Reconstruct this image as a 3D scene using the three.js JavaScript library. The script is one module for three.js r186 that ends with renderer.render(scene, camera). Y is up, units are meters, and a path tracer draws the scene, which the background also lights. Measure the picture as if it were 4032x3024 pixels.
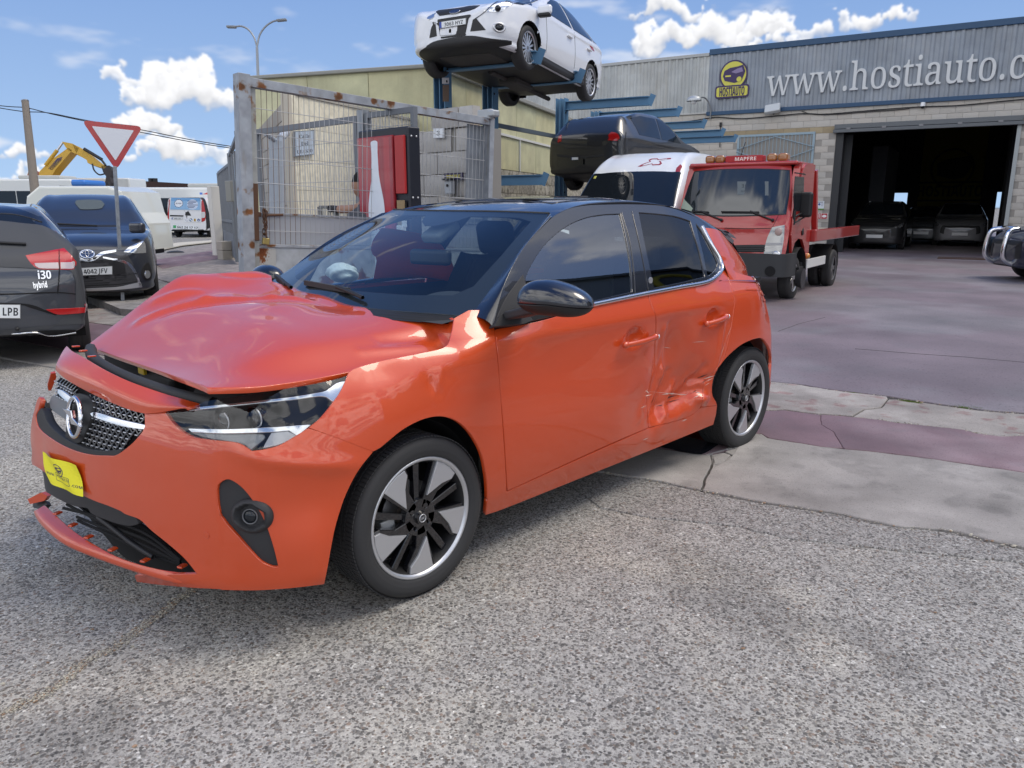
import * as THREE from 'three';
import { mergeGeometries } from 'three/addons/utils/BufferGeometryUtils.js';
import { RoundedBoxGeometry } from 'three/addons/geometries/RoundedBoxGeometry.js';
import { FontLoader } from 'three/addons/loaders/FontLoader.js';
import { TextGeometry } from 'three/addons/geometries/TextGeometry.js';

// ---------------------------------------------------------------- camera, sky, sun, exposure
const V = (x, y, z) => new THREE.Vector3(x, y, z);
const scene = new THREE.Scene();
const CAM = V(1.70472, 1.42852, -2.91014), YAW = 2.38218, PITCH = -0.2253, FOC = 3028, PW = 4032, PH = 3024;
const FWD = V(Math.cos(PITCH) * Math.cos(YAW), Math.sin(PITCH), Math.cos(PITCH) * Math.sin(YAW));
const RGT = FWD.clone().cross(V(0, 1, 0)).normalize(), UPV = RGT.clone().cross(FWD);
const camera = new THREE.PerspectiveCamera(THREE.MathUtils.radToDeg(2 * Math.atan(PH / 2 / FOC)), 4 / 3, 0.05, 2000);
camera.position.copy(CAM); camera.up.set(0, 1, 0); camera.lookAt(CAM.clone().add(FWD));
const renderer = new THREE.WebGLRenderer({ antialias: true });
renderer.toneMapping = THREE.LinearToneMapping;
renderer.toneMappingExposure = 1.02;
renderer.shadowMap.enabled = true;
const SUN = V(-0.42, 0.84, -0.30).normalize();
const sun = new THREE.DirectionalLight(0xfff1dc, 1.45);
sun.position.copy(SUN).multiplyScalar(60); sun.target.position.set(-8, 0, 4);
sun.position.add(sun.target.position);
sun.castShadow = true; sun.shadow.radius = 46; sun.shadow.mapSize.set(4096, 4096);
Object.assign(sun.shadow.camera, { left: -45, right: 45, top: 45, bottom: -45, near: 1, far: 160 });
scene.add(sun, sun.target);

// ---------------------------------------------------------------- numbers
function rng(seed) { let a = seed >>> 0; return () => { a = (a + 0x6d2b79f5) | 0; let t = Math.imul(a ^ (a >>> 15), 1 | a); t = (t + Math.imul(t ^ (t >>> 7), 61 | t)) ^ t; return ((t ^ (t >>> 14)) >>> 0) / 4294967296; }; }
const clamp = THREE.MathUtils.clamp, lerp = THREE.MathUtils.lerp, sstep = THREE.MathUtils.smoothstep;
const hash = (x, y, s = 0) => { let h = Math.imul(x, 374761393) ^ Math.imul(y, 668265263) ^ Math.imul(s + 11, 1274126177); h = Math.imul(h ^ (h >>> 13), 1274126177); return ((h ^ (h >>> 16)) >>> 0) / 4294967296; };
function vnoise(x, y, per = 0, s = 0) {                       // value noise, tiles with period per
  const ix = Math.floor(x), iy = Math.floor(y), fx = x - ix, fy = y - iy, w = (i) => (per ? ((i % per) + per) % per : i);
  const a = fx * fx * (3 - 2 * fx), b = fy * fy * (3 - 2 * fy), x0 = w(ix), x1 = w(ix + 1), y0 = w(iy), y1 = w(iy + 1);
  return lerp(lerp(hash(x0, y0, s), hash(x1, y0, s), a), lerp(hash(x0, y1, s), hash(x1, y1, s), a), b);
}
function fbm(x, y, oct = 4, per = 0, s = 0) { let v = 0, a = 0.5, t = 0; for (let i = 0; i < oct; i++) { v += a * vnoise(x, y, per, s + i); t += a; a *= 0.5; x *= 2; y *= 2; per *= 2; } return v / t; }

// ---------------------------------------------------------------- where a photograph pixel lies in the place
const ray = (x, y) => FWD.clone().addScaledVector(RGT, (x - PW / 2) / FOC).addScaledVector(UPV, -(y - PH / 2) / FOC);
const plane = (x, y, n, k) => { const d = ray(x, y); return CAM.clone().addScaledVector(d, (k - n.dot(CAM)) / n.dot(d)); };
const onY = (x, y, h = 0) => plane(x, y, V(0, 1, 0), h), onX = (x, y, k) => plane(x, y, V(1, 0, 0), k), onZ = (x, y, k) => plane(x, y, V(0, 0, 1), k);
const atD = (x, y, d) => CAM.clone().addScaledVector(ray(x, y), d);
const proj = (p) => { const d = p.clone().sub(CAM), z = d.dot(FWD); return [PW / 2 + (FOC * d.dot(RGT)) / z, PH / 2 - (FOC * d.dot(UPV)) / z]; };
const crop = (ox, oy, s) => (pts) => pts.map((q) => (q[2] ? [ox + q[0] * s, oy + q[1] * s, 1] : [ox + q[0] * s, oy + q[1] * s]));
const K1 = crop(0, 1000, 0.6329), K2 = crop(0, 1300, 0.6632), K3 = crop(800, 1300, 0.6932), K4 = crop(1000, 700, 0.5425), K5 = crop(1900, 750, 0.663), K6 = crop(0, 1500, 0.6028);

// ---------------------------------------------------------------- naming
const used = {};
function numbered(n) { const k = used[n] = (used[n] ?? -1) + 1; return k ? `${n}_${String(k).padStart(3, '0')}` : n; }
function tag(o, label, category, group, kind) { if (label) o.userData.label = label; if (category) o.userData.category = category; if (group) o.userData.group = group; if (kind) o.userData.kind = kind; return o; }
function thing(name, label, category, base = V(0, 0, 0), group) { const o = new THREE.Group(); o.name = numbered(name); o.position.copy(base); scene.add(o); o.base = base.clone(); return tag(o, label, category, group); }
function baseOf(p) { return p.base ?? (p.parent ? baseOf(p.parent) : V(0, 0, 0)); }
function put(parent, name, geo, mat, label) {                 // geo in world coordinates
  const b = baseOf(parent);
  if (b.lengthSq()) geo.translate(-b.x, -b.y, -b.z);
  const m = new THREE.Mesh(geo, mat); m.name = name; m.castShadow = m.receiveShadow = true; parent.add(m);
  if (label) m.userData.label = label;
  return m;
}
function solo(name, geo, mat, label, category, group) {       // a thing of one mesh, its origin at its foot
  geo.computeBoundingBox(); const b = geo.boundingBox, c = V((b.min.x + b.max.x) / 2, b.min.y, (b.min.z + b.max.z) / 2);
  geo.translate(-c.x, -c.y, -c.z);
  const m = new THREE.Mesh(geo, mat); m.name = numbered(name); m.position.copy(c); m.base = c; m.castShadow = m.receiveShadow = true; scene.add(m);
  return tag(m, label, category, group);
}
function struct(name, geo, mat) { const m = new THREE.Mesh(geo, mat); m.name = name; m.castShadow = m.receiveShadow = true; m.userData.kind = 'structure'; scene.add(m); return m; }

// ---------------------------------------------------------------- materials
const std = (c, r = 0.6, m = 0, o = {}) => new THREE.MeshStandardMaterial({ color: Array.isArray(c) ? new THREE.Color().setRGB(...c) : c, roughness: r, metalness: m, side: THREE.DoubleSide, ...o });
const phy = (c, r, m, o = {}) => new THREE.MeshPhysicalMaterial({ color: Array.isArray(c) ? new THREE.Color().setRGB(...c) : c, roughness: r, metalness: m, side: THREE.DoubleSide, ...o });
const paint = (c, m = 0, r = 0.45) => phy(c, r, m, { clearcoat: 1, clearcoatRoughness: 0.03 });
const glassMat = (tint, ior = 1.5) => phy(tint, 0.0, 0, { transmission: 1, thickness: 0, ior });
const M = {
  black: std([0.012, 0.012, 0.013], 0.55), deep: std([0.006, 0.006, 0.007], 0.9), plastic: std([0.022, 0.022, 0.024], 0.6), gloss: phy([0.006, 0.006, 0.008], 0.25, 0, { clearcoat: 1, clearcoatRoughness: 0.02 }),
  rubber: std([0.028, 0.028, 0.029], 0.72), chrome: std([0.75, 0.76, 0.78], 0.12, 1), silver: std([0.58, 0.59, 0.61], 0.34, 0.75), steel: std([0.22, 0.22, 0.23], 0.5, 0.8),
  white: paint([0.78, 0.79, 0.80]), glass: glassMat([0.80, 0.88, 0.87]), privacy: glassMat([0.10, 0.11, 0.12]), darkglass: phy([0.010, 0.013, 0.017], 0.02, 0),
  lens: glassMat([0.96, 0.97, 0.97]), redlens: phy([0.45, 0.012, 0.012], 0.15, 0, { clearcoat: 1, clearcoatRoughness: 0.02 }), amber: phy([0.6, 0.22, 0.02], 0.2, 0, { clearcoat: 1, clearcoatRoughness: 0.02 }),
  lamp: phy([0.62, 0.64, 0.66], 0.12, 0.85, { clearcoat: 1, clearcoatRoughness: 0.0 }), gold: std([0.55, 0.38, 0.12], 0.4, 0.9), seat: std([0.014, 0.015, 0.018], 0.9),
};

// ---------------------------------------------------------------- textures
function dataTex(w, h, fn, srgb = true, rep) {
  const d = new Uint8Array(w * h * 4), c = [0, 0, 0];
  for (let y = 0; y < h; y++) for (let x = 0; x < w; x++) { fn(x, y, c); const i = (y * w + x) * 4; d[i] = clamp(c[0], 0, 1) * 255; d[i + 1] = clamp(c[1], 0, 1) * 255; d[i + 2] = clamp(c[2], 0, 1) * 255; d[i + 3] = 255; }
  const t = new THREE.DataTexture(d, w, h); t.magFilter = THREE.LinearFilter; t.minFilter = THREE.LinearMipmapLinearFilter; t.generateMipmaps = true; t.wrapS = t.wrapT = THREE.RepeatWrapping;
  if (srgb) t.colorSpace = THREE.SRGBColorSpace; if (rep) t.repeat.set(rep, rep); t.needsUpdate = true; return t;
}
function canvasTex(w, h, draw) { const c = document.createElement('canvas'); c.width = w; c.height = h; const g = c.getContext('2d'); draw(g, w, h); const t = new THREE.CanvasTexture(c); t.colorSpace = THREE.SRGBColorSpace; return t; }

// ---------------------------------------------------------------- geometry
function triGeo(pos, nor, uv) {
  const g = new THREE.BufferGeometry(); g.setAttribute('position', new THREE.Float32BufferAttribute(pos, 3));
  if (nor) g.setAttribute('normal', new THREE.Float32BufferAttribute(nor, 3));
  g.setAttribute('uv', new THREE.Float32BufferAttribute(uv ?? new Array((pos.length / 3) * 2).fill(0), 2));
  if (!nor) g.computeVertexNormals(); return g;
}
const clean = (g) => { g = g.index ? g.toNonIndexed() : g; for (const k of Object.keys(g.attributes)) if (!['position', 'normal', 'uv'].includes(k)) g.deleteAttribute(k); if (!g.attributes.uv) g.setAttribute('uv', new THREE.Float32BufferAttribute(new Array(g.attributes.position.count * 2).fill(0), 2)); if (!g.attributes.normal) g.computeVertexNormals(); return g; };
const merge = (list) => (list.length === 1 ? list[0] : mergeGeometries(list.map(clean)));
function box(w, h, d, x = 0, y = 0, z = 0, r = 0) { const g = r ? new RoundedBoxGeometry(w, h, d, 2, Math.min(r, w / 2.01, h / 2.01, d / 2.01)) : new THREE.BoxGeometry(w, h, d); return g.translate(x, y, z); }
function bar(a, b, w, h = w, up = V(0, 1, 0), r = 0) {        // box from a to b
  const d = b.clone().sub(a), l = d.length(), m = new THREE.Matrix4(), z = d.normalize(); let x = up.clone().cross(z); if (x.lengthSq() < 1e-6) x = V(1, 0, 0).cross(z); x.normalize(); const y = z.clone().cross(x);
  m.makeBasis(x, y, z).setPosition(a.clone().add(b).multiplyScalar(0.5));
  return (r ? new RoundedBoxGeometry(w, h, l, 1, r) : new THREE.BoxGeometry(w, h, l)).applyMatrix4(m);
}
function rod(a, b, r, r2 = r, n = 8) { const d = b.clone().sub(a), l = d.length(), g = new THREE.CylinderGeometry(r2, r, l, n, 1); g.applyQuaternion(new THREE.Quaternion().setFromUnitVectors(V(0, 1, 0), d.normalize())); return g.translate((a.x + b.x) / 2, (a.y + b.y) / 2, (a.z + b.z) / 2); }
function tube(pts, r, n = 6, seg, closed = false) { return new THREE.TubeGeometry(new THREE.CatmullRomCurve3(pts, closed), seg ?? pts.length * 4, r, n, closed); }
function frame(o, ex, ey, ez) { return new THREE.Matrix4().makeBasis(ex, ey, ez ?? ex.clone().cross(ey)).setPosition(o); }
function shape(pts) { const s = new THREE.Shape(); pts.forEach((p, i) => (i ? s.lineTo(p[0], p[1]) : s.moveTo(p[0], p[1]))); return s; }
function extr(pts, depth, bevel = 0, holes) { const s = shape(pts); (holes ?? []).forEach((h) => s.holes.push(new THREE.Path(h.map((p) => new THREE.Vector2(p[0], p[1]))))); return new THREE.ExtrudeGeometry(s, { depth, bevelEnabled: bevel > 0, bevelSize: bevel, bevelThickness: bevel, bevelSegments: 2, steps: 1, curveSegments: 10 }); }
// a polygon of world points lying near a plane, given thickness behind it
function slab(pts, thick, away) {
  const c = pts.reduce((s, p) => s.add(p), V(0, 0, 0)).divideScalar(pts.length); let n = V(0, 0, 0);
  for (let i = 0; i < pts.length; i++) { const a = pts[i], b = pts[(i + 1) % pts.length]; n.add(a.clone().sub(c).cross(b.clone().sub(c))); } n.normalize();
  const want = (away ?? CAM).clone().sub(c); if (n.dot(want) < 0) { n.negate(); pts = pts.slice().reverse(); }
  const ex = pts[1].clone().sub(pts[0]); ex.addScaledVector(n, -ex.dot(n)).normalize(); const ey = n.clone().cross(ex);
  const flat = pts.map((p) => { const d = p.clone().sub(c); return [d.dot(ex), d.dot(ey)]; });
  return extr(flat, thick).translate(0, 0, -thick).applyMatrix4(frame(c, ex, ey, n));
}
// four corners (top left, top right, bottom right, bottom left) as a quad with uv
function quad(a, b, c, d, nx = 1, ny = 1) {
  const pos = [], uv = [], nn = b.clone().sub(a).cross(d.clone().sub(a)).negate().normalize(), nor = [];
  const P = (s, t) => a.clone().lerp(b, s).lerp(d.clone().lerp(c, s), t);
  for (let i = 0; i < nx; i++) for (let j = 0; j < ny; j++) for (const [s, t] of [[i, j], [i, j + 1], [i + 1, j], [i + 1, j], [i, j + 1], [i + 1, j + 1]]) { const p = P(s / nx, t / ny); pos.push(p.x, p.y, p.z); uv.push(s / nx, 1 - t / ny); nor.push(nn.x, nn.y, nn.z); }
  return triGeo(pos, nor, uv);
}

// ---------------------------------------------------------------- smooth surfaces and panels cut from them
const cr = (p0, p1, p2, p3, t) => { const t2 = t * t, t3 = t2 * t; return 0.5 * (2 * p1 + (p2 - p0) * t + (2 * p0 - 5 * p1 + 4 * p2 - p3) * t2 + (3 * p1 - p0 - 3 * p2 + p3) * t3); };
function spline1(xs, ys) {                                    // smooth y(x) through listed points, straight beyond the ends
  return (x) => { const n = xs.length; if (x <= xs[0]) return ys[0] + ((ys[1] - ys[0]) / (xs[1] - xs[0])) * (x - xs[0]); if (x >= xs[n - 1]) return ys[n - 1] + ((ys[n - 1] - ys[n - 2]) / (xs[n - 1] - xs[n - 2])) * (x - xs[n - 1]);
    let i = 0; while (x > xs[i + 1]) i++; const h = xs[i + 1] - xs[i], t = (x - xs[i]) / h, d = (k) => (k <= 0 ? (ys[1] - ys[0]) / (xs[1] - xs[0]) : k >= n - 1 ? (ys[n - 1] - ys[n - 2]) / (xs[n - 1] - xs[n - 2]) : (ys[k + 1] - ys[k - 1]) / (xs[k + 1] - xs[k - 1]));
    const t2 = t * t, t3 = t2 * t; return (2 * t3 - 3 * t2 + 1) * ys[i] + (t3 - 2 * t2 + t) * h * d(i) + (3 * t2 - 2 * t3) * ys[i + 1] + (t3 - t2) * h * d(i + 1); };
}
class Surf {
  constructor(fn, range, cell, sign = 1) { this.fn = fn; this.range = range; this.cell = cell; this.sign = sign; }
  p(u, v) { return this.fn(u, v); }
  n(u, v) { const e = this.cell * 0.25, a = this.p(u + e, v).sub(this.p(u - e, v)), b = this.p(u, v + e).sub(this.p(u, v - e)); return a.cross(b).normalize().multiplyScalar(this.sign); }
  off(d) { const f = (u, v) => this.p(u, v).addScaledVector(this.n(u, v), typeof d === 'function' ? d(u, v) : d); const s = new Surf(f, this.range, this.cell, this.sign); if (typeof d === 'number' && Math.abs(d) < 0.008) s.root = this.root ?? this; return s; }
  samples() { if (this.s) return this.s; const [a, b, c, d] = this.range, s = (this.s = []), N = 40; for (let i = 0; i <= N; i++) for (let j = 0; j <= N; j++) { const u = lerp(a, b, i / N), v = lerp(c, d, j / N), p = this.p(u, v); if (this.n(u, v).dot(CAM.clone().sub(p)) < 0) continue; const q = proj(p); s.push([u, v, q[0], q[1]]); } return s; }
  find(x, y, guess) {
    if (this.root) return this.root.find(x, y, guess);
    let u, v, best = 1e18; if (guess) [u, v] = guess; else for (const s of this.samples()) { const d = (s[2] - x) ** 2 + (s[3] - y) ** 2; if (d < best) { best = d; u = s[0]; v = s[1]; } }
    const [a, b, c, d] = this.range, mu = (b - a) * 0.08, mv = (d - c) * 0.08; let e = this.cell * 0.1;
    for (let k = 0; k < 25; k++) { const q = proj(this.p(u, v)), qu = proj(this.p(u + e, v)), qv = proj(this.p(u, v + e)), A = (qu[0] - q[0]) / e, B = (qv[0] - q[0]) / e, C = (qu[1] - q[1]) / e, D = (qv[1] - q[1]) / e, det = A * D - B * C; if (Math.abs(det) < 1e-9) break; const rx = x - q[0], ry = y - q[1]; let su = (D * rx - B * ry) / det, sv = (A * ry - C * rx) / det; const m = Math.max(Math.abs(su) / mu, Math.abs(sv) / mv, 1); u += su / m; v += sv / m; u = clamp(u, a - mu * 3, b + mu * 3); v = clamp(v, c - mv * 3, d + mv * 3); if (rx * rx + ry * ry < 0.01) break; }
    return [u, v];
  }
  at(x, y) { const [u, v] = this.find(x, y); return this.p(u, v); }
}
function gridSurf(rows, cell = 0.12, sign = 1) {              // rows[v][u] of points, smooth through them
  const nv = rows.length, nu = rows[0].length, g = (i, j, c) => rows[j][i].getComponent(c);
  const ext = (f, i, n) => (i < 0 ? 2 * f(0) - f(1) : i > n - 1 ? 2 * f(n - 1) - f(n - 2) : f(i));
  return new Surf((u, v) => { const i = clamp(Math.floor(u), 0, nu - 2), j = clamp(Math.floor(v), 0, nv - 2), s = u - i, t = v - j, lin = (s < 0 || s > 1 || t < 0 || t > 1); const r = [0, 0, 0];
    for (let c = 0; c < 3; c++) { const row = (jj) => ext((J) => { const f = (I) => g(I, J, c); return s < 0 || s > 1 ? lerp(f(i), f(i + 1), s) : cr(ext(f, i - 1, nu), f(i), f(i + 1), ext(f, i + 2, nu), s); }, jj, nv); r[c] = t < 0 || t > 1 ? lerp(row(j), row(j + 1), t) : cr(row(j - 1), row(j), row(j + 1), row(j + 2), t); }
    return V(r[0], r[1], r[2]); }, [0, nu - 1, 0, nv - 1], cell, sign);
}
// outline: list of photograph pixels [x, y, corner?] (smoothed between corners) or {p:[u,v]}; returns a loop of [u,v]
function loopOn(S, pts, smooth = true, step = 14) {
  const n = pts.length, uvs = []; let g = null; const fnd = (x, y) => { if (g) { const r = S.find(x, y, g), R = S.root ?? S, q = proj(R.p(r[0], r[1])); if (Math.hypot(q[0] - x, q[1] - y) < 1.5) return (g = r); } return (g = S.find(x, y)); };
  const isP = (q) => !Array.isArray(q);
  for (let i = 0; i < n; i++) {
    const a = pts[i], b = pts[(i + 1) % n];
    if (isP(a) || isP(b)) { const A = isP(a) ? a.p : S.find(a[0], a[1]), B = isP(b) ? b.p : S.find(b[0], b[1]); for (let k = 0; k < 8; k++) uvs.push([lerp(A[0], B[0], k / 8), lerp(A[1], B[1], k / 8)]); continue; }
    const z = pts[(i - 1 + n) % n], c = pts[(i + 2) % n], m = Math.max(1, Math.round(Math.hypot(b[0] - a[0], b[1] - a[1]) / step));
    const p0 = a[2] || isP(z) || !smooth ? [2 * a[0] - b[0], 2 * a[1] - b[1]] : z, p3 = b[2] || isP(c) || !smooth ? [2 * b[0] - a[0], 2 * b[1] - a[1]] : c;
    for (let k = 0; k < m; k++) { const t = k / m, x = cr(p0[0], a[0], b[0], p3[0], t), y = cr(p0[1], a[1], b[1], p3[1], t); uvs.push(fnd(x, y)); }
  }
  return uvs;
}
function clipCell(poly, x0, x1, y0, y1) {
  const cut = (P, f, mk) => { const o = []; for (let i = 0; i < P.length; i++) { const a = P[i], b = P[(i + 1) % P.length], fa = f(a), fb = f(b); if (fa >= 0) o.push(a); if (fa >= 0 !== fb >= 0) { const t = fa / (fa - fb); o.push([a[0] + (b[0] - a[0]) * t, a[1] + (b[1] - a[1]) * t]); } } return o; };
  let p = cut(poly, (q) => q[0] - x0); if (p.length) p = cut(p, (q) => x1 - q[0]); if (p.length) p = cut(p, (q) => q[1] - y0); if (p.length) p = cut(p, (q) => y1 - q[1]); return p;
}
const inPoly = (P, x, y) => { let c = false; for (let i = 0, j = P.length - 1; i < P.length; j = i++) if (P[i][1] > y !== P[j][1] > y && x < ((P[j][0] - P[i][0]) * (y - P[i][1])) / (P[j][1] - P[i][1]) + P[i][0]) c = !c; return c; };
// a sheet of surface S inside the loop: o.cell [du,dv], o.thick (edge turned inward), o.holes, o.mirror (z)
function panel(S, loop, o = {}) {
  const [cu, cv] = o.cell ?? [S.cell / 4, S.cell / 4], thick = o.thick ?? 0.015, rn = o.rnd ?? Math.min(0.003, thick / 3), pos = [], nor = [], uv = [], mz = o.mirror ? -1 : 1;
  const holes = o.holes ?? []; let poly = loop;
  for (const h of holes) { // join a hole to the outline by a slit
    const area = (P) => P.reduce((s, a, i) => { const b = P[(i + 1) % P.length]; return s + a[0] * b[1] - b[0] * a[1]; }, 0); let hh = area(h) * area(poly) > 0 ? h.slice().reverse() : h, bi = 0, bj = 0, bd = 1e9;
    poly.forEach((a, i) => hh.forEach((b, j) => { const d = ((a[0] - b[0]) / cu) ** 2 + ((a[1] - b[1]) / cv) ** 2; if (d < bd) { bd = d; bi = i; bj = j; } }));
    poly = [...poly.slice(0, bi + 1), ...hh.slice(bj), ...hh.slice(0, bj + 1), ...poly.slice(bi)];
  }
  let u0 = 1e9, u1 = -1e9, v0 = 1e9, v1 = -1e9; for (const [u, v] of loop) { u0 = Math.min(u0, u); u1 = Math.max(u1, u); v0 = Math.min(v0, v); v1 = Math.max(v1, v); }
  const i0 = Math.floor(u0 / cu), i1 = Math.ceil(u1 / cu), j0 = Math.floor(v0 / cv), j1 = Math.ceil(v1 / cv), cache = new Map();
  const ev = (u, v) => { const k = Math.round(u * 1e5) * 4e8 + Math.round(v * 1e5); let r = cache.get(k); if (!r) { const p = S.p(u, v), n = S.n(u, v); if (o.mirror) { p.z *= -1; n.z *= -1; } cache.set(k, (r = [p, n])); } return r; };
  const uvf = o.uvBox ? (u, v) => [(u - u0) / (u1 - u0), (v - v0) / (v1 - v0)] : (u, v) => [u, v];
  const e1 = new THREE.Vector3(), e2 = new THREE.Vector3();
  const tri = (A, B, C) => { const a = ev(...A), b = ev(...B), c = ev(...C); e1.subVectors(b[0], a[0]).cross(e2.subVectors(c[0], a[0])); const L = e1.dot(a[1]) < 0 ? [[a, A], [c, C], [b, B]] : [[a, A], [b, B], [c, C]]; for (const [r, q] of L) { pos.push(r[0].x, r[0].y, r[0].z); nor.push(r[1].x, r[1].y, r[1].z); uv.push(...uvf(q[0], q[1])); } };
  // edges per cell
  const touched = new Set(); for (let k = 0; k < poly.length; k++) { const a = poly[k], b = poly[(k + 1) % poly.length]; for (let i = Math.floor(Math.min(a[0], b[0]) / cu - 1e-6); i <= Math.floor(Math.max(a[0], b[0]) / cu + 1e-6); i++) for (let j = Math.floor(Math.min(a[1], b[1]) / cv - 1e-6); j <= Math.floor(Math.max(a[1], b[1]) / cv + 1e-6); j++) touched.add(i * 100003 + j); }
  for (let i = i0; i < i1; i++) {
    const strip = clipCell(poly, i * cu, (i + 1) * cu, -1e9, 1e9); if (!strip.length) continue;
    for (let j = j0; j < j1; j++) {
      const x0 = i * cu, x1 = x0 + cu, y0 = j * cv, y1 = y0 + cv;
      if (!touched.has(i * 100003 + j)) { if (inPoly(poly, x0 + cu / 2, y0 + cv / 2)) { tri([x0, y0], [x1, y0], [x1, y1]); tri([x0, y0], [x1, y1], [x0, y1]); } continue; }
      const c = clipCell(strip, x0, x1, y0, y1); if (c.length < 3) continue;
      const q = []; for (const p of c) if (!q.length || Math.hypot(p[0] - q[q.length - 1][0], p[1] - q[q.length - 1][1]) > 1e-7) q.push(p); if (q.length < 3) continue;
      const f = THREE.ShapeUtils.triangulateShape(q.map((p) => new THREE.Vector2(p[0] / cu, p[1] / cv)), []); for (const t of f) tri(q[t[0]], q[t[1]], q[t[2]]);
    }
  }
  if (thick > 0) for (const L of [loop, ...holes]) {
    const R = L.map((q) => ev(q[0], q[1])), n = R.length;
    const ar = L.reduce((s, a, i) => { const b = L[(i + 1) % n]; return s + a[0] * b[1] - b[0] * a[1]; }, 0), sgn = (ar > 0 ? 1 : -1) * S.sign * (L === loop ? 1 : -1) * mz;
    const side = R.map((r, i) => { const t = R[(i + 1) % n][0].clone().sub(R[(i - 1 + n) % n][0]); return t.cross(r[1]).normalize().multiplyScalar(sgn); });
    const rings = [(i) => [R[i][0], R[i][1]], (i) => [R[i][0].clone().addScaledVector(R[i][1], -rn).addScaledVector(side[i], rn * 0.7), side[i].clone().addScaledVector(R[i][1], 0.5).normalize()], (i) => [R[i][0].clone().addScaledVector(R[i][1], -thick).addScaledVector(side[i], rn * 0.7), side[i]]];
    for (let i = 0; i < n; i++) { const k = (i + 1) % n; for (let r = 0; r < 2; r++) { const a = rings[r](i), b = rings[r](k), c = rings[r + 1](k), d = rings[r + 1](i); for (const T of [[a, b, c], [a, c, d]]) { e1.subVectors(T[1][0], T[0][0]).cross(e2.subVectors(T[2][0], T[0][0])); const O = e1.dot(T[0][1].clone().add(T[1][1])) < 0 ? [T[0], T[2], T[1]] : T; for (const q of O) { pos.push(q[0].x, q[0].y, q[0].z); nor.push(q[1].x, q[1].y, q[1].z); uv.push(0, 0); } } } }
  }
  return triGeo(pos, nor, uv);
}
const cut = (S, pts, o = {}) => panel(S, loopOn(S, pts, o.smooth ?? true), { ...o, holes: (o.holesPx ?? []).map((h) => loopOn(S, h, o.smooth ?? true)) });
const rectLoop = (a, b, c, d, n = 12) => { const o = []; for (let i = 0; i < n; i++) o.push([lerp(a, b, i / n), c]); for (let i = 0; i < n; i++) o.push([b, lerp(c, d, i / n)]); for (let i = 0; i < n; i++) o.push([lerp(b, a, i / n), d]); for (let i = 0; i < n; i++) o.push([a, lerp(d, c, i / n)]); return o; };
// strip between two curves (arrays of points), bulged outward
function loft(A, B, bulge = 0, out = V(0, 1, 0), m = 4) {
  const n = A.length, P = (i, t) => A[i].clone().lerp(B[i], t).addScaledVector(out, bulge * 4 * t * (1 - t)), pos = [], uv = [], idx = [];
  for (let i = 0; i < n; i++) for (let j = 0; j <= m; j++) { const p = P(i, j / m); pos.push(p.x, p.y, p.z); uv.push(i / (n - 1), j / m); }
  for (let i = 0; i < n - 1; i++) for (let j = 0; j < m; j++) { const a = i * (m + 1) + j, b = a + m + 1; idx.push(a, b, a + 1, a + 1, b, b + 1); }
  const g = new THREE.BufferGeometry(); g.setAttribute('position', new THREE.Float32BufferAttribute(pos, 3)); g.setAttribute('uv', new THREE.Float32BufferAttribute(uv, 2)); g.setIndex(idx); g.computeVertexNormals(); return g;
}
function resample(pts, n) { const c = new THREE.CatmullRomCurve3(pts, false, 'centripetal'); return c.getSpacedPoints(n); }
const mirrorZ = (g) => { g = g.clone(); const p = g.attributes.position, n = g.attributes.normal; for (let i = 0; i < p.count; i++) { p.setZ(i, -p.getZ(i)); n.setZ(i, -n.getZ(i)); } const idx = g.index; if (idx) { const a = idx.array; for (let i = 0; i < a.length; i += 3) { const t = a[i]; a[i] = a[i + 1]; a[i + 1] = t; } } else for (let i = 0; i < p.count; i += 3) for (const at of Object.values(g.attributes)) { const s = at.itemSize; for (let c = 0; c < s; c++) { const t = at.array[i * s + c]; at.array[i * s + c] = at.array[(i + 1) * s + c]; at.array[(i + 1) * s + c] = t; } } return g; };
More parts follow.
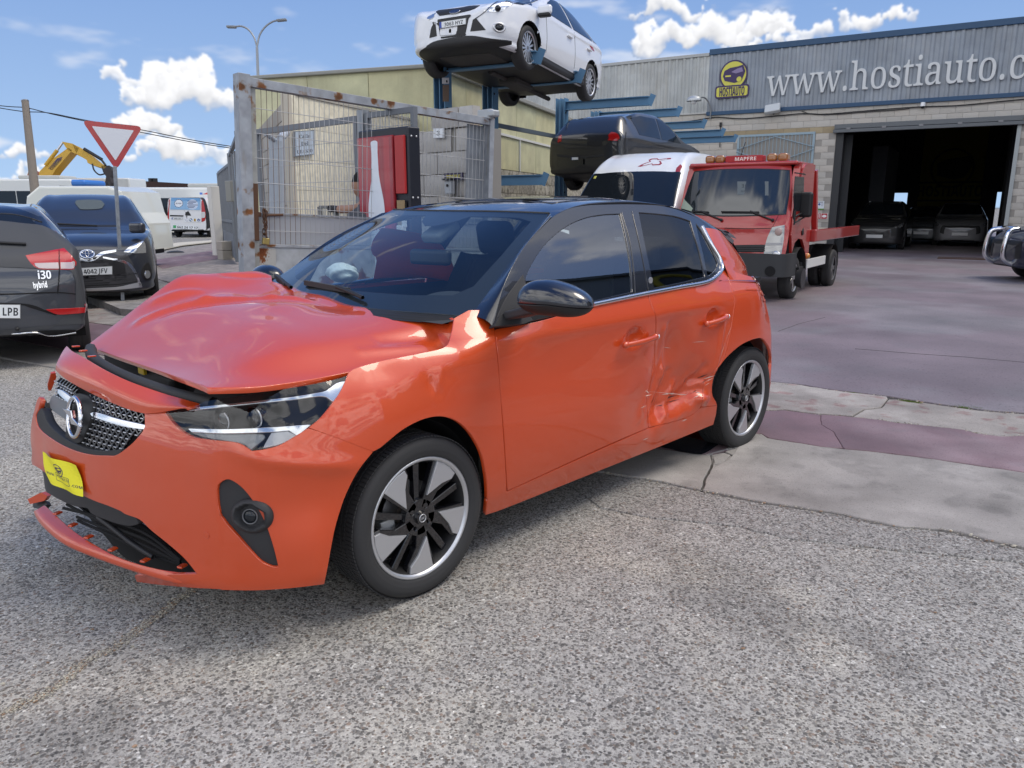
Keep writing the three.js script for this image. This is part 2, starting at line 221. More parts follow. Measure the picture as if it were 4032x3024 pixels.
// ---------------------------------------------------------------- sky: clear blue over the yard, cumulus, broken cloud behind
{
  const W = 4096, H = 2048, d = new Float32Array(W * H * 4), R = rng(77);
  const dirUV = (v) => [Math.atan2(v.z, v.x), Math.asin(clamp(v.y / v.length(), -1, 1))];
  const clouds = [];                                          // cumulus heads: [azimuth, elevation, radius]
  const bank = (px, py, w, h, n, base) => { const a = dirUV(ray(px - w / 2, py)), b = dirUV(ray(px + w / 2, py)), t = dirUV(ray(px, py - h / 2)), u = dirUV(ray(px, py + h / 2)); const cx = (a[0] + b[0]) / 2, ww = Math.abs(b[0] - a[0]), hh = Math.abs(t[1] - u[1]), cy = (t[1] + u[1]) / 2;
    for (let i = 0; i < n; i++) { const s = (i + 0.5) / n + (R() - 0.5) * 0.5 / n, arch = Math.sin(Math.PI * clamp(s, 0.05, 0.95)), r = hh * (0.25 + 0.28 * R()) * (0.55 + 0.5 * arch); clouds.push([cx + (s - 0.5) * ww, cy - hh * 0.5 + r * 0.85 + arch * R() * hh * 0.35, r, cy - hh * 0.42]); } };
  bank(700, 330, 470, 210, 14); bank(540, 285, 130, 150, 4); bank(600, 490, 260, 150, 8); bank(690, 590, 440, 110, 10); bank(110, 600, 260, 90, 6); bank(60, 690, 420, 70, 8); bank(700, 735, 140, 50, 4);
  bank(2870, 110, 760, 170, 16); bank(2640, 20, 260, 120, 6); bank(3460, 60, 300, 100, 8); bank(3000, 165, 340, 80, 6);
  const az0 = YAW;
  for (let y = 0; y < H; y++) {
    const el = ((y + 0.5) / H - 0.5) * Math.PI, sy = Math.sin(el), cy = Math.cos(el);
    for (let x = 0; x < W; x++) {
      const az = ((x + 0.5) / W - 0.5) * 2 * Math.PI, dx = Math.cos(az) * cy, dz = Math.sin(az) * cy, i = (y * W + x) * 4; let r, g, b;
      if (sy < -0.02) { r = 0.20; g = 0.195; b = 0.19; }
      else {
        const e = Math.max(0, sy), k = Math.pow(1 - e, 3.2);
        r = lerp(0.085, 0.46, k); g = lerp(0.215, 0.66, k); b = lerp(0.60, 0.93, k);
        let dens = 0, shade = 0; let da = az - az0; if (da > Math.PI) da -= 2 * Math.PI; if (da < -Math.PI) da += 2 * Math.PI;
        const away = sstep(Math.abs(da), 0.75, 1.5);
        if (Math.abs(da) < 0.75 && el < 0.62) {
          const wx = (fbm(az * 42, el * 42, 5, 0, 5) - 0.5) * 0.055, wy = (fbm(az * 42 + 9, el * 42, 5, 0, 6) - 0.5) * 0.045, fine = fbm(az * 170, el * 170, 4, 0, 8) - 0.5;
          for (const c of clouds) { const qx = az + wx - c[0], qy = el + wy - c[1], q = (qx * qx + qy * qy * 1.15) / (c[2] * c[2]); if (q > 1.6) continue; const m = sstep(1.0 - q + fine * 0.55, -0.05, 0.55) * sstep(el + wy, c[3] - 0.012, c[3] + 0.012); if (m > dens) dens = m; const lit = 0.5 + 0.5 * clamp((qy / c[2]) * 0.9 + 0.35, -1, 1); shade = Math.max(shade, lit * Math.min(1, m * 2)); }
          const wisp = fbm(az * 9 + 3, el * 30, 5, 0, 31); dens = Math.max(dens, 0.55 * sstep(wisp, 0.60, 0.80)); if (dens && !shade) shade = 0.8;
        }
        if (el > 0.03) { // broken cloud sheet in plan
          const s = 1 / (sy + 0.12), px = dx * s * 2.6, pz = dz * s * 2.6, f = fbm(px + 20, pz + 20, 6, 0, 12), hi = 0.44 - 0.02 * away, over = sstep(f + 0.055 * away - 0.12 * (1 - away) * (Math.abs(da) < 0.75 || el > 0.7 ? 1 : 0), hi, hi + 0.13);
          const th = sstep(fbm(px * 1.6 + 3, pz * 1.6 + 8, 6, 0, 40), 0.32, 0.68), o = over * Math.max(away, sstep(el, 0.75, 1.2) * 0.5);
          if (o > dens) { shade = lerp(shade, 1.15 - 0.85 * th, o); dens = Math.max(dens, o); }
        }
        const w = (0.42 + 0.66 * shade) * (1 + 0.75 * away); r = lerp(r, w * 1.0, dens); g = lerp(g, w * 1.005, dens); b = lerp(b, w * 1.03, dens);  // cloud outside the view is brightened to lift the ambient light
        const sd = dx * SUN.x + sy * SUN.y + dz * SUN.z, glow = Math.pow(Math.max(0, sd), 12) * 1.1 + Math.pow(Math.max(0, sd), 90) * 3; r += glow; g += glow * 0.98; b += glow * 0.93;
      }
      d[i] = r; d[i + 1] = g; d[i + 2] = b; d[i + 3] = 1;
    }
  }
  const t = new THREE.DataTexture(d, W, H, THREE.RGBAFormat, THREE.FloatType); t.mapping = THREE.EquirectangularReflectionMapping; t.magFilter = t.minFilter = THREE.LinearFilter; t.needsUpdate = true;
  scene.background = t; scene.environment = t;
}
// ---------------------------------------------------------------- ground
const C2700 = crop(2700, 50, 0.663), CF = crop(1600, 0, 0.4821), CG = crop(850, 250, 0.5425), CL = crop(0, 300, 0.6629), CT = crop(2650, 600, 0.3616), CV = crop(2100, 350, 0.5877), CG2 = crop(860, 450, 0.3918), CC = crop(1200, 450, 0.2592), CP = crop(1650, 380, 0.3015), CGR = crop(2400, 1200, 0.7378), CB1 = crop(0, 650, 0.2170), CB2 = crop(480, 650, 0.2170), CI = crop(3200, 500, 0.4219);
function asphaltTex(N, metres, count, seed, mat, stones) {
  const R = rng(seed), h = new Float32Array(N * N), col = new Float32Array(N * N * 3);
  for (let y = 0; y < N; y++) for (let x = 0; x < N; x++) { const i = y * N + x, n = fbm(x / 6, y / 6, 2, Math.round(N / 6), 3), f = hash(x, y, 9), b = 0.80 + 0.22 * n + 0.26 * (f - 0.5); h[i] = 0.35 + 0.1 * n; col[i * 3] = mat[0] * b; col[i * 3 + 1] = mat[1] * b; col[i * 3 + 2] = mat[2] * b; }
  for (let k = 0; k < count; k++) {
    const cx = R() * N, cy = R() * N, r = ((0.0022 + 0.0052 * Math.pow(R(), 2.4)) / metres) * N, e = 0.6 + 0.5 * R(), a = R() * 3.14, ca = Math.cos(a), sa = Math.sin(a), c = stones[Math.floor(Math.pow(R(), 1.5) * stones.length)], br = 0.72 + 0.5 * R(), hh = 0.45 + 0.5 * R(), m = Math.ceil(r * 1.3);
    for (let y = -m; y <= m; y++) for (let x = -m; x <= m; x++) { const u = (x * ca + y * sa) / r, v = (-x * sa + y * ca) / (r * e), d = u * u + v * v; if (d > 1) continue; const X = ((Math.floor(cx + x) % N) + N) % N, Y = ((Math.floor(cy + y) % N) + N) % N, i = Y * N + X, top = hh * (1 - 0.5 * d); if (top < h[i] - 0.05) continue; h[i] = top; const g = br * (0.94 + 0.12 * hash(X, Y, 4)); col[i * 3] = c[0] * g; col[i * 3 + 1] = c[1] * g; col[i * 3 + 2] = c[2] * g; }
  }
  return [dataTex(N, N, (x, y, c) => { const i = (y * N + x) * 3; c[0] = col[i]; c[1] = col[i + 1]; c[2] = col[i + 2]; }), dataTex(N, N, (x, y, c) => { c[0] = c[1] = c[2] = h[y * N + x]; }, false)];
}
const STONES = [[.47, .46, .445], [.42, .41, .40], [.50, .49, .475], [.53, .52, .505], [.39, .385, .38], [.49, .46, .43], [.57, .56, .545], [.46, .41, .375], [.68, .675, .66]];
const [asphC, asphB] = asphaltTex(2048, 4, 300000, 5, [.675, .665, .645], STONES);
{
  const n = 300, half = 1000, pos = [], uv = [], colr = [], idx = [], wp = (t) => { const s = t * 2 - 1; return Math.sign(s) * (9 * Math.abs(s) + (half - 9) * Math.pow(Math.abs(s), 9)); };
  for (let j = 0; j <= n; j++) for (let i = 0; i <= n; i++) {
    const x = wp(i / n), z = wp(j / n); pos.push(x, 0, z); uv.push(x / 4, z / 4);
    const big = fbm(x * 0.7 + 40, z * 0.7 + 40, 5, 0, 21), dust = sstep(fbm(x * 2.1 + 9, z * 2.1 + 9, 4, 0, 23), .52, .72), oil = sstep(fbm(x * 2.6 + 70, z * 2.6 + 70, 4, 0, 25), .62, .76);
    let k = 1.04 + 0.40 * (big - 0.5) + 0.14 * dust - 0.22 * oil; const far = sstep(Math.hypot(x, z), 12, 30); k = lerp(k, 0.85, far);
    colr.push(k * (1 + .03 * dust), k * (1 + .015 * dust), k * (1 - 0.03 * dust));
  }
  for (let j = 0; j < n; j++) for (let i = 0; i < n; i++) { const a = j * (n + 1) + i, b = a + 1, c = a + n + 1, d = c + 1; idx.push(a, c, b, b, c, d); }
  const g = new THREE.BufferGeometry(); g.setAttribute('position', new THREE.Float32BufferAttribute(pos, 3)); g.setAttribute('uv', new THREE.Float32BufferAttribute(uv, 2)); g.setAttribute('color', new THREE.Float32BufferAttribute(colr, 3)); g.setIndex(idx); g.computeVertexNormals();
  struct('asphalt_ground', g, std(0xffffff, 0.92, 0, { map: asphC, bumpMap: asphB, bumpScale: 0.006, vertexColors: true }));
}
function concreteTex(seed, a, b, c, stain, N = 1024) { return dataTex(N, N, (x, y, o) => { const p = x / N, q = y / N, n = fbm(p * 8, q * 8, 6, 8, seed), m = sstep(fbm(p * 5 + 3, q * 5, 5, 5, seed + 9), .42, .66), f = hash(x, y, seed) - 0.5, s = sstep(fbm(p * 14, q * 14, 4, 14, seed + 30), .60, .78) * stain, pit = hash(x >> 1, y >> 1, seed + 3) > 0.985 ? -0.12 : 0; for (let k = 0; k < 3; k++) o[k] = (lerp(a[k], b[k], m) * (0.82 + 0.36 * n) + (c[k] - a[k]) * s * 0.5) * (1 + 0.16 * f) + pit; }); }
const concGrey = concreteTex(51, [.555, .54, .525], [.60, .585, .57], [.42, .41, .40], .8), concRed = concreteTex(61, [.45, .365, .385], [.49, .42, .435], [.42, .38, .40], 0.5), concYard = concreteTex(71, [.45, .405, .425], [.475, .45, .465], [.40, .38, .395], 0.6);
const bumpC = dataTex(512, 512, (x, y, o) => { o[0] = o[1] = o[2] = 0.5 * fbm(x / 16, y / 16, 4, 32, 8) + 0.5 * hash(x, y, 2); }, false);
// slabs laid in the entrance: outlines on the ground from photographed edges, run on beyond the frame
const gp = (pts) => pts.map((q) => onY(q[0], q[1], 0)), ext = (L, z0, z1) => { const a = L[0], b = L[L.length - 1], k = 0.215; const up = [], dn = []; for (let z = z0; z > a.z + .15; z -= 0.35) up.push(V(a.x + (z - a.z) * k + 0.05 * (fbm(z * 2.2, a.x * 7, 3, 0, 9) - .5), 0, z)); for (let z = b.z - .3; z > z1; z -= 0.35) dn.push(V(b.x + (z - b.z) * k + 0.05 * (fbm(z * 2.2, b.x * 7, 3, 0, 9) - .5), 0, z)); return [...up, ...L, ...dn]; };
const E1 = ext(gp([[2347, 1862], [2460, 1880], [2535, 1891], ...CGR([[330, 965], [480, 1000], [640, 1030], [850, 1070], [1000, 1092], [1250, 1130], [1500, 1190], [1700, 1207], [1830, 1220], [2000, 1262], [2212, 1312]])]), 9, -9);
const E2 = ext(gp(CGR([[240, 775], [420, 800], [520, 812], [620, 790], [720, 700], [800, 700], [850, 725], [980, 745], [1130, 770], [1380, 795], [1600, 820], [1850, 855], [2212, 910]])), 9, -9);
const E3 = ext(gp(CGR([[800, 578], [930, 573], [1100, 595], [1250, 605], [1440, 625], [1530, 640], [1650, 652], [1900, 680], [1960, 700], [2090, 715], [2212, 712]])), 9, -9), E4 = ext(gp(CGR([[850, 420], [1000, 435], [1180, 465], [1300, 480], [1480, 500], [1640, 525], [1850, 555], [2050, 580], [2212, 590]])), 9, -9);
const rough = (L, amp, step, seed) => { const o = []; for (let i = 0; i < L.length - 1; i++) { const a = L[i], b = L[i + 1], n = Math.max(1, Math.round(a.distanceTo(b) / step)); for (let k = 0; k < n; k++) { const p = a.clone().lerp(b, k / n); o.push(V(p.x + amp * (fbm(p.x * 22, p.z * 22, 3, 0, seed) - .5) * 2, 0, p.z + amp * .5 * (fbm(p.z * 22, p.x * 22, 3, 0, seed + 5) - .5) * 2)); } } o.push(L[L.length - 1]); return o; };
function sheet(name, loop, y, thick, mat, scale, dx = 0) { const s = shape(loop.map((p) => [p.x, -p.z])), g = new THREE.ExtrudeGeometry(s, { depth: thick, bevelEnabled: true, bevelSize: 0.004, bevelThickness: 0.004, bevelSegments: 1 }); g.rotateX(-Math.PI / 2).translate(0, y - thick - 0.004, 0); const p = g.attributes.position, uv = g.attributes.uv; for (let i = 0; i < p.count; i++) uv.setXY(i, p.getX(i) / scale + dx, p.getZ(i) / scale); return struct(name, g, mat); }
const inset = (L, dx) => L.map((p) => V(p.x + dx, 0, p.z)), between = (A, B) => [...A, ...B.slice().reverse()];
const cutZ = (L, z0, z1) => L.filter((p) => p.z <= z0 && p.z >= z1);
{
  const mg = std(0xffffff, .85, 0, { map: concGrey, bumpMap: bumpC, bumpScale: .002 }), mr = std(0xffffff, .62, 0, { map: concRed, bumpMap: bumpC, bumpScale: .001 }), my = std(0xffffff, .58, 0, { map: concYard, bumpMap: bumpC, bumpScale: .001 });
  const base = between(inset(E1, -.01), inset(E4, -.05)); sheet('ground_bed', base, 0.006, .02, std([.06, .056, .05], .95), 1);
  // grey slab in three pieces, cracked across
  const a1 = rough(E1, .014, .05, 1), b1 = rough(inset(E2, .016), .010, .05, 2), crack = rough(gp(CGR([[535, 815], [545, 855], [505, 925], [480, 1000]])), .016, .04, 3), zc = crack[0].z, zd = crack[crack.length - 1].z;
  const A = a1.filter((p) => p.z > zd + .01), B = rough(inset(ext(gp(CGR([[240, 775], [420, 800], [520, 812]])), 9, 5), .016).filter((p) => p.z > zc), .010, .05, 2); sheet('concrete_slab', [...A, ...inset(crack.slice().reverse(), 0), ...B.slice().reverse()].map((p) => p), 0.016, .03, mg, 2.2);
  const cr2 = crack.map((p) => V(p.x - .004, 0, p.z - .022)), A2 = a1.filter((p) => p.z < zd - .03), B2 = b1.filter((p) => p.z < onY(...CGR([[760, 695]])[0]).z);
  const diag = rough(gp(CGR([[690, 770], [640, 840], [560, 888]])), .014, .03, 6); sheet('concrete_slab', [...cr2.slice().reverse(), ...diag.slice().reverse(), ...B2, ...A2.slice().reverse()], 0.018, .03, mg, 2.2, .37);
  for (const [k, q] of [[[552, 800], [600, 795], [690, 745], [705, 700], [790, 698], [690, 760], [630, 830], [560, 878], [545, 850]].entries()].slice(0, 0)) void q;
  for (const [poly, y] of [[[[545, 812], [610, 800], [640, 812], [600, 850], [552, 862]], .012], [[[620, 796], [690, 752], [706, 770], [660, 815], [646, 808]], .015], [[[698, 745], [712, 700], [760, 700], [715, 760]], .013], [[[606, 852], [644, 818], [664, 820], [640, 836], [566, 882], [556, 868]], .011], [[[768, 702], [812, 702], [838, 722], [780, 728], [724, 758]], .014]]) sheet('concrete_slab', rough(gp(CGR([...poly, poly[0]])), .006, .03, 9).slice(0, -1), y, .02, mg, 2.2, poly[0][0] * .01);
  // dull red strip, split along its cracks
  const c1 = rough(inset(E2, -.012), .006, .06, 11), d1 = rough(inset(E3, .012), .010, .06, 12), ck = rough(gp(CGR([[1120, 598], [1125, 650], [1190, 690], [1240, 775]])), .006, .03, 13), z1 = ck[0].z, z2 = ck[ck.length - 1].z;
  sheet('red_concrete_strip', [...c1.filter((p) => p.z > z2 + .01), ...ck.slice().reverse(), ...d1.filter((p) => p.z > z1 + .01).reverse()], 0.016, .03, mr, 2.5); sheet('red_concrete_strip', [...ck.map((p) => V(p.x, 0, p.z - .010)), ...c1.filter((p) => p.z < z2 - .02), ...d1.filter((p) => p.z < z1 - .02).reverse()], 0.017, .03, mr, 2.5, .4);
  // broken grey strip
  const e1 = rough(inset(E3, -.014), .018, .05, 15), f1 = rough(inset(E4, .020), .012, .05, 16); const mgs = std(0xffffff, .85, 0, { map: concreteTex(81, [.55, .53, .51], [.60, .58, .56], [.46, .31, .31], 1.0, 512), bumpMap: bumpC, bumpScale: .004 });
  const k2 = rough(gp(CGR([[1480, 515], [1440, 560], [1350, 570], [1290, 606]])), .01, .03, 18), za = k2[0].z, zb = k2[k2.length - 1].z; sheet('concrete_slab', [...e1.filter((p) => p.z > zb + .01), ...k2.slice().reverse(), ...f1.filter((p) => p.z > za + .01).reverse()], 0.020, .03, mgs, 1.6); sheet('concrete_slab', [...k2.map((p) => V(p.x - .01, 0, p.z - .014)), ...e1.filter((p) => p.z < zb - .03), ...f1.filter((p) => p.z < za - .03).reverse()], 0.013, .03, mgs, 1.6, .5);
  // yard
  const g1 = rough(inset(E4, -.016), .008, .08, 19); sheet('yard_concrete', [...g1, V(-9, 0, -16), V(-50, 0, -16), V(-50, 0, 14), V(-12, 0, 9.5)], 0.019, .03, my, 6);
  for (const [q, w] of [[CGR([[1310, 245], [1640, 272], [1900, 290], [2212, 318]]), .012], [CGR([[900, 150], [1010, 110], [1150, 75]]), .006]]) { const L = rough(gp(q), .006, .1, 33); const g = []; for (let i = 0; i < L.length - 1; i++) g.push(bar(L[i].clone().setY(.0195), L[i + 1].clone().setY(.0195), w, .003)); struct('yard_joint', merge(g), std([.05, .045, .045], .9)); }
  // darker asphalt make-up strip along the slab
  const lo = gp(CGR([[-40, 1085], [120, 1120], [260, 1140], [560, 1170], [700, 1190], [920, 1240], [1020, 1256], [1230, 1275], [1400, 1300], [1800, 1340], [2212, 1380]])); const dk = std([.88, .88, .89], .92, 0, { map: asphC, bumpMap: asphB, bumpScale: .006 }); sheet('asphalt_patch', between(rough(inset(E1.filter((p) => p.z < 0.2 && p.z > -4), .012), .012, .06, 21), rough(lo, .02, .06, 22)), 0.007, .012, dk, 4, .3);
  // wet black patch behind the front wheel line
  const pud = gp([[2460, 1790], [2520, 1735], [2640, 1690], [2790, 1640], [2860, 1700], [2850, 1745], [2790, 1790], [2760, 1803], [2700, 1795], [2600, 1772], [2520, 1783]]); const pg = new THREE.ShapeGeometry(shape(rough([...pud, pud[0]], .012, .05, 41).slice(0, -1).map((p) => [p.x, -p.z]))).rotateX(-Math.PI / 2).translate(0, .0215, 0); const wet = struct('puddle', pg, phy([.012, .014, .02], .06, 0, { clearcoat: 1, clearcoatRoughness: .02 }));
}
// loose grit along the long crack, pebbles, moss
{
  const R = rng(91), line = gp(crop(0, 2200, .9042)([[-60, 705], [0, 680], [150, 610], [260, 550], [390, 440], [500, 390], [600, 310], [700, 240], [800, 160], [860, 120]])), c = new THREE.CatmullRomCurve3(line), geo = new THREE.IcosahedronGeometry(1, 1);
  { const p = geo.attributes.position; for (let i = 0; i < p.count; i++) { const k = .8 + .4 * hash(Math.round(p.getX(i) * 50), Math.round(p.getY(i) * 50 + p.getZ(i) * 90), 5); p.setXYZ(i, p.getX(i) * k, p.getY(i) * k * .7, p.getZ(i) * k); } geo.computeVertexNormals(); }
  const m4 = new THREE.Matrix4(), col = new THREE.Color(), grit = (name, n, place, tint, label) => { const im = new THREE.InstancedMesh(geo, std(0xffffff, .9), n); for (let i = 0; i < n; i++) { const [p, s] = place(i); m4.compose(p, new THREE.Quaternion().setFromEuler(new THREE.Euler(R() * .6, R() * 6.3, R() * .6)), V(s, s * .7, s * (.7 + .5 * R()))); im.setMatrixAt(i, m4); const t = tint(); im.setColorAt(i, col.setRGB(t[0], t[1], t[2])); } im.name = name; im.castShadow = im.receiveShadow = true; tag(im, label, 'gravel', null, 'stuff'); scene.add(im); };
  const nn = (s) => (R() + R() + R() - 1.5) * s, cols = () => { const k = .7 + .5 * R(), w = R(); return w < .6 ? [.42 * k, .39 * k, .32 * k] : w < .85 ? [.22 * k, .20 * k, .18 * k] : [.30 * k, .20 * k, .13 * k]; };
  grit('crack_grit', 1500, () => { const p = c.getPointAt(R()); return [V(p.x + nn(.022), .002, p.z + nn(.022)), .0022 + .004 * R() * R()]; }, cols, 'pale grit lying in the long asphalt crack before the bumper');
  const all = [E1, E3, E4]; grit('loose_gravel', 1600, () => { const L = all[Math.floor(R() * 3)].filter((p) => p.z < 1 && p.z > -4), i = Math.floor(R() * (L.length - 1)), p = L[i].clone().lerp(L[i + 1], R()); return [V(p.x + nn(.035), .014 + (L === E1 ? -.004 : 0), p.z + nn(.03)), .003 + .009 * R() * R() * R()]; }, cols, 'loose stones along the cracked edges of the concrete strips');
  grit('scattered_pebbles', 2600, () => { const x = -1.6 + R() * 4.2, z = -3.2 + R() * 6; return [V(x, .002, z), .0025 + .0065 * R() * R() * R()]; }, cols, 'small pebbles scattered over the near asphalt');
  const blade = new THREE.ConeGeometry(.003, .014, 4).translate(0, .006, 0), mo = new THREE.InstancedMesh(blade, std(0xffffff, .9), 1400); let i = 0; const spots = [...gp(CGR([[940, 438], [1310, 482], [1590, 525], [1620, 528], [1880, 555], [1960, 562]]))];
  for (; i < 1400; i++) { const s = spots[i % spots.length]; m4.compose(V(s.x + nn(.016), .010, s.z + nn(.05)), new THREE.Quaternion().setFromEuler(new THREE.Euler(nn(.9), R() * 6, nn(.9))), V(1, .4 + .8 * R(), 1)); mo.setMatrixAt(i, m4); mo.setColorAt(i, col.setRGB(.06 + .05 * R(), .10 + .06 * R(), .02)); } mo.name = 'weeds'; tag(mo, 'green moss and weeds in the joints of the concrete entrance', 'weeds', null, 'stuff'); mo.castShadow = true; scene.add(mo);
}
// ---------------------------------------------------------------- warehouse with the wide doorway
function wallTex(seed, base, dirt, amt, N = 512) { return dataTex(N, N, (x, y, o) => { const p = x / N, q = y / N, n = fbm(p * 6, q * 6, 5, 6, seed), s = sstep(fbm(p * 22, q * 3, 4, 22, seed + 4), .5, .8) * amt, t = sstep(fbm(p * 9, q * 9, 4, 9, seed + 8), .55, .8) * amt * .6, f = hash(x, y, seed) - .5; for (let k = 0; k < 3; k++) o[k] = lerp(base[k] * (.88 + .24 * n), dirt[k], clamp(s + t, 0, 1)) * (1 + .06 * f); }); }
const roughB = dataTex(256, 256, (x, y, o) => { o[0] = o[1] = o[2] = fbm(x / 8, y / 8, 4, 32, 77); }, false);
const blockVars = (list) => list.map((c) => std(c, .92, 0, { bumpMap: roughB, bumpScale: .006 }));
function roughBlock(w, h, d, seed, amp = .008) {              // split-faced block, face toward +z
  const nx = 5, ny = 3, pos = [], idx = [], uv = []; for (let j = 0; j <= ny; j++) for (let i = 0; i <= nx; i++) { const e = i === 0 || j === 0 || i === nx || j === ny; pos.push((i / nx - .5) * w, (j / ny - .5) * h, d + (e ? -amp * .9 : (hash(i, j, seed) - .35) * amp * 2)); uv.push(i / nx * w * 3 + seed * .13, j / ny * h * 3 + seed * .31); }
  for (let j = 0; j < ny; j++) for (let i = 0; i < nx; i++) { const a = j * (nx + 1) + i, b = a + 1, c = a + nx + 1; idx.push(a, b, c, b, c + 1, c); }
  const g = new THREE.BufferGeometry(); g.setAttribute('position', new THREE.Float32BufferAttribute(pos, 3)); g.setAttribute('uv', new THREE.Float32BufferAttribute(uv, 2)); g.setIndex(idx); g.computeVertexNormals();
  const r = new THREE.BoxGeometry(w, h, d).translate(0, 0, d / 2 - amp); return merge([clean(g), clean(r)]);
}
// lays blocks in running bond over a rectangle of frame M (x right, y up, z out); keep(x, y) says where wall is
function layBlocks(parent, MX, W, H, bw, bh, mats, o = {}) {
  bh = H / Math.max(1, Math.round(H / bh)); const j = o.joint ?? .012, vars = [0, 1, 2, 3, 4].map((k) => roughBlock(bw - j, bh - j, o.depth ?? .02, k + (o.seed ?? 0), o.amp)), half = [0, 1].map((k) => roughBlock(bw / 2 - j, bh - j, o.depth ?? .02, k + 9, o.amp)), cells = [], R = rng(o.seed ?? 3), b = baseOf(parent);
  for (let r = 0; r * bh < H - .02; r++) for (let c = -1; c * bw < W; c++) { let x0 = c * bw + (r % 2 ? bw / 2 : 0), x1 = x0 + bw, hf = false; if (x0 < -1e-6) { x0 = 0; hf = true; } if (x1 > W + 1e-6) { x1 = W; hf = true; } if (x1 - x0 < bw * .3) continue; const cx = (x0 + x1) / 2, cy = (r + .5) * bh, k = o.keep ? o.keep(cx, cy) : 1; if (!k) continue; cells.push([cx, cy, hf, Math.floor(R() * 5), Math.floor(R() * mats.length), k, r]); }
  const seen = cells.map((q) => { const p = V(q[0], q[1], 0).applyMatrix4(MX), s = proj(p), inn = s[0] > 0 && s[0] < PW && s[1] > 0 && s[1] < PH && p.clone().sub(CAM).dot(FWD) > 0; return (inn ? 0 : 1e4) + p.distanceTo(CAM) + (o.rank ? o.rank(q[0], q[1]) : 0); }), order = cells.map((_, i) => i).sort((a, c) => seen[a] - seen[c]), rest = {};
  order.forEach((i, n) => { const q = cells[i], g = q[2] ? half[q[3] % 2] : vars[q[3]], mat = o.matOf ? o.matOf(q[0], q[1], q[4]) : mats[q[4]], m4 = MX.clone().multiply(new THREE.Matrix4().makeTranslation(q[0], q[1], 0)); m4.premultiply(new THREE.Matrix4().makeTranslation(-b.x, -b.y, -b.z));
    if (n < (o.max ?? 298)) { const m = new THREE.Mesh(g, mat); m.name = 'block'; m.applyMatrix4(m4); m.castShadow = m.receiveShadow = true; parent.add(m); } else (rest[mat.uuid] ??= [mat, []])[1].push(g.clone().applyMatrix4(m4)); });
  for (const k in rest) { const m = new THREE.Mesh(merge(rest[k][1]), rest[k][0]); m.name = 'block_courses'; m.userData.kind = 'stuff'; m.castShadow = m.receiveShadow = true; parent.add(m); }
}
const MBlue = std([.025, .075, .155], .5), MSteelBlue = std([.085, .20, .33], .55, 0, { bumpMap: roughB, bumpScale: .001 }), fontS = await new FontLoader().loadAsync('fonts/droid/droid_serif_regular.typeface.json'), fontB = await new FontLoader().loadAsync('fonts/droid/droid_sans_bold.typeface.json'), fontR = await new FontLoader().loadAsync('fonts/droid/droid_sans_regular.typeface.json');
function word(parent, font, text, size, depth, MX, mat, o = {}) { // raised letters, each one a part
  let x = 0; const b = baseOf(parent); for (const ch of text) { const gl = font.data.glyphs[ch] ?? font.data.glyphs['?']; if (ch !== ' ') { const g = new TextGeometry(ch, { font, size, depth, curveSegments: 5, bevelEnabled: depth > .02, bevelSize: .004, bevelThickness: .004, bevelSegments: 1 }); g.scale(o.sx ?? 1, 1, 1).translate(x, 0, 0).applyMatrix4(MX); put(parent, o.name ?? 'letter', g, mat); } x += (gl.ha / font.data.resolution) * size * (o.sx ?? 1) * (o.track ?? 1); } return x;
}
const textWidth = (font, text, size) => [...text].reduce((s, c) => s + ((font.data.glyphs[c] ?? font.data.glyphs['?']).ha / font.data.resolution) * size, 0);
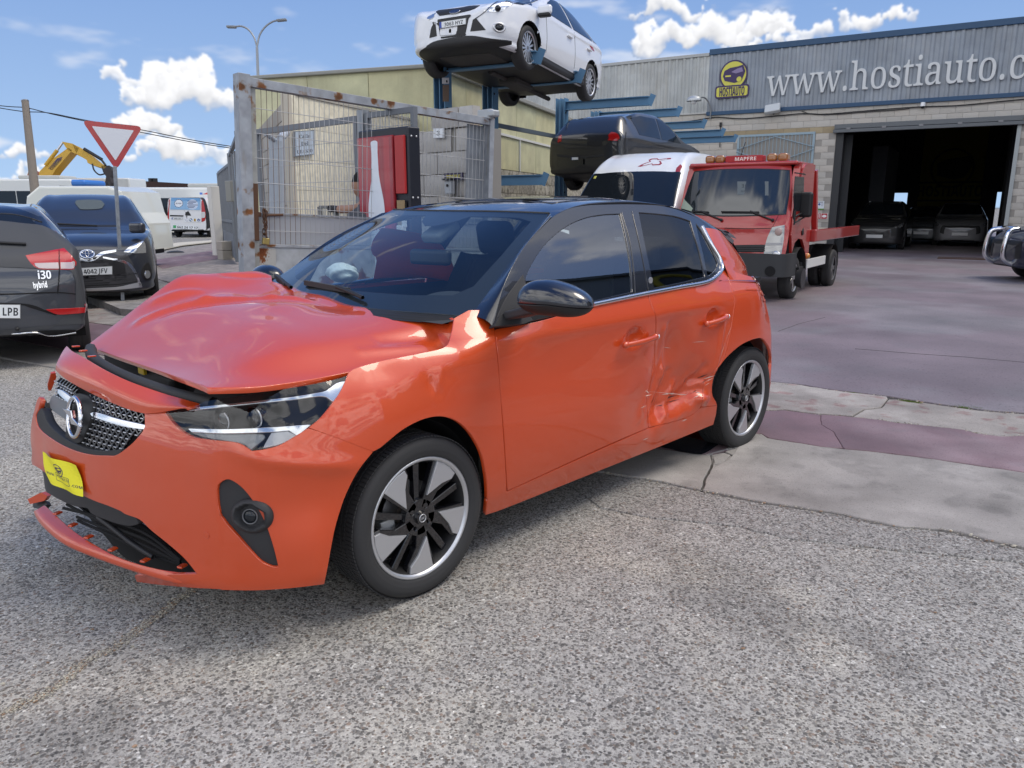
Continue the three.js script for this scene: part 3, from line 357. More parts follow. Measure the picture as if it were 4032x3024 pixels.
// facade frame: s runs to the viewer's right from its left end
const FN = V(.977, 0, -.215).normalize(), FX = V(-.215, 0, -.977).normalize(), FO = V(-24.6, 0, 2.3).addScaledVector(FX, -16.5), FK = FN.dot(V(-24.6, 0, 2.3)), FM = frame(FO, FX, V(0, 1, 0), FN);
const fp = (x, y) => { const p = plane(x, y, FN, FK).sub(FO); return [p.dot(FX), p.y]; };
const fbox = (s0, s1, h0, h1, z0, z1, r = 0) => box(s1 - s0, h1 - h0, z1 - z0, (s0 + s1) / 2, (h0 + h1) / 2, (z0 + z1) / 2, r).applyMatrix4(FM);
const fq = (s, h, z = 0) => V(s, h, z).applyMatrix4(FM);
const hall = thing('warehouse', 'grey clad warehouse with block walls and a wide dark doorway', 'building', FO.clone());
{
  const T = C2700, S = (x, y) => fp(...T([[x, y]])[0]), end = 22, roofH = 6.46, cb = 4.55, dTop = 3.78;
  const d0 = fp(3290, 560)[0], d1 = fp(4015, 520)[0], split = S(136, 400)[0];
  // cladding: separate ribbed sheets
  const gA = wallTex(101, [.72, .73, .72], [.62, .61, .58], .3), gB = wallTex(111, [.575, .605, .64], [.62, .63, .63], .3), mats = [gA, gB].map((t, i) => [0, 1, 2].map((k) => std([[.93, .94, .95], [1, 1, 1], [.96, .95, .94]][k], .5, .15, { map: t })));
  const rib = (s0, s1, h0, h1, mat) => { const P = [], n = Math.round((s1 - s0) / .25); for (let i = 0; i < n; i++) { const x = s0 + (i / n) * (s1 - s0), w = (s1 - s0) / n; P.push([x, 0], [x + w * .18, .036], [x + w * .42, .036], [x + w * .60, 0]); } P.push([s1, 0]); const pos = [], nor = [], uv = []; for (let i = 0; i < P.length - 1; i++) { const a = P[i], b = P[i + 1], l = Math.hypot(b[0] - a[0], b[1] - a[1]), nx = -(b[1] - a[1]) / l, nz = (b[0] - a[0]) / l; for (const [q, h] of [[a, h0], [b, h0], [b, h1], [a, h0], [b, h1], [a, h1]]) { pos.push(q[0], h, q[1]); nor.push(nx, 0, nz); uv.push(q[0] / 3, h / 3); } } put(hall, 'cladding_sheet', triGeo(pos, nor, uv).applyMatrix4(FM), mat); };
  for (let s = -3, k = 0; s < end - .01; k++) { const e = Math.min(s < split && s + 1 > split ? split : s + 1, end), g = s < split - .01 ? 0 : 1; if (e - s > .05) rib(s, e, cb + (g ? .02 : .0), roofH - .02 - (g ? 0 : .06), mats[g][k % 3]); s = e; }
  put(hall, 'cladding_back', fbox(-3, end, cb, roofH - .1, -.2, -.02), std([.2, .2, .2], .8));
  put(hall, 'roof_trim', fbox(split, end, roofH - .10, roofH + .08, -.1, .07, .015), MBlue); put(hall, 'roof_trim', fbox(-3, split - .004, roofH - .12, roofH - .02, -.1, .06, .01), std([.42, .43, .42], .5)); put(hall, 'trim_strip', fbox(split, end, cb - .10, cb + .02, -.1, .075, .01), MBlue); put(hall, 'trim_strip', fbox(-3, split - .004, cb - .03, cb + .02, -.1, .06, .005), std([.5, .5, .48], .5));
  // block wall
  put(hall, 'wall', merge([fbox(-3, d0, 0, cb - .03, -.25, -.002), fbox(d1, end, 0, cb - .03, -.25, -.002), fbox(d0, d1, dTop + .03, cb - .03, -.25, -.002)]), std([.34, .32, .29], .95));
  const wm = blockVars([[.53, .50, .45], [.51, .48, .43], [.55, .52, .47], [.50, .475, .43], [.54, .50, .445]]), tan = blockVars([[.39, .315, .20], [.36, .29, .185], [.42, .345, .225]]), win = [S(318, 730), S(752, 900)];
  const band = S(1000, 690)[1], row = .2, bandRow = Math.round(3.98 / row) - 1;
  layBlocks(hall, frame(fq(-3, 0, 0), FX, V(0, 1, 0), FN), end + 3, cb - .05, .4, row, wm, { depth: .014, amp: .006, joint: .008, keep: (x, y) => { const s = x - 3; if (s > d0 - .06 && s < d1 + .06 && y < dTop + .05) return 0; if (s > win[0][0] - .1 && s < win[1][0] + .1 && y > win[1][1] - .05 && y < win[0][1] + .05) return 0; if (s < 4 || s > d1 + 2.5) return 0; return 1; }, matOf: (x, y, k) => (Math.floor(y / row) === bandRow ? tan[k % 3] : wm[k]), rank: (x, y) => (Math.floor(y / row) === bandRow ? -40 : y < 1.2 ? 20 : 0), seed: 12 });
  // door rail, jambs
  put(hall, 'door_rail', merge([fbox(d0 - .05, d1 + .05, dTop + .03, dTop + .17, .02, .14, .01), fbox(d0 - .08, d1 + .1, dTop - .08, dTop + .02, .0, .16, .01)]), std([.13, .14, .15], .45, .5)); for (let k = 0; k < 5; k++) put(hall, 'rail_bracket', fbox(d0 + .3 + k * 1.0, d0 + .42 + k * 1.0, dTop - .0, dTop + .06, .13, .175), M.steel);
  put(hall, 'door_jamb', fbox(d0, d0 + .22, 0, dTop - .08, -.5, -.02), std([.035, .037, .04], .6)); put(hall, 'door_jamb', fbox(d1 - .07, d1 + .03, 0, dTop - .08, -.1, .06), std([.38, .41, .41], .5)); put(hall, 'door_leaf', fbox(d0 + .05, d0 + .42, .02, dTop - .1, -.62, -.55), std([.03, .032, .035], .6));
  // barred window
  const [w0, w1] = [S(310, 728), S(755, 905)], wh0 = w1[1], wh1 = w0[1], a = w0[0], b = w1[0]; const wn = put(hall, 'window', fbox(a + .06, b - .06, wh0 + .06, wh1 - .06, -.16, -.15), phy([.10, .13, .16], .12, 0, { clearcoat: 1 })); const fr = std([.30, .40, .46], .5);
  put(wn, 'window_frame', merge([fbox(a, a + .07, wh0, wh1, -.18, .03), fbox(b - .07, b, wh0, wh1, -.18, .03), fbox(a + .07, b - .07, wh1 - .07, wh1, -.18, .03), fbox(a + .07, b - .07, wh0, wh0 + .07, -.18, .03), fbox((a + b) / 2 - .03, (a + b) / 2 + .03, wh0 + .07, wh1 - .07, -.17, -.10)]), fr); put(wn, 'sill', fbox(a - .05, b + .05, wh0 - .07, wh0 - .004, -.1, .09, .01), std([.5, .5, .48], .8));
  const nb = 21; for (let k = 1; k < nb; k++) put(wn, 'bar', rod(fq(a + (b - a) * k / nb, wh0 + .05, .045), fq(a + (b - a) * k / nb, wh1 - .05, .045), .011), fr); const mid = (a + b) / 2, hm = (wh0 + wh1) / 2; for (const [p, q] of [[[a, hm + .05], [mid, wh1 - .1]], [[mid, wh1 - .1], [b, hm + .05]], [[a, hm - .02], [mid, wh0 + .1]], [[mid, wh0 + .1], [b, hm - .02]]]) put(wn, 'bar', rod(fq(p[0], p[1], .06), fq(q[0], q[1], .06), .013), fr);
  const c0 = fp(...CV([[840, 365]])[0]), c1 = fp(...CV([[945, 425]])[0]); const w2 = put(hall, 'window', fbox(c0[0], c1[0], c1[1] - .3, c0[1], .002, .012), M.black); for (let k = 0; k < 7; k++) { const s = lerp(c0[0], c1[0], k / 6); put(w2, 'bar', rod(fq(s, c1[1] - .3, .05), fq(s, c0[1], .05), .012), std([.6, .62, .62], .5)); }
  // letters
  const L0 = S(481, 495), L1 = S(1845, 405), txt = 'www.hostiauto.com', size = .80, w = textWidth(fontS, 'www.hostiauto', size), white = std([.66, .68, .68], .5); const sign = thing('lettering', 'row of large white raised letters of a web address on the grey cladding', 'sign', fq(L0[0], L0[1], .04));
  const tm = FM.clone().multiply(new THREE.Matrix4().makeTranslation(L0[0], (L0[1] + L1[1]) / 2, .04)); word(sign, fontS, txt, size, .05, tm, white, { sx: (L1[0] - L0[0]) / w });
  // badge board
  const P = (x, y) => S(x, y), p0 = P(180, 440), p1 = P(378, 492), yl = std([.66, .62, .10], .55), pu = std([.045, .025, .10], .5), bd = thing('logo_board', 'yellow and purple badge with a crashed car, left of the white lettering', 'sign', fq(p0[0], p1[1], .04)); const cx = (p0[0] + p1[0]) / 2, hw = (p1[0] - p0[0]) / 2, y0 = p1[1], y1 = p0[1] - .02, rr = (x0, ya, x1, yb, r) => { const o = []; for (const [X, Y, A] of [[x1 - r, yb - r, 0], [x0 + r, yb - r, 90], [x0 + r, ya + r, 180], [x1 - r, ya + r, 270]]) for (let k = 0; k <= 4; k++) { const t = (A + k * 22.5) * Math.PI / 180; o.push([X + r * Math.cos(t), Y + r * Math.sin(t)]); } return o; }, circ = (X, Y, r) => { const o = []; for (let k = 0; k < 40; k++) o.push([X + r * Math.cos(k * Math.PI / 20), Y + r * Math.sin(k * Math.PI / 20)]); return o; };
  const cy = y1 + .34; put(bd, 'disc_border', extr(circ(cx + .02, cy, .46), .02).translate(0, 0, .042).applyMatrix4(FM), pu); put(bd, 'disc', extr(circ(cx + .02, cy, .41), .02).translate(0, 0, .048).applyMatrix4(FM), yl); put(bd, 'plate_border', extr(rr(cx - hw, y0 - .04, cx + hw, y1 + .02, .09), .03).translate(0, 0, .050).applyMatrix4(FM), pu); put(bd, 'plate', extr(rr(cx - hw + .05, y0 + .01, cx + hw - .05, y1 - .03, .06), .03).translate(0, 0, .056).applyMatrix4(FM), yl);
  { const tw = textWidth(fontB, 'HOSTIAUTO', .27); word(bd, fontB, 'HOSTIAUTO', .27, .012, FM.clone().multiply(new THREE.Matrix4().makeTranslation(cx - hw + .14, (y0 + y1) / 2 - .14, .088)), pu, { sx: (2 * hw - .28) / tw }); }
  const cp = (pts, z, m) => put(bd, 'car_drawing', extr(pts.map((q) => [cx + .02 + q[0] * .40, cy + q[1] * .40]), .01).translate(0, 0, z).applyMatrix4(FM), m); cp([[-.75, .35], [-.3, .55], [.35, .62], [.75, .72], [.95, .2], [.68, -.5], [.1, -.64], [-.7, -.42], [-.86, -.05]], .07, pu); cp([[-.2, .22], [.34, .46], [.66, .52], [.78, .2], [.2, .08]], .076, std([.25, .2, .35], .5)); cp([[-.66, -.02], [-.2, -.02], [-.2, -.14], [-.66, -.14]], .076, yl); cp(circ(0, 0, .2).map((q) => [q[0] - cx * 0 + .48, q[1] - .38]), .076, yl);
  // fittings on the wall
  const lp = S(150, 612), lamp = thing('wall_lamp', 'curved arm lamp with a metal shade, left of the logo board', 'lamp', fq(lp[0], lp[1], .04)); const tip = S(84, 530), e = (s, h, z) => fq(s, h, z); put(lamp, 'arm', tube([e(lp[0], lp[1] - .1, .06), e(lp[0], lp[1] + .25, .10), e(lp[0] - .12, lp[1] + .52, .25), e((lp[0] + tip[0]) / 2, tip[1] + .08, .45), e(tip[0] + .12, tip[1] + .02, .6)], .025, 6, 24), std([.28, .29, .3], .5, .5)); const sh = new THREE.SphereGeometry(.2, 20, 10, 0, 6.3, 0, 1.7).scale(1.25, .8, .9).translate(tip[0], tip[1] - .02, .62).applyMatrix4(FM); put(lamp, 'lamp_shade', sh, std([.5, .52, .53], .4, .5)); put(lamp, 'bulb', new THREE.SphereGeometry(.1, 12, 8).translate(tip[0], tip[1] - .05, .62).applyMatrix4(FM), M.white);
  const fl = S(525, 575), fd = thing('floodlight', 'flat grey floodlight under the cladding edge, above the barred window', 'lamp', fq(fl[0], fl[1], .04)); put(fd, 'housing', box(.48, .30, .14, 0, 0, 0, .03).rotateX(-.6).rotateZ(.12).translate(fl[0], fl[1], .22).applyMatrix4(FM), std([.55, .57, .57], .5)); put(fd, 'bracket', bar(fq(fl[0], fl[1] - .15, .0), fq(fl[0], fl[1] - .05, .2), .05, .03), M.steel);
  const cc = S(1410, 546), cam2 = thing('security_camera', 'small round white camera under the cladding edge, above the doorway', 'camera', fq(cc[0], cc[1], .02)); put(cam2, 'housing', new THREE.CylinderGeometry(.06, .075, .11, 16).translate(cc[0], cc[1], .08).applyMatrix4(FM), M.white); put(cam2, 'dome', new THREE.SphereGeometry(.062, 16, 8).translate(cc[0], cc[1] - .06, .08).applyMatrix4(FM), M.darkglass);
  const cab = (pts, r, lb) => solo('cable', tube(pts.map((q) => { const p = S(q[0], q[1]); return fq(p[0], p[1], .045); }), r, 5, 80), M.black, lb, 'cable'); cab([[-20, 650], [60, 640], [180, 622], [330, 630], [560, 612], [700, 600], [830, 604], [1000, 590], [1180, 575], [1400, 560], [1620, 552], [1850, 530], [2040, 512]], .016, 'thick dark cable strung along the wall under the cladding'); cab([[690, 585], [750, 603], [900, 604], [1050, 592], [1240, 580], [1330, 570]], .010, 'thin sagging cable below the thick one, above the doorway');
  { const p = S(210, 665), q = S(205, 800); solo('wall_pipe', merge([rod(fq(p[0], p[1], .05), fq(q[0], q[1], .05), .014), box(.07, .14, .06, p[0], p[1], .05, .01).applyMatrix4(FM)]), M.black, 'thin dark pipe hanging on the wall left of the barred window', 'pipe'); }
  const notice = (x0, y0, x1, y1, draw, lb) => { const a = fp(...CI([[x0, y0]])[0]), b = fp(...CI([[x1, y1]])[0]); const t = canvasTex(160, 190, draw), g = box(b[0] - a[0], a[1] - b[1], .006, (a[0] + b[0]) / 2, (a[1] + b[1]) / 2, .035); const m = std(0xffffff, .6, 0, { map: t }); solo('notice', g.applyMatrix4(FM), m, lb, 'sign'); };
  notice(46, 692, 104, 772, (g, w, h) => { g.fillStyle = '#dfe6ea'; g.fillRect(0, 0, w, h); g.fillStyle = '#445'; g.fillRect(15, 16, 120, 14); g.fillStyle = '#3b5c9a'; g.beginPath(); g.arc(50, 70, 26, 0, 7); g.fill(); g.fillStyle = '#99a'; for (let k = 0; k < 4; k++) g.fillRect(84, 50 + k * 18, 60, 8); g.fillStyle = '#6a9a3a'; g.fillRect(0, 165, w, 25); }, 'white paper notice with blue mark on the wall beside the doorway');
  notice(52, 804, 138, 860, (g, w, h) => { g.fillStyle = '#e6e2de'; g.fillRect(0, 0, w, h); g.fillStyle = '#b01f28'; g.fillRect(8, 10, 44, h - 20); g.fillRect(60, 10, w - 68, h - 20); g.fillStyle = '#f2eeee'; g.beginPath(); g.ellipse(106, 96, 36, 44, 0, 0, 7); g.fill(); g.fillRect(20, 30, 8, 120); g.fillRect(34, 30, 6, 120); }, 'red and white fire hose sign on the wall beside the doorway');
  // inside: floor, walls, roof with opaque strips, daylight put into their emissive colour
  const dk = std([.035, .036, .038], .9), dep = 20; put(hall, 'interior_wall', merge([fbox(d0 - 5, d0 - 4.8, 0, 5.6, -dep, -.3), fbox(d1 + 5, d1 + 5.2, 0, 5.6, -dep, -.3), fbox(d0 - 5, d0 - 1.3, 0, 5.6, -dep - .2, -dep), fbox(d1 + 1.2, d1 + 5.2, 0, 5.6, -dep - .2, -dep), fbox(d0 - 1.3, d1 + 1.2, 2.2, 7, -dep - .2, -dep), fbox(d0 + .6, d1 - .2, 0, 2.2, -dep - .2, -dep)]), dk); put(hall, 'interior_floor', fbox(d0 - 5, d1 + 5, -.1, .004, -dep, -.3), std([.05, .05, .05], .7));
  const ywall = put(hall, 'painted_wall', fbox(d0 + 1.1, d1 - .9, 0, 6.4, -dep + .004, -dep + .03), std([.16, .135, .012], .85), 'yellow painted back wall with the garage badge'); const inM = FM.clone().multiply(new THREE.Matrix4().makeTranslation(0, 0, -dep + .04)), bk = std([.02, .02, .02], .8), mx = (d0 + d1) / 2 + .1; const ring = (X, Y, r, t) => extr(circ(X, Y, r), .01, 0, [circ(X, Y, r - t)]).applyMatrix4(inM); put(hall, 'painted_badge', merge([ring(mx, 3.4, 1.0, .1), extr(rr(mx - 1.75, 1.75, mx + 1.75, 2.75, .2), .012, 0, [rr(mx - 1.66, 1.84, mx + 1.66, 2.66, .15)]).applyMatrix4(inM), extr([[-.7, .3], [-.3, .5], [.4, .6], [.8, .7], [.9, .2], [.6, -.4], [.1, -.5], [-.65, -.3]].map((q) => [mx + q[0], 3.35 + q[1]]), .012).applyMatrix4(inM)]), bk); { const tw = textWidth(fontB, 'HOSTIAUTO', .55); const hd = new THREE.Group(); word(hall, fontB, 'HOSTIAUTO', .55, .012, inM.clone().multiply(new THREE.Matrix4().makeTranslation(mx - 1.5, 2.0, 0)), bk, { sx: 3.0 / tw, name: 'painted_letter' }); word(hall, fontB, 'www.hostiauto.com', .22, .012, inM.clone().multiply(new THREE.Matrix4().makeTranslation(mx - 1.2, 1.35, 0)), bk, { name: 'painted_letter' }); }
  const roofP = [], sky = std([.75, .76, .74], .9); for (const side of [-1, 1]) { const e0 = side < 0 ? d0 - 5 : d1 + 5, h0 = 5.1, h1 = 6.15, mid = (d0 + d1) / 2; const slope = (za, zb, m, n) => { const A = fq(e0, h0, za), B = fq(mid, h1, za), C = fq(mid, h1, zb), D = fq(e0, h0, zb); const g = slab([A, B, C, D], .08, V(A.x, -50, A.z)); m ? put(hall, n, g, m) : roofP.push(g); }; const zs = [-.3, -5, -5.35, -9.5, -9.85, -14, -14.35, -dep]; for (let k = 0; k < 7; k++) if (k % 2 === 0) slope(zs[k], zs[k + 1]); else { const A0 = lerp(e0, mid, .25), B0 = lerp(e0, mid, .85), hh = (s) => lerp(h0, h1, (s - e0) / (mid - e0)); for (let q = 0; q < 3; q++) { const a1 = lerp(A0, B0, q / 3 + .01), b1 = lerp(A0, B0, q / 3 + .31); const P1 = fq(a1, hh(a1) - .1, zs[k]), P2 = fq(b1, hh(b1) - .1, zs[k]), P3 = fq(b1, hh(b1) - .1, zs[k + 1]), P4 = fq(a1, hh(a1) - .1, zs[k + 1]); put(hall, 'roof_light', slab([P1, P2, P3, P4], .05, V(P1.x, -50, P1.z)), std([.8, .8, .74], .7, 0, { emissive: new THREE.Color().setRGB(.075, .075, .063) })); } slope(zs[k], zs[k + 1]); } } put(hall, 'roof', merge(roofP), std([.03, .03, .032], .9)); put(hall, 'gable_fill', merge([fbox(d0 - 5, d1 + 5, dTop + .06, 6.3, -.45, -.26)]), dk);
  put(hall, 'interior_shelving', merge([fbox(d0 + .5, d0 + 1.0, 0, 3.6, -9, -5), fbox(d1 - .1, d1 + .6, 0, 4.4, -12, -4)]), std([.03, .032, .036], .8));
  solo('steel_plate', fbox(fp(3700, 1030)[0], fp(3700, 1030)[0] + 2.6, .012, .05, 1.1, 1.75), std([.11, .07, .06], .7, .3), 'low dark steel plate lying on the ground before the doorway', 'plate');
}
// ---------------------------------------------------------------- cream warehouse at the left, behind the yard wall
const flatDir = (px) => { const d = ray(px, 818); d.y = 0; return d.normalize(); };
const creamT = wallTex(121, [.80, .79, .645], [.66, .63, .50], .22), creamM = [0, 1, 2].map((k) => std([[1, 1, 1], [.95, .96, .95], [1, .98, .93]][k], .7, 0, { map: creamT }));
const wallUV = (g, sc = 2.2) => { const p = g.attributes.position, n = g.attributes.normal, uv = g.attributes.uv; for (let i = 0; i < p.count; i++) { uv.setXY(i, (Math.abs(n.getX(i)) > Math.abs(n.getZ(i)) ? p.getZ(i) : p.getX(i)) / sc, Math.abs(n.getY(i)) > .8 ? p.getZ(i) / sc : p.getY(i) / sc); } return g; };
{
  const C0 = atD(1705, 265, 13.4), H = C0.y, along = flatDir(3120), left = V(-along.z, 0, along.x); if (left.clone().dot(RGT) > 0) left.negate(); const out = left.clone().negate(); // long wall runs along; its face looks to out
  const A = V(C0.x, 0, C0.z), W = plane(988, 420, along, along.dot(C0)).sub(C0).dot(left), Lg = 13.2, ew = thing('cream_warehouse', 'pale cream panel warehouse with stained block base behind the yard wall', 'building', A.clone());
  const MXl = frame(A, along, V(0, 1, 0), out), MXf = frame(A.clone().addScaledVector(left, W), left.clone().negate(), V(0, 1, 0), along.clone().negate()); const L = (g) => g.applyMatrix4(MXl), F = (g) => g.applyMatrix4(MXf);
  for (let k = 0; k < 3; k++) put(ew, 'panel', wallUV(F(box(W / 3 - .012, H, .06, W / 6 + (k * W) / 3, H / 2, -.03))), creamM[k]); put(ew, 'gable_core', F(box(W - .1, H - .05, .2, W / 2, H / 2 - .03, -.18)), M.plastic);
  const nL = 9, hb = 2.25; for (let k = 0; k < nL; k++) { put(ew, 'panel', wallUV(L(box(Lg / nL - .014, H - hb - .75, .05, Lg / nL * (k + .5), (H + hb + .69) / 2, -.025))), creamM[(k + 1) % 3]); put(ew, 'panel', wallUV(L(box(Lg / nL - .014, .70, .05, Lg / nL * (k + .5), hb + .36, -.025))), creamM[k % 3]); } put(ew, 'core', L(box(Lg - .1, H - .1, .2, Lg / 2, H / 2 - .05, -.17)), std([.3, .29, .24], .9));
  put(ew, 'white_rail', L(box(Lg, .05, .03, Lg / 2, hb + .735, .017)), std([.7, .7, .66], .6)); put(ew, 'gutter', merge([L(box(Lg, .10, .12, Lg / 2, H + .02, .03, .02)), F(box(W, .07, .1, W / 2, H + .02, .02, .02))]), std([.30, .30, .27], .7)); put(ew, 'downpipe', merge([rod(A.clone().addScaledVector(out, .07).setY(.2), A.clone().addScaledVector(out, .07).setY(H), .05)]), std([.6, .6, .57], .5)); put(ew, 'downpipe', L(box(.04, .72, .03, 4.6, hb + .36, .02)), std([.7, .7, .66], .6));
  layBlocks(ew, MXl.clone().multiply(new THREE.Matrix4().makeTranslation(0, 0, 0)), Lg, hb, .4, .25, [0, 1, 2, 3].map((k) => std([[.52, .49, .40], [.47, .44, .36], [.40, .375, .32], [.55, .52, .44]][k], .9, 0, { bumpMap: roughB, bumpScale: .003, map: wallTex(140 + k, [1, 1, 1].map((v) => v * .95), [.30, .28, .25], .55 + .1 * k, 128) })), { depth: .012, amp: .003, joint: .010, seed: 31, max: 280 });
  const rust = std([.30, .16, .07], .9); put(ew, 'rust_streak', L(box(.03, 1.6, .004, 2.6, hb + .8, .003)), rust); 
}
// ---------------------------------------------------------------- wedge-shaped yard wall with the street name, and the block pier
{
  const C0 = atD(1143, 372, 10.4), H = C0.y, base = V(C0.x, 0, C0.z), dr = flatDir(3170), dl = flatDir(738); const wall = thing('yard_wall', 'cream painted yard wall meeting a bare block wall at a sharp corner', 'wall', base.clone());
  const outR = V(dr.z, 0, -dr.x); if (outR.dot(CAM.clone().sub(base)) < 0) outR.negate(); const outL = V(dl.z, 0, -dl.x); if (outL.dot(CAM.clone().sub(base)) < 0) outL.negate();
  const MR = frame(base, dr, V(0, 1, 0), outR), WR = 4.6, WL = 6.5; const cm = [0, 1, 2, 3].map((k) => std([[.80, .755, .60], [.78, .735, .585], [.82, .775, .62], [.79, .75, .60]][k], .85, 0, { map: wallTex(150 + k, [.98, .98, .98], [.86, .84, .80], .3, 256), bumpMap: roughB, bumpScale: .002 }));
  layBlocks(wall, MR, WR, H, .8, .4, cm, { depth: .012, amp: .0015, joint: .006, seed: 41 }); put(wall, 'wall_core', box(WR - .3, H - .01, .10, WR / 2 + .15, H / 2, -.052).applyMatrix4(MR), std([.55, .52, .42], .9)); put(wall, 'coping', box(WR - .1, .05, .14, WR / 2 + .05, H + .024, -.04, .01).applyMatrix4(MR), std([.45, .43, .37], .9));
  const ML = frame(base.clone().addScaledVector(dl, WL), dl.clone().negate(), V(0, 1, 0), outL); layBlocks(wall, ML, WL, H, .5, .25, blockVars([[.43, .39, .33], [.40, .365, .31], [.46, .42, .355], [.38, .35, .30]]), { depth: .018, amp: .005, joint: .014, seed: 43 }); put(wall, 'wall_core', box(WL - .3, H - .01, .10, WL / 2 - .15, H / 2, -.052).applyMatrix4(ML), std([.28, .26, .23], .95)); put(wall, 'corner_post', box(.10, H + .02, .12, -.03, H / 2, -.05, .01).applyMatrix4(frame(base, dr, V(0, 1, 0), outR)), std([.52, .48, .40], .9));
  // street tiles
  const on = (q) => plane(q[0], q[1], outR, outR.dot(base.clone().addScaledVector(outR, .045))); const tq = CG([[570, 492], [713, 484], [713, 660], [574, 676]]).map(on); const tile = canvasTex(256, 300, (g, w, h) => { g.fillStyle = '#b9c6d4'; g.fillRect(0, 0, w, h); g.strokeStyle = '#7c8896'; g.lineWidth = 2; for (const p of [[[128, 0], [110, 70], [128, 140], [120, 300]], [[0, 110], [70, 120], [128, 140], [256, 90]], [[128, 140], [190, 190], [256, 200]], [[0, 220], [60, 190], [128, 140]]]) { g.beginPath(); p.forEach((q, i) => (i ? g.lineTo(...q) : g.moveTo(...q))); g.stroke(); } g.strokeStyle = '#53616f'; g.lineWidth = 8; g.strokeRect(4, 4, w - 8, h - 8); g.fillStyle = '#1a2230'; g.textAlign = 'center'; g.font = 'bold 58px serif'; g.fillText('Calle', 128, 88); g.fillText('Del', 128, 176); g.font = 'bold 54px serif'; g.fillText('URANIO', 128, 268, 210); });
  const ts = thing('street_name_tiles', 'pale blue tiled street name plate on the cream yard wall', 'sign', tq[3].clone()); put(ts, 'plate', slab(tq.map((p) => p.clone()), .025), std([.4, .45, .5], .6)); const lift = tq.map((p) => p.clone().addScaledVector(outR, .003)); put(ts, 'lettering', quad(lift[0], lift[1], lift[2], lift[3]), std(0xffffff, .35, 0, { map: tile }));
  { const p = CG([[455, 560], [500, 520], [512, 1100], [450, 1100]]), o = (q, k) => plane(q[0], q[1], outR, outR.dot(base) + k); const a = o([1105, 545], .15), b = o([1105, 860], .15); solo('drainpipe', merge([rod(a, b, .055), rod(a, o([1128, 520], .05), .05)]), std([.40, .44, .50], .5), 'grey drainpipe down the corner of the yard wall', 'pipe'); const c = o([1085, 555], .25), d = o([1085, 860], .25); solo('drainpipe', merge([bar(c, d, .13, .09), rod(c, o([1045, 525], .3), .03)]), std([.33, .37, .42], .5), 'flat grey duct beside the round drainpipe at the wall corner', 'pipe'); }
}
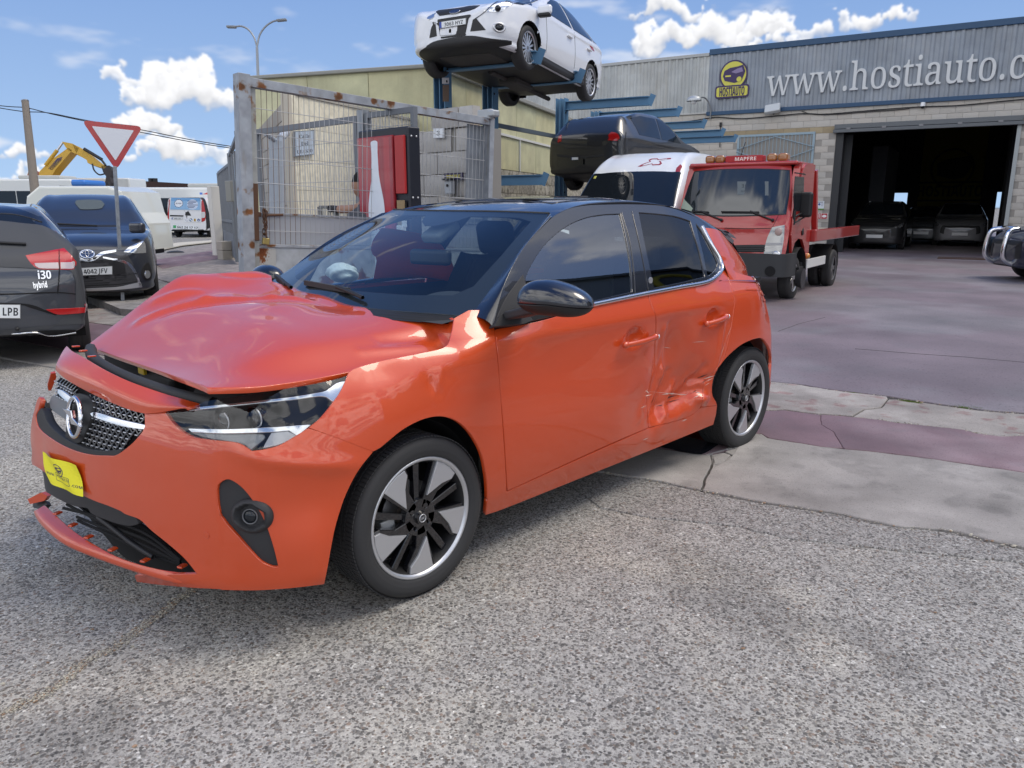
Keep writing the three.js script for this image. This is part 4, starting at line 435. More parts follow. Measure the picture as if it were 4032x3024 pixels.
{
  const x = -4.75, P = (q) => onX(q[0], q[1], x), z0 = P([1878, 600]).z, z1 = P([1470, 600]).z, H = P([1700, 515]).y, pier = thing('block_pier', 'rough grey block pier with a house number beside the gate', 'wall', V(x, 0, z0));
  const MX = frame(V(x, 0, z1), V(0, 0, -1), V(0, 1, 0), V(1, 0, 0)), W = z1 - z0, mats = blockVars([[.44, .425, .40], [.40, .385, .365], [.47, .455, .43], [.42, .40, .37], [.46, .43, .385]]);
  layBlocks(pier, MX, W, H, .52, .25, mats, { depth: .03, amp: .016, joint: .012, seed: 51 }); put(pier, 'core', box(W, H - .01, .4, W / 2, H / 2, -.202).applyMatrix4(MX), std([.25, .24, .22], .95)); const lx = P(CP([[180, 130]])[0]).z, T = (z, y0, y1, w, s) => { const g = roughBlock(w, y1 - y0, .12, s, .02); return g.translate(z1 - z, (y0 + y1) / 2, -.06).applyMatrix4(MX); };
  const yA = H + .008, yB = P(CP([[540, 92]])[0]).y, yC = P(CP([[720, 82]])[0]).y, za = P(CP([[190, 140]])[0]).z, zb = P(CP([[546, 100]])[0]).z, zc = P(CP([[740, 90]])[0]).z; put(pier, 'block', T((za + zb) / 2, yA, yB - .04, za - zb - .02, 3), mats[1]); put(pier, 'block', T((zb + zc) / 2, yA, yC - .03, zb - zc - .02, 4), mats[2]); put(pier, 'timber_post', box(.07, H + .1, .10, z1 - onX(1868, 600, x + .1).z, (H + .1) / 2, .09, .008).applyMatrix4(MX), std([.56, .47, .36], .9, 0, { map: wallTex(171, [.98, .96, .93], [.55, .45, .34], .7, 128) })); put(pier, 'broken_plaster', box(.08, .5, .05, W - .06, H - .35, .05, .01).applyMatrix4(MX), std([.60, .54, .45], .95));
  const plate = (pts, off, thick, map, name, lb, mat) => { const w = pts.map((q) => onX(q[0], q[1], x + off)); const t = thing(name, lb, 'sign', w[3].clone()); put(t, 'plate', slab(w.map((p) => p.clone()), thick), mat); const f = w.map((p) => p.clone().add(V(.003, 0, 0))); put(t, 'lettering', quad(f[0], f[1], f[2], f[3]), std(0xffffff, .4, 0, { map })); };
  plate(CP([[190, 418], [322, 414], [322, 538], [190, 540]]), .075, .012, canvasTex(128, 128, (g) => { g.fillStyle = '#dfe3e6'; g.fillRect(0, 0, 128, 128); g.fillStyle = '#10141c'; g.font = 'bold 86px serif'; g.textAlign = 'center'; g.fillText('3', 62, 96); g.beginPath(); g.arc(8, 64, 5, 0, 7); g.arc(121, 64, 5, 0, 7); g.fill(); }), 'number_plate', 'white enamel house number three on the block pier', M.white);
  plate(CP([[332, 1003], [572, 992], [574, 1080], [334, 1094]]), .075, .01, canvasTex(256, 96, (g) => { g.fillStyle = '#241640'; g.fillRect(0, 0, 256, 96); g.fillStyle = '#ded24a'; g.font = 'bold 60px serif'; g.textAlign = 'center'; g.fillText('TIMBRE', 124, 69, 200); g.fillStyle = '#dcd8e6'; g.fillRect(232, 0, 4, 96); }), 'bell_sign', 'purple sign with yellow lettering above the doorbell on the pier', std([.03, .015, .06], .5));
  { const p = onX(...CP([[402, 1185]])[0], x + .09), bx = thing('doorbell', 'small grey doorbell box under the purple sign on the pier', 'doorbell', p.clone()); put(bx, 'housing', box(.07, .16, .12, p.x, p.y, p.z, .012), std([.42, .45, .48], .5)); put(bx, 'bell_push', new THREE.CylinderGeometry(.016, .016, .02, 14).rotateZ(Math.PI / 2).translate(p.x + .04, p.y + .02, p.z), M.plastic); put(bx, 'hood', box(.10, .02, .14, p.x + .02, p.y + .09, p.z, .004), M.plastic); }
  { const p = onX(...CP([[870, 235]])[0], x + .35), d = thing('gate_roller', 'grey guide roller bracket on top of the pier by the gate', 'bracket', p.clone()); put(d, 'bracket', merge([box(.06, .10, .20, p.x, p.y, p.z, .01), box(.10, .07, .10, p.x, p.y, p.z - .12, .02)]), std([.40, .42, .43], .5, .4)); }
}
// neighbour along the right of the yard, out of the frame, seen only in the car's windows
{
  const op = thing('neighbour_warehouse', 'neighbouring warehouse beyond the right edge, mirrored in the side windows of the orange hatchback', 'building', V(-20, 0, -7.4)); put(op, 'wall', box(22, 4.3, .3, -20, 2.15, -7.4), std([.36, .33, .27], .9)); put(op, 'fascia', box(22, 2.9, .34, -20, 5.75, -7.4), std([.10, .12, .15], .6)); put(op, 'end_wall', box(.3, 7.2, 9, -9.1, 3.6, -12.1), std([.34, .32, .27], .9)); put(op, 'roof_edge', box(22.4, .2, .7, -20, 7.3, -7.4), std([.05, .06, .08], .7)); put(op, 'roof', box(22, .12, 9.4, -20, 7.2, -12.2), std([.2, .2, .2], .8)); put(op, 'sign_ring', new THREE.TorusGeometry(1.1, .12, 8, 40).translate(-15, 5.7, -7.2), std([.5, .46, .06], .6)); put(op, 'sign_band', box(4.2, .8, .05, -15, 4.9, -7.2), std([.5, .46, .06], .6)); for (let k = 0; k < 4; k++) put(op, 'door', box(2.8, 3.3, .1, -27 + k * 4.6, 1.65, -7.24), std([.05, .05, .055], .6));
}
// ---------------------------------------------------------------- gates, signs, rack, vending machine, poles
const rustT = (seed, base, N = 512) => dataTex(N, N, (x, y, o) => { const p = x / N, q = y / N, r = sstep(fbm(p * 7, q * 7, 5, 7, seed), .655, .76), n = fbm(p * 20, q * 20, 3, 20, seed + 2), s = sstep(fbm(p * 40, q * 5, 4, 40, seed + 5), .6, .8) * .35; for (let k = 0; k < 3; k++) o[k] = lerp(lerp(base[k] * (.88 + .24 * n), [.50, .47, .42][k], s), [.45, .28, .15][k] * (.7 + .6 * n), r); });
const galvT = dataTex(256, 256, (x, y, o) => { const n = fbm(x / 24, y / 24, 4, 0, 5), m = fbm(x / 5, y / 40, 3, 0, 9); for (let k = 0; k < 3; k++) o[k] = [.56, .58, .60][k] * (.8 + .25 * n + .15 * m); });
const Mgate = std(0xffffff, .6, .25, { map: rustT(201, [.60, .62, .645]) }), Mrusty = std([.105, .055, .033], .95, 0, { bumpMap: roughB, bumpScale: .002 }), Mwire = std([.42, .43, .44], .5, .5), MwireR = std([.22, .17, .14], .8, .2), Mgalv = std(0xffffff, .5, .4, { map: galvT }), Mdarkgate = std([.17, .185, .205], .55, .2);
const uvScale = (g, s) => { const p = g.attributes.position, n = g.attributes.normal, uv = g.attributes.uv; for (let i = 0; i < p.count; i++) { const a = Math.abs(n.getX(i)), b = Math.abs(n.getY(i)), c = Math.abs(n.getZ(i)); if (c >= a && c >= b) uv.setXY(i, p.getX(i) / s, p.getY(i) / s); else if (a >= b) uv.setXY(i, p.getZ(i) / s, p.getY(i) / s); else uv.setXY(i, p.getX(i) / s, p.getZ(i) / s); } return g; };
{ // sliding mesh gate standing open beside the car
  const TL = atD(940, 300, 6.44), TR = atD(1937, 468, 8.3), ex = TR.clone().sub(TL), W = ex.length(); ex.normalize(); const ez = ex.clone().cross(V(0, 1, 0)).normalize(); if (ez.dot(CAM.clone().sub(TL)) < 0) ez.negate(); const ey = ez.clone().cross(ex).multiplyScalar(1); if (ey.y < 0) ey.negate(); const H = 2.42, O = TL.clone().addScaledVector(ey, -H), MX = frame(O, ex, ey, ex.clone().cross(ey)), zs = ex.clone().cross(ey).dot(CAM.clone().sub(TL)) > 0 ? 1 : -1;
  const gate = thing('sliding_gate', 'long grey sliding gate of wire mesh with rust, standing open behind the car', 'gate', O.clone().setY(0)), B = (x0, x1, y0, y1, z0, z1, r = .004) => uvScale(box(x1 - x0, y1 - y0, Math.abs(z1 - z0), (x0 + x1) / 2, (y0 + y1) / 2, zs * (z0 + z1) / 2, r).applyMatrix4(MX), 1.3), P = (x, y, z = 0) => V(x, y, zs * z).applyMatrix4(MX), loc = (q) => { const n = ex.clone().cross(ey), p = plane(q[0], q[1], n, n.dot(TL)).sub(O); return [p.dot(ex), p.dot(ey)]; };
  const yU = loc(CG([[300, 1095]])[0])[1], yM = loc(CG([[300, 1335]])[0])[1]; // top of backing sheet, top of solid panel
  put(gate, 'post', B(-.03, .075, -.05, H + .02, -.05, .06), Mgate); put(gate, 'post', B(.078, .135, .02, H - .05, -.045, .02), std(0xffffff, .7, .1, { map: rustT(207, [.60, .61, .60]) })); put(gate, 'top_rail', B(.075, W - .06, H - .075, H, -.04, .04), Mgate); put(gate, 'post', B(W - .06, W + .0, -.05, H, -.05, .05), Mgate); put(gate, 'stay', B(W - .30, W - .065, .02, H - .08, -.055, -.05), Mgalv);
  put(gate, 'bottom_panel', B(.135, W - .06, .02, yM, -.012, .012), std(0xffffff, .65, .1, { map: rustT(211, [.64, .66, .675]) }), 'grey sheet metal panel, flaking and rusty'); put(gate, 'rail', B(.135, W - .06, yM + .002, yM + .03, -.03, .02), Mgate); put(gate, 'backing_sheet', B(.14, W - .06, yM + .032, yU, -.035, -.028), std([.40, .42, .45], .55, .2)); put(gate, 'rail', B(.135, W - .06, yU + .002, yU + .022, -.04, -.015), Mgate);
  const rs = [.45, .27, .13]; const patch = dataTex(256, 256, (x, y, o) => { const dx = (x - 100) / 95, dy = (256 - y - 20) / 190, v = 1 - Math.sqrt(dx * dx + Math.max(0, 1 - y / 256) ** 2 * .9) + (fbm(x / 14, y / 26, 5, 0, 3) - .5) * 1.1, k = sstep(v, .0, .45); for (let c = 0; c < 3; c++) o[c] = lerp([.66, .66, .645][c], [.43, .23, .10][c] * (.7 + .6 * fbm(x / 6, y / 6, 3, 0, 8)), k); });
  { const a = loc(CG2([[322, 1362]])[0]), b = loc(CG2([[572, 1520]])[0]); const q = quad(P(a[0], yM - .006, .0135), P(b[0], yM - .006, .0135), P(b[0], b[1], .0135), P(a[0], b[1], .0135)); put(gate, 'rust_patch', q, std(0xffffff, .9, 0, { map: patch })); }
  const n = Math.round((W - .2) / .05); for (let k = 1; k < n; k++) { const x = .135 + (k / n) * (W - .2); put(gate, 'wire', rod(P(x, yM + .03, .012), P(x, H - .075, .012), .0027, .0027, 5), k < 9 ? MwireR : Mwire); }
  for (let y = H - .075 - .165, k = 0; y > yM + .05; y -= .205, k++) { put(gate, 'wire', rod(P(.11, y, .018), P(W - .10, y, .018), .0032, .0032, 5), Mwire); } put(gate, 'hinge_plate', B(.08, .16, yU - .02, yU + .02, .01, .022), Mrusty); put(gate, 'bolt', rod(P(.2, yU - .005, .02), P(.36, yU + .005, .02), .011), Mrusty); put(gate, 'angle_iron', B(.082, .132, yM + .06, yU + .26, .02, .03), Mrusty);
  // chain and padlock
  const ch = thing('chain', 'rusty hanging chain on the left end of the sliding gate', 'chain', P(.3, .9, .05)); const link = (p, t, s = 1) => new THREE.TorusGeometry(.017 * s, .0046 * s, 6, 16).scale(.72, 1.25, 1).applyMatrix4(new THREE.Matrix4().makeRotationY(t)).translate(p.x, p.y, p.z); const pts = CG2([[432, 980], [452, 985], [470, 1000], [430, 1010], [446, 1030], [468, 1045], [440, 1075], [456, 1095], [466, 1080], [450, 1125], [458, 1150], [450, 1180], [456, 1205], [446, 1225]]).map((q) => { const l = loc(q); return P(l[0], l[1], .035); }); pts.forEach((p, i) => put(ch, 'chain_link', link(p.add(V(0, 0, (i % 3 - 1) * .012)), i * 1.35 + .4, 1.25), Mrusty));
  const pl = loc(CG2([[456, 1275]])[0]), lk = thing('padlock', 'brass padlock hanging from the rusty chain', 'padlock', P(pl[0], pl[1] - .04, .04)); put(lk, 'lock_body', box(.062, .056, .026, 0, 0, 0, .006).rotateZ(-.12).translate(pl[0], pl[1], zs * .04).applyMatrix4(MX), std([.42, .33, .12], .45, .7)); put(lk, 'shackle', new THREE.TorusGeometry(.020, .0048, 6, 20, Math.PI).translate(pl[0], pl[1] + .026, zs * .04).applyMatrix4(MX), M.steel);
}
{ // inner mesh gate leaf by the vending machine
  const x = -3.2, P = (q) => onX(q[0], q[1], x), a = P(CG([[330, 900]])[0]), b = P(CG([[1040, 900]])[0]), top = P(CG([[1030, 380]])[0]).y, gl = thing('mesh_gate', 'grey mesh gate leaf in a tube frame before the cream wall', 'gate', V(x, 0, (a.z + b.z) / 2)); const z0 = Math.max(a.z, b.z), z1 = Math.min(a.z, b.z); const t = .06;
  put(gl, 'frame', uvScale(merge([box(.05, top, t, x, top / 2, z0), box(.05, top, t, x, top / 2, z1), box(.048, t, z0 - z1 - t, x, top - t / 2, (z0 + z1) / 2), box(.048, t, z0 - z1 - t, x, .95, (z0 + z1) / 2)]), 1), Mdarkgate); put(gl, 'panel', box(.02, .86, z0 - z1 - t, x, .48, (z0 + z1) / 2), Mdarkgate);
  for (let z = z1 + .08; z < z0 - .04; z += .05) put(gl, 'wire', rod(V(x + .02, .98, z), V(x + .02, top - .05, z), .0026, .0026, 5), Mwire); for (let y = 1.1; y < top - .1; y += .2) put(gl, 'wire', rod(V(x + .027, y, z0 - .03), V(x + .027, y, z1 + .03), .003, .003, 5), Mwire);
  const p2 = P(CG([[1066, 340]])[0]), c = P(CG([[1100, 360]])[0]), d = P(CG([[1436, 330]])[0]), fx = thing('mesh_fence', 'short fixed mesh panel between the gate leaf and the pier', 'fence', V(x, 0, (c.z + d.z) / 2)); put(fx, 'post', box(.09, p2.y, .09, x, p2.y / 2, p2.z), Mgalv); put(fx, 'frame', merge([box(.05, c.y, .05, x, c.y / 2, c.z), box(.05, c.y, .05, x, c.y / 2, d.z), box(.048, .05, c.z - d.z - .05, x, c.y - .025, (c.z + d.z) / 2)]), Mdarkgate); for (let z = d.z + .06; z < c.z - .03; z += .05) put(fx, 'wire', rod(V(x + .02, .2, z), V(x + .02, c.y - .05, z), .0026, .0026, 5), Mwire); for (let y = .4; y < c.y - .05; y += .2) put(fx, 'wire', rod(V(x + .027, y, c.z), V(x + .027, y, d.z), .003, .003, 5), Mwire);
}
{ // vending machine
  const x = -2.95, P = (q, k = x) => onX(q[0], q[1], k), zl = P(CC([[792, 600]])[0]).z, zr = P(CC([[1545, 600]])[0]).z, top = P(CC([[1400, 185]])[0]).y, zc = (zl + zr) / 2, w = zl - zr, y0 = .42, vm = thing('vending_machine', 'red drinks vending machine with a white bottle, behind the mesh gate', 'vending machine', V(x - .38, 0, zc));
  const bl = std([.012, .014, .022], .4); put(vm, 'cabinet', box(.15, top - y0, w, x - .095, (top + y0) / 2, zc, .02), bl); put(vm, 'plinth', box(.3, y0, w + .1, x - .17, y0 / 2, zc, .01), std([.3, .3, .29], .9)); for (let k = 0; k < 3; k++) for (let j = 0; j < 2; j++) put(vm, 'rivet', new THREE.SphereGeometry(.010, 8, 6).translate(x - .06 - j * .06, y0 + .55 + k * .55, zr - .002), M.silver);
  const art = canvasTex(512, 1024, (g, W, H) => { g.fillStyle = '#a31420'; g.fillRect(0, 0, W, H); for (let i = 0; i < 8; i++) { g.fillStyle = i % 2 ? 'rgba(120,8,30,.35)' : 'rgba(190,40,40,.25)'; g.fillRect(i * 70 - 20, 0, 30 + (i * 13) % 40, H); } g.save(); g.translate(256, 0); g.scale(1.42, 1); g.translate(-226, -40); g.fillStyle = '#dfe6ee'; g.beginPath(); g.moveTo(190, 70); g.bezierCurveTo(190, 52, 262, 52, 262, 70); g.lineTo(258, 130); g.lineTo(262, 230); g.bezierCurveTo(268, 330, 312, 380, 312, 500); g.bezierCurveTo(312, 600, 292, 640, 294, 720); g.lineTo(306, 1024); g.lineTo(140, 1024); g.lineTo(154, 720); g.bezierCurveTo(158, 640, 138, 600, 138, 500); g.bezierCurveTo(138, 380, 186, 330, 190, 230); g.lineTo(194, 130); g.closePath(); g.fill(); g.restore(); g.fillStyle = '#a8182a'; g.save(); g.translate(138, 560); g.rotate(-.06); g.font = 'italic bold 80px serif'; g.fillText('Coca-Cola', 0, 0, 244); g.restore(); });
  const f = (za, zb, ya, yb, k = .012) => [V(x + k, yb, za), V(x + k, yb, zb), V(x + k, ya, zb), V(x + k, ya, za)], split = lerp(zl, zr, .76), p = put(vm, 'front_panel', box(.03, top - y0 - .10, zl - split - .03, x - .004, (top + y0) / 2 - .02, (zl + split) / 2 - .01, .006), std([.36, .02, .03], .35)); const a = f(zl - .03, split + .01, y0 + .06, top - .08, .0135); put(vm, 'picture', quad(a[0], a[1], a[2], a[3]), phy(0xffffff, .25, 0, { map: art, clearcoat: .6, clearcoatRoughness: .1 }));
  const kz = (zr + split) / 2, kw = split - zr - .05; put(vm, 'red_plate', box(.03, .52, kw, x - .002, top - .34, kz, .006), std([.42, .025, .025], .4)); put(vm, 'control_recess', box(.012, top - y0 - .75, kw, x - .002, (top + y0) / 2 - .30, kz), M.deep); put(vm, 'cardboard', box(.01, .28, kw * .8, x + .010, top - .80, kz), std([.30, .22, .12], .9)); put(vm, 'coin_unit', box(.05, .42, kw * .75, x + .02, top - 1.10, kz - .01, .01), std([.60, .62, .63], .5)); put(vm, 'display', box(.01, .14, kw * .4, x + .046, top - 1.02, kz), M.black); put(vm, 'sticker', box(.004, .09, .07, x + .016, top - .86, kz - .05), std([.6, .62, .64], .6));
}
{ // person half hidden by the machine, arm out with a basket
  const x = -3.05, P = (q) => onX(q[0], q[1], x), hd = P(CC([[765, 1080]])[0]), sh = P(CC([[800, 1420]])[0]), el = P(CC([[690, 1440]])[0]), wr = P(CC([[530, 1445]])[0]), ha = P(CC([[430, 1440]])[0]);
  const pr = thing('person', 'person mostly hidden behind the vending machine, gloved arm stretched out', 'person', V(x, 0, sh.z - .1)), skin = std([.36, .20, .13], .6), dark = std([.03, .03, .035], .9);
  const cz = sh.z - .14, tz = hd.z - .10, hy = hd.y; const prof = [[.001, .0], [.10, .02], [.13, .35], [.14, .55], [.175, .72], [.19, .95], [.165, 1.08], [.08, 1.13], [.052, 1.16], [.052, 1.20]]; const body = new THREE.LatheGeometry(prof.map((q) => new THREE.Vector2(q[0] * 1.15, q[1] / 1.2 * (hy - .13))), 24).scale(.8, 1, 1.25).translate(x, 0, cz); put(pr, 'body', body, std([.07, .075, .085], .9)); const head = new THREE.SphereGeometry(1, 24, 18).scale(.095, .125, .082).translate(x, hy, tz); put(pr, 'head', head, skin); put(pr, 'hair', new THREE.SphereGeometry(1, 24, 12, 0, 6.3, 0, 1.4).scale(.102, .135, .09).translate(x - .008, hy + .006, tz), std([.012, .010, .009], .9)); put(pr, 'nose', new THREE.ConeGeometry(.014, .04, 8).rotateZ(-1.2).translate(x + .095, hy - .01, tz), skin);
  const arm = tube([sh.clone().add(V(0, .05, -.12)), sh.clone(), el, wr], .042, 12, 24); const ap = arm.attributes.position; put(pr, 'arm', arm, skin); const fist = [new THREE.SphereGeometry(1, 16, 12).scale(.04, .036, .055).translate(ha.x, ha.y, ha.z - .03), rod(wr.clone(), ha.clone().add(V(0, 0, -.03)), .038, .034, 10)]; for (let k = 0; k < 4; k++) fist.push(tube([V(ha.x + .02 - k * .018, ha.y + .022, ha.z - .02), V(ha.x + .024 - k * .018, ha.y + .03, ha.z + .035), V(ha.x + .022 - k * .018, ha.y - .002, ha.z + .062), V(ha.x + .016 - k * .018, ha.y - .03, ha.z + .035)], .0095, 6, 10)); fist.push(tube([V(ha.x + .03, ha.y - .01, ha.z - .03), V(ha.x + .045, ha.y - .005, ha.z + .01), V(ha.x + .035, ha.y + .005, ha.z + .035)], .0105, 6, 8)); put(pr, 'glove', merge(fist), dark);
  const c = [[225, 1405], [470, 1440], [488, 1580], [262, 1560]]; const q = CC(c).map(P), bk = thing('crate', 'open grey wire crate held out by the gloved hand', 'crate', q[2].clone()); const mt = std([.16, .165, .16], .7), d = V(-.22, 0, 0), back = q.map((p) => p.clone().add(d)); const lo = [q[3].clone().add(V(0, -.2, 0)), q[2].clone().add(V(0, -.2, 0))]; put(bk, 'rim', merge([bar(q[0], q[1], .025), bar(q[1], back[1], .025), bar(back[1], back[0], .025), bar(back[0], q[0], .025)]), mt); put(bk, 'corner_bar', merge([bar(q[0], lo[0], .035), bar(q[1], lo[1], .035), bar(back[0], lo[0].clone().add(d), .03), bar(back[1], lo[1].clone().add(d), .03)]), mt); for (let k = 1; k < 6; k++) put(bk, 'bar', bar(q[0].clone().lerp(q[1], k / 6), lo[0].clone().lerp(lo[1], (k + (k % 2 ? .6 : -.6)) / 6), .012), std([.40, .40, .36], .7)); put(bk, 'base', slab([lo[0], lo[1], lo[1].clone().add(d), lo[0].clone().add(d)], .02, V(q[0].x, 9, q[0].z)), mt);
}
// blue cantilever rack
const rackDir = V(-.96, 0, .27).normalize(), armDir = V(-.27, 0, -.96).normalize(), R0 = atD(1752, 818, 13.1).setY(0);
const rackAt = [0, 1.6, 4.79, 6.8, 9.1, 11.2, 12.8].map((s) => R0.clone().addScaledVector(rackDir, s));
{
  const rk = thing('car_rack', 'blue steel cantilever rack with long arms carrying cars beside the warehouse', 'rack', R0.clone());
  const ib = (a, b, w, h, t = .02) => merge([bar(a, b, .018, h - .03), bar(a.clone().add(V(0, h / 2 - .008, 0)), b.clone().add(V(0, h / 2 - .008, 0)), w, .016), bar(a.clone().add(V(0, -h / 2 + .008, 0)), b.clone().add(V(0, -h / 2 + .008, 0)), w, .016)]);
  rackAt.forEach((p, i) => { const H = [3.80, 3.76, 3.74, 3.68, 3.62, 3.58, 3.54][i]; put(rk, 'post', merge([bar(p.clone().setY(0), p.clone().setY(H), .20, .012, armDir), bar(p.clone().setY(0).addScaledVector(armDir, .10), p.clone().setY(H).addScaledVector(armDir, .10), .012, .22, rackDir), bar(p.clone().setY(0).addScaledVector(armDir, -.10), p.clone().setY(H).addScaledVector(armDir, -.10), .012, .22, rackDir)]), MSteelBlue); for (let k = 0; k < 8; k++) { const h = .5 + k * .42; put(rk, 'bolt_hole', new THREE.CylinderGeometry(.02, .02, .01, 8).applyMatrix4(frame(p.clone().setY(h).addScaledVector(armDir, .113).addScaledVector(rackDir, -.05), armDir.clone().cross(rackDir), armDir, rackDir)), M.deep); }
    const lv = [[3.68], [3.62, 1.92], [3.58], [3.56, 2.15], [3.50, 2.15], [3.46], [3.42]][i]; lv.forEach((h, j) => { const L = i < 2 && j ? 0.95 : i > 1 ? 1.85 : 1.62, a = p.clone().setY(h).addScaledVector(armDir, .11), b = a.clone().addScaledVector(armDir, L); put(rk, 'arm', ib(a, b, .14, .18), MSteelBlue); put(rk, 'arm_stop', bar(b.clone().add(V(0, -.09, 0)), b.clone().addScaledVector(armDir, .09).add(V(0, .12, 0)), .12, .016, rackDir), MSteelBlue); }); });
  for (let i = 0; i < rackAt.length - 1; i++) for (const h of [2.95, .9]) put(rk, 'brace', bar(rackAt[i].clone().setY(h).addScaledVector(armDir, -.1), rackAt[i + 1].clone().setY(h).addScaledVector(armDir, -.1), .05, .08), std([.10, .13, .16], .6)); const q = rackAt[0]; put(rk, 'load_notice', slab([[1742, 306], [1768, 306], [1768, 330], [1742, 330]].map((c) => plane(c[0], c[1], armDir, armDir.dot(q) + .112)), .004), M.white); put(rk, 'rust_plate', slab([[1744, 334], [1768, 334], [1768, 400], [1744, 400]].map((c) => plane(c[0], c[1], armDir, armDir.dot(q) + .112)), .003), std([.22, .16, .12], .9));
}
{ // give way sign
  const b = onY(485, 1212), n = CAM.clone().sub(b).setY(0).normalize(), sx = V(n.z, 0, -n.x); if (sx.dot(RGT) < 0) sx.negate(); const q = (p) => plane(p[0], p[1], n, n.dot(b) + .05), c = CL([[487, 262], [846, 300], [690, 556]]).map(q), sg = thing('give_way_sign', 'white triangular give way sign with red border on a galvanised post', 'sign', b.clone()); const rt = q([454, 671]);
  put(sg, 'post', uvScale(bar(b.clone().add(V(0, -.02, 0)), atD(452, 655, rt.clone().sub(CAM).dot(FWD)), .105, .05, sx, .006), .6), Mgalv); put(sg, 'post_rust', box(.11, .05, .11, b.x, .025, b.z, .005), Mrusty);
  const cen = c[0].clone().add(c[1]).add(c[2]).divideScalar(3), round = (k, r) => { const o = []; for (let i = 0; i < 3; i++) { const v = cen.clone().lerp(c[i], k), a = cen.clone().lerp(c[(i + 2) % 3], k).sub(v).normalize(), d = cen.clone().lerp(c[(i + 1) % 3], k).sub(v).normalize(), A = v.clone().addScaledVector(a, r), D = v.clone().addScaledVector(d, r); for (let t = 0; t <= 6; t++) { const s = t / 6; o.push(A.clone().multiplyScalar((1 - s) ** 2).addScaledVector(v, 2 * s * (1 - s)).addScaledVector(D, s * s)); } } return o; };
  put(sg, 'border', slab(round(1.02, .09), .03), phy([.42, .018, .02], .35, 0, { clearcoat: .5 })); const inner = round(.70, .02).map((p) => p.addScaledVector(n, .004)); put(sg, 'face', slab(inner, .006), std([.72, .74, .78], .45)); put(sg, 'back', slab(round(1.0, .09).map((p) => p.addScaledVector(n, -.034)), .01), Mgalv); for (let k = 0; k < 5; k++) { const p = c[0].clone().lerp(c[1], .2 + k * .15).addScaledVector(n, .0); put(sg, 'rivet', new THREE.SphereGeometry(.006, 6, 5).translate(p.x, p.y + .0, p.z), M.steel); }
  const isl = gp(CL([[525, 1350], [600, 1345], [700, 1350], [900, 1320], [960, 1400], [900, 1440], [720, 1430], [620, 1385]])); const kerb = struct('pavement_island', slab([...isl.map((p) => p.setY(.11))], .12, V(0, 50, 0)), std(0xffffff, .9, 0, { map: concGrey }));
}
{ // street lamp, utility pole, cables
  const d = 34, P = (x, y) => atD(x, y, d), base = P(1013, 560).setY(0), sl = thing('street_lamp', 'tall grey street lamp with two curved arms above the yard gate', 'lamp', base.clone()), S = crop(0, 0, .9042), f = (x, y) => P(...S([[x, y]])[0]), mt = std([.30, .32, .34], .5, .5); put(sl, 'post', rod(base, f(1119, 205), .10, .055, 12), mt); put(sl, 'arm', tube([f(1119, 205), f(1105, 160), f(1078, 126), f(1050, 114), f(1024, 116)], .04, 6, 24), mt); put(sl, 'arm', tube([f(1119, 205), f(1132, 150), f(1158, 114), f(1188, 94), f(1210, 88)], .04, 6, 24), mt); for (const [a, b] of [[[988, 117], [1028, 118]], [[1206, 90], [1248, 86]]]) put(sl, 'lamp_head', bar(f(...a), f(...b), .22, .10, V(0, 1, 0), .03), std([.22, .23, .24], .5));
  const e = 22, Q = (x, y) => atD(x, y, e), pb = Q(136, 760), pp = thing('utility_pole', 'leaning wooden utility pole behind the parked cars', 'pole', pb.clone().setY(0)); put(pp, 'pole', rod(Q(146, 830), Q(99, 399), .13, .095, 12), std([.22, .19, .16], .95, 0, { bumpMap: roughB, bumpScale: .01 })); put(pp, 'cap', rod(Q(99, 400), Q(98, 396), .10, .10, 12), M.steel);
  const wire = (pts, lb) => solo('power_cable', tube(pts.map((q) => Q(q[0], q[1])), .012, 4, 40), M.black, lb, 'cable'); wire([[-40, 412], [40, 420], [103, 424], [200, 448], [340, 478], [560, 522], [760, 560], [920, 585]], 'upper overhead cable crossing the sky from the wooden pole'); wire([[-40, 418], [40, 432], [103, 440], [180, 443], [330, 472], [560, 512], [760, 552], [920, 578]], 'lower overhead cable crossing the sky beside the upper one');
}
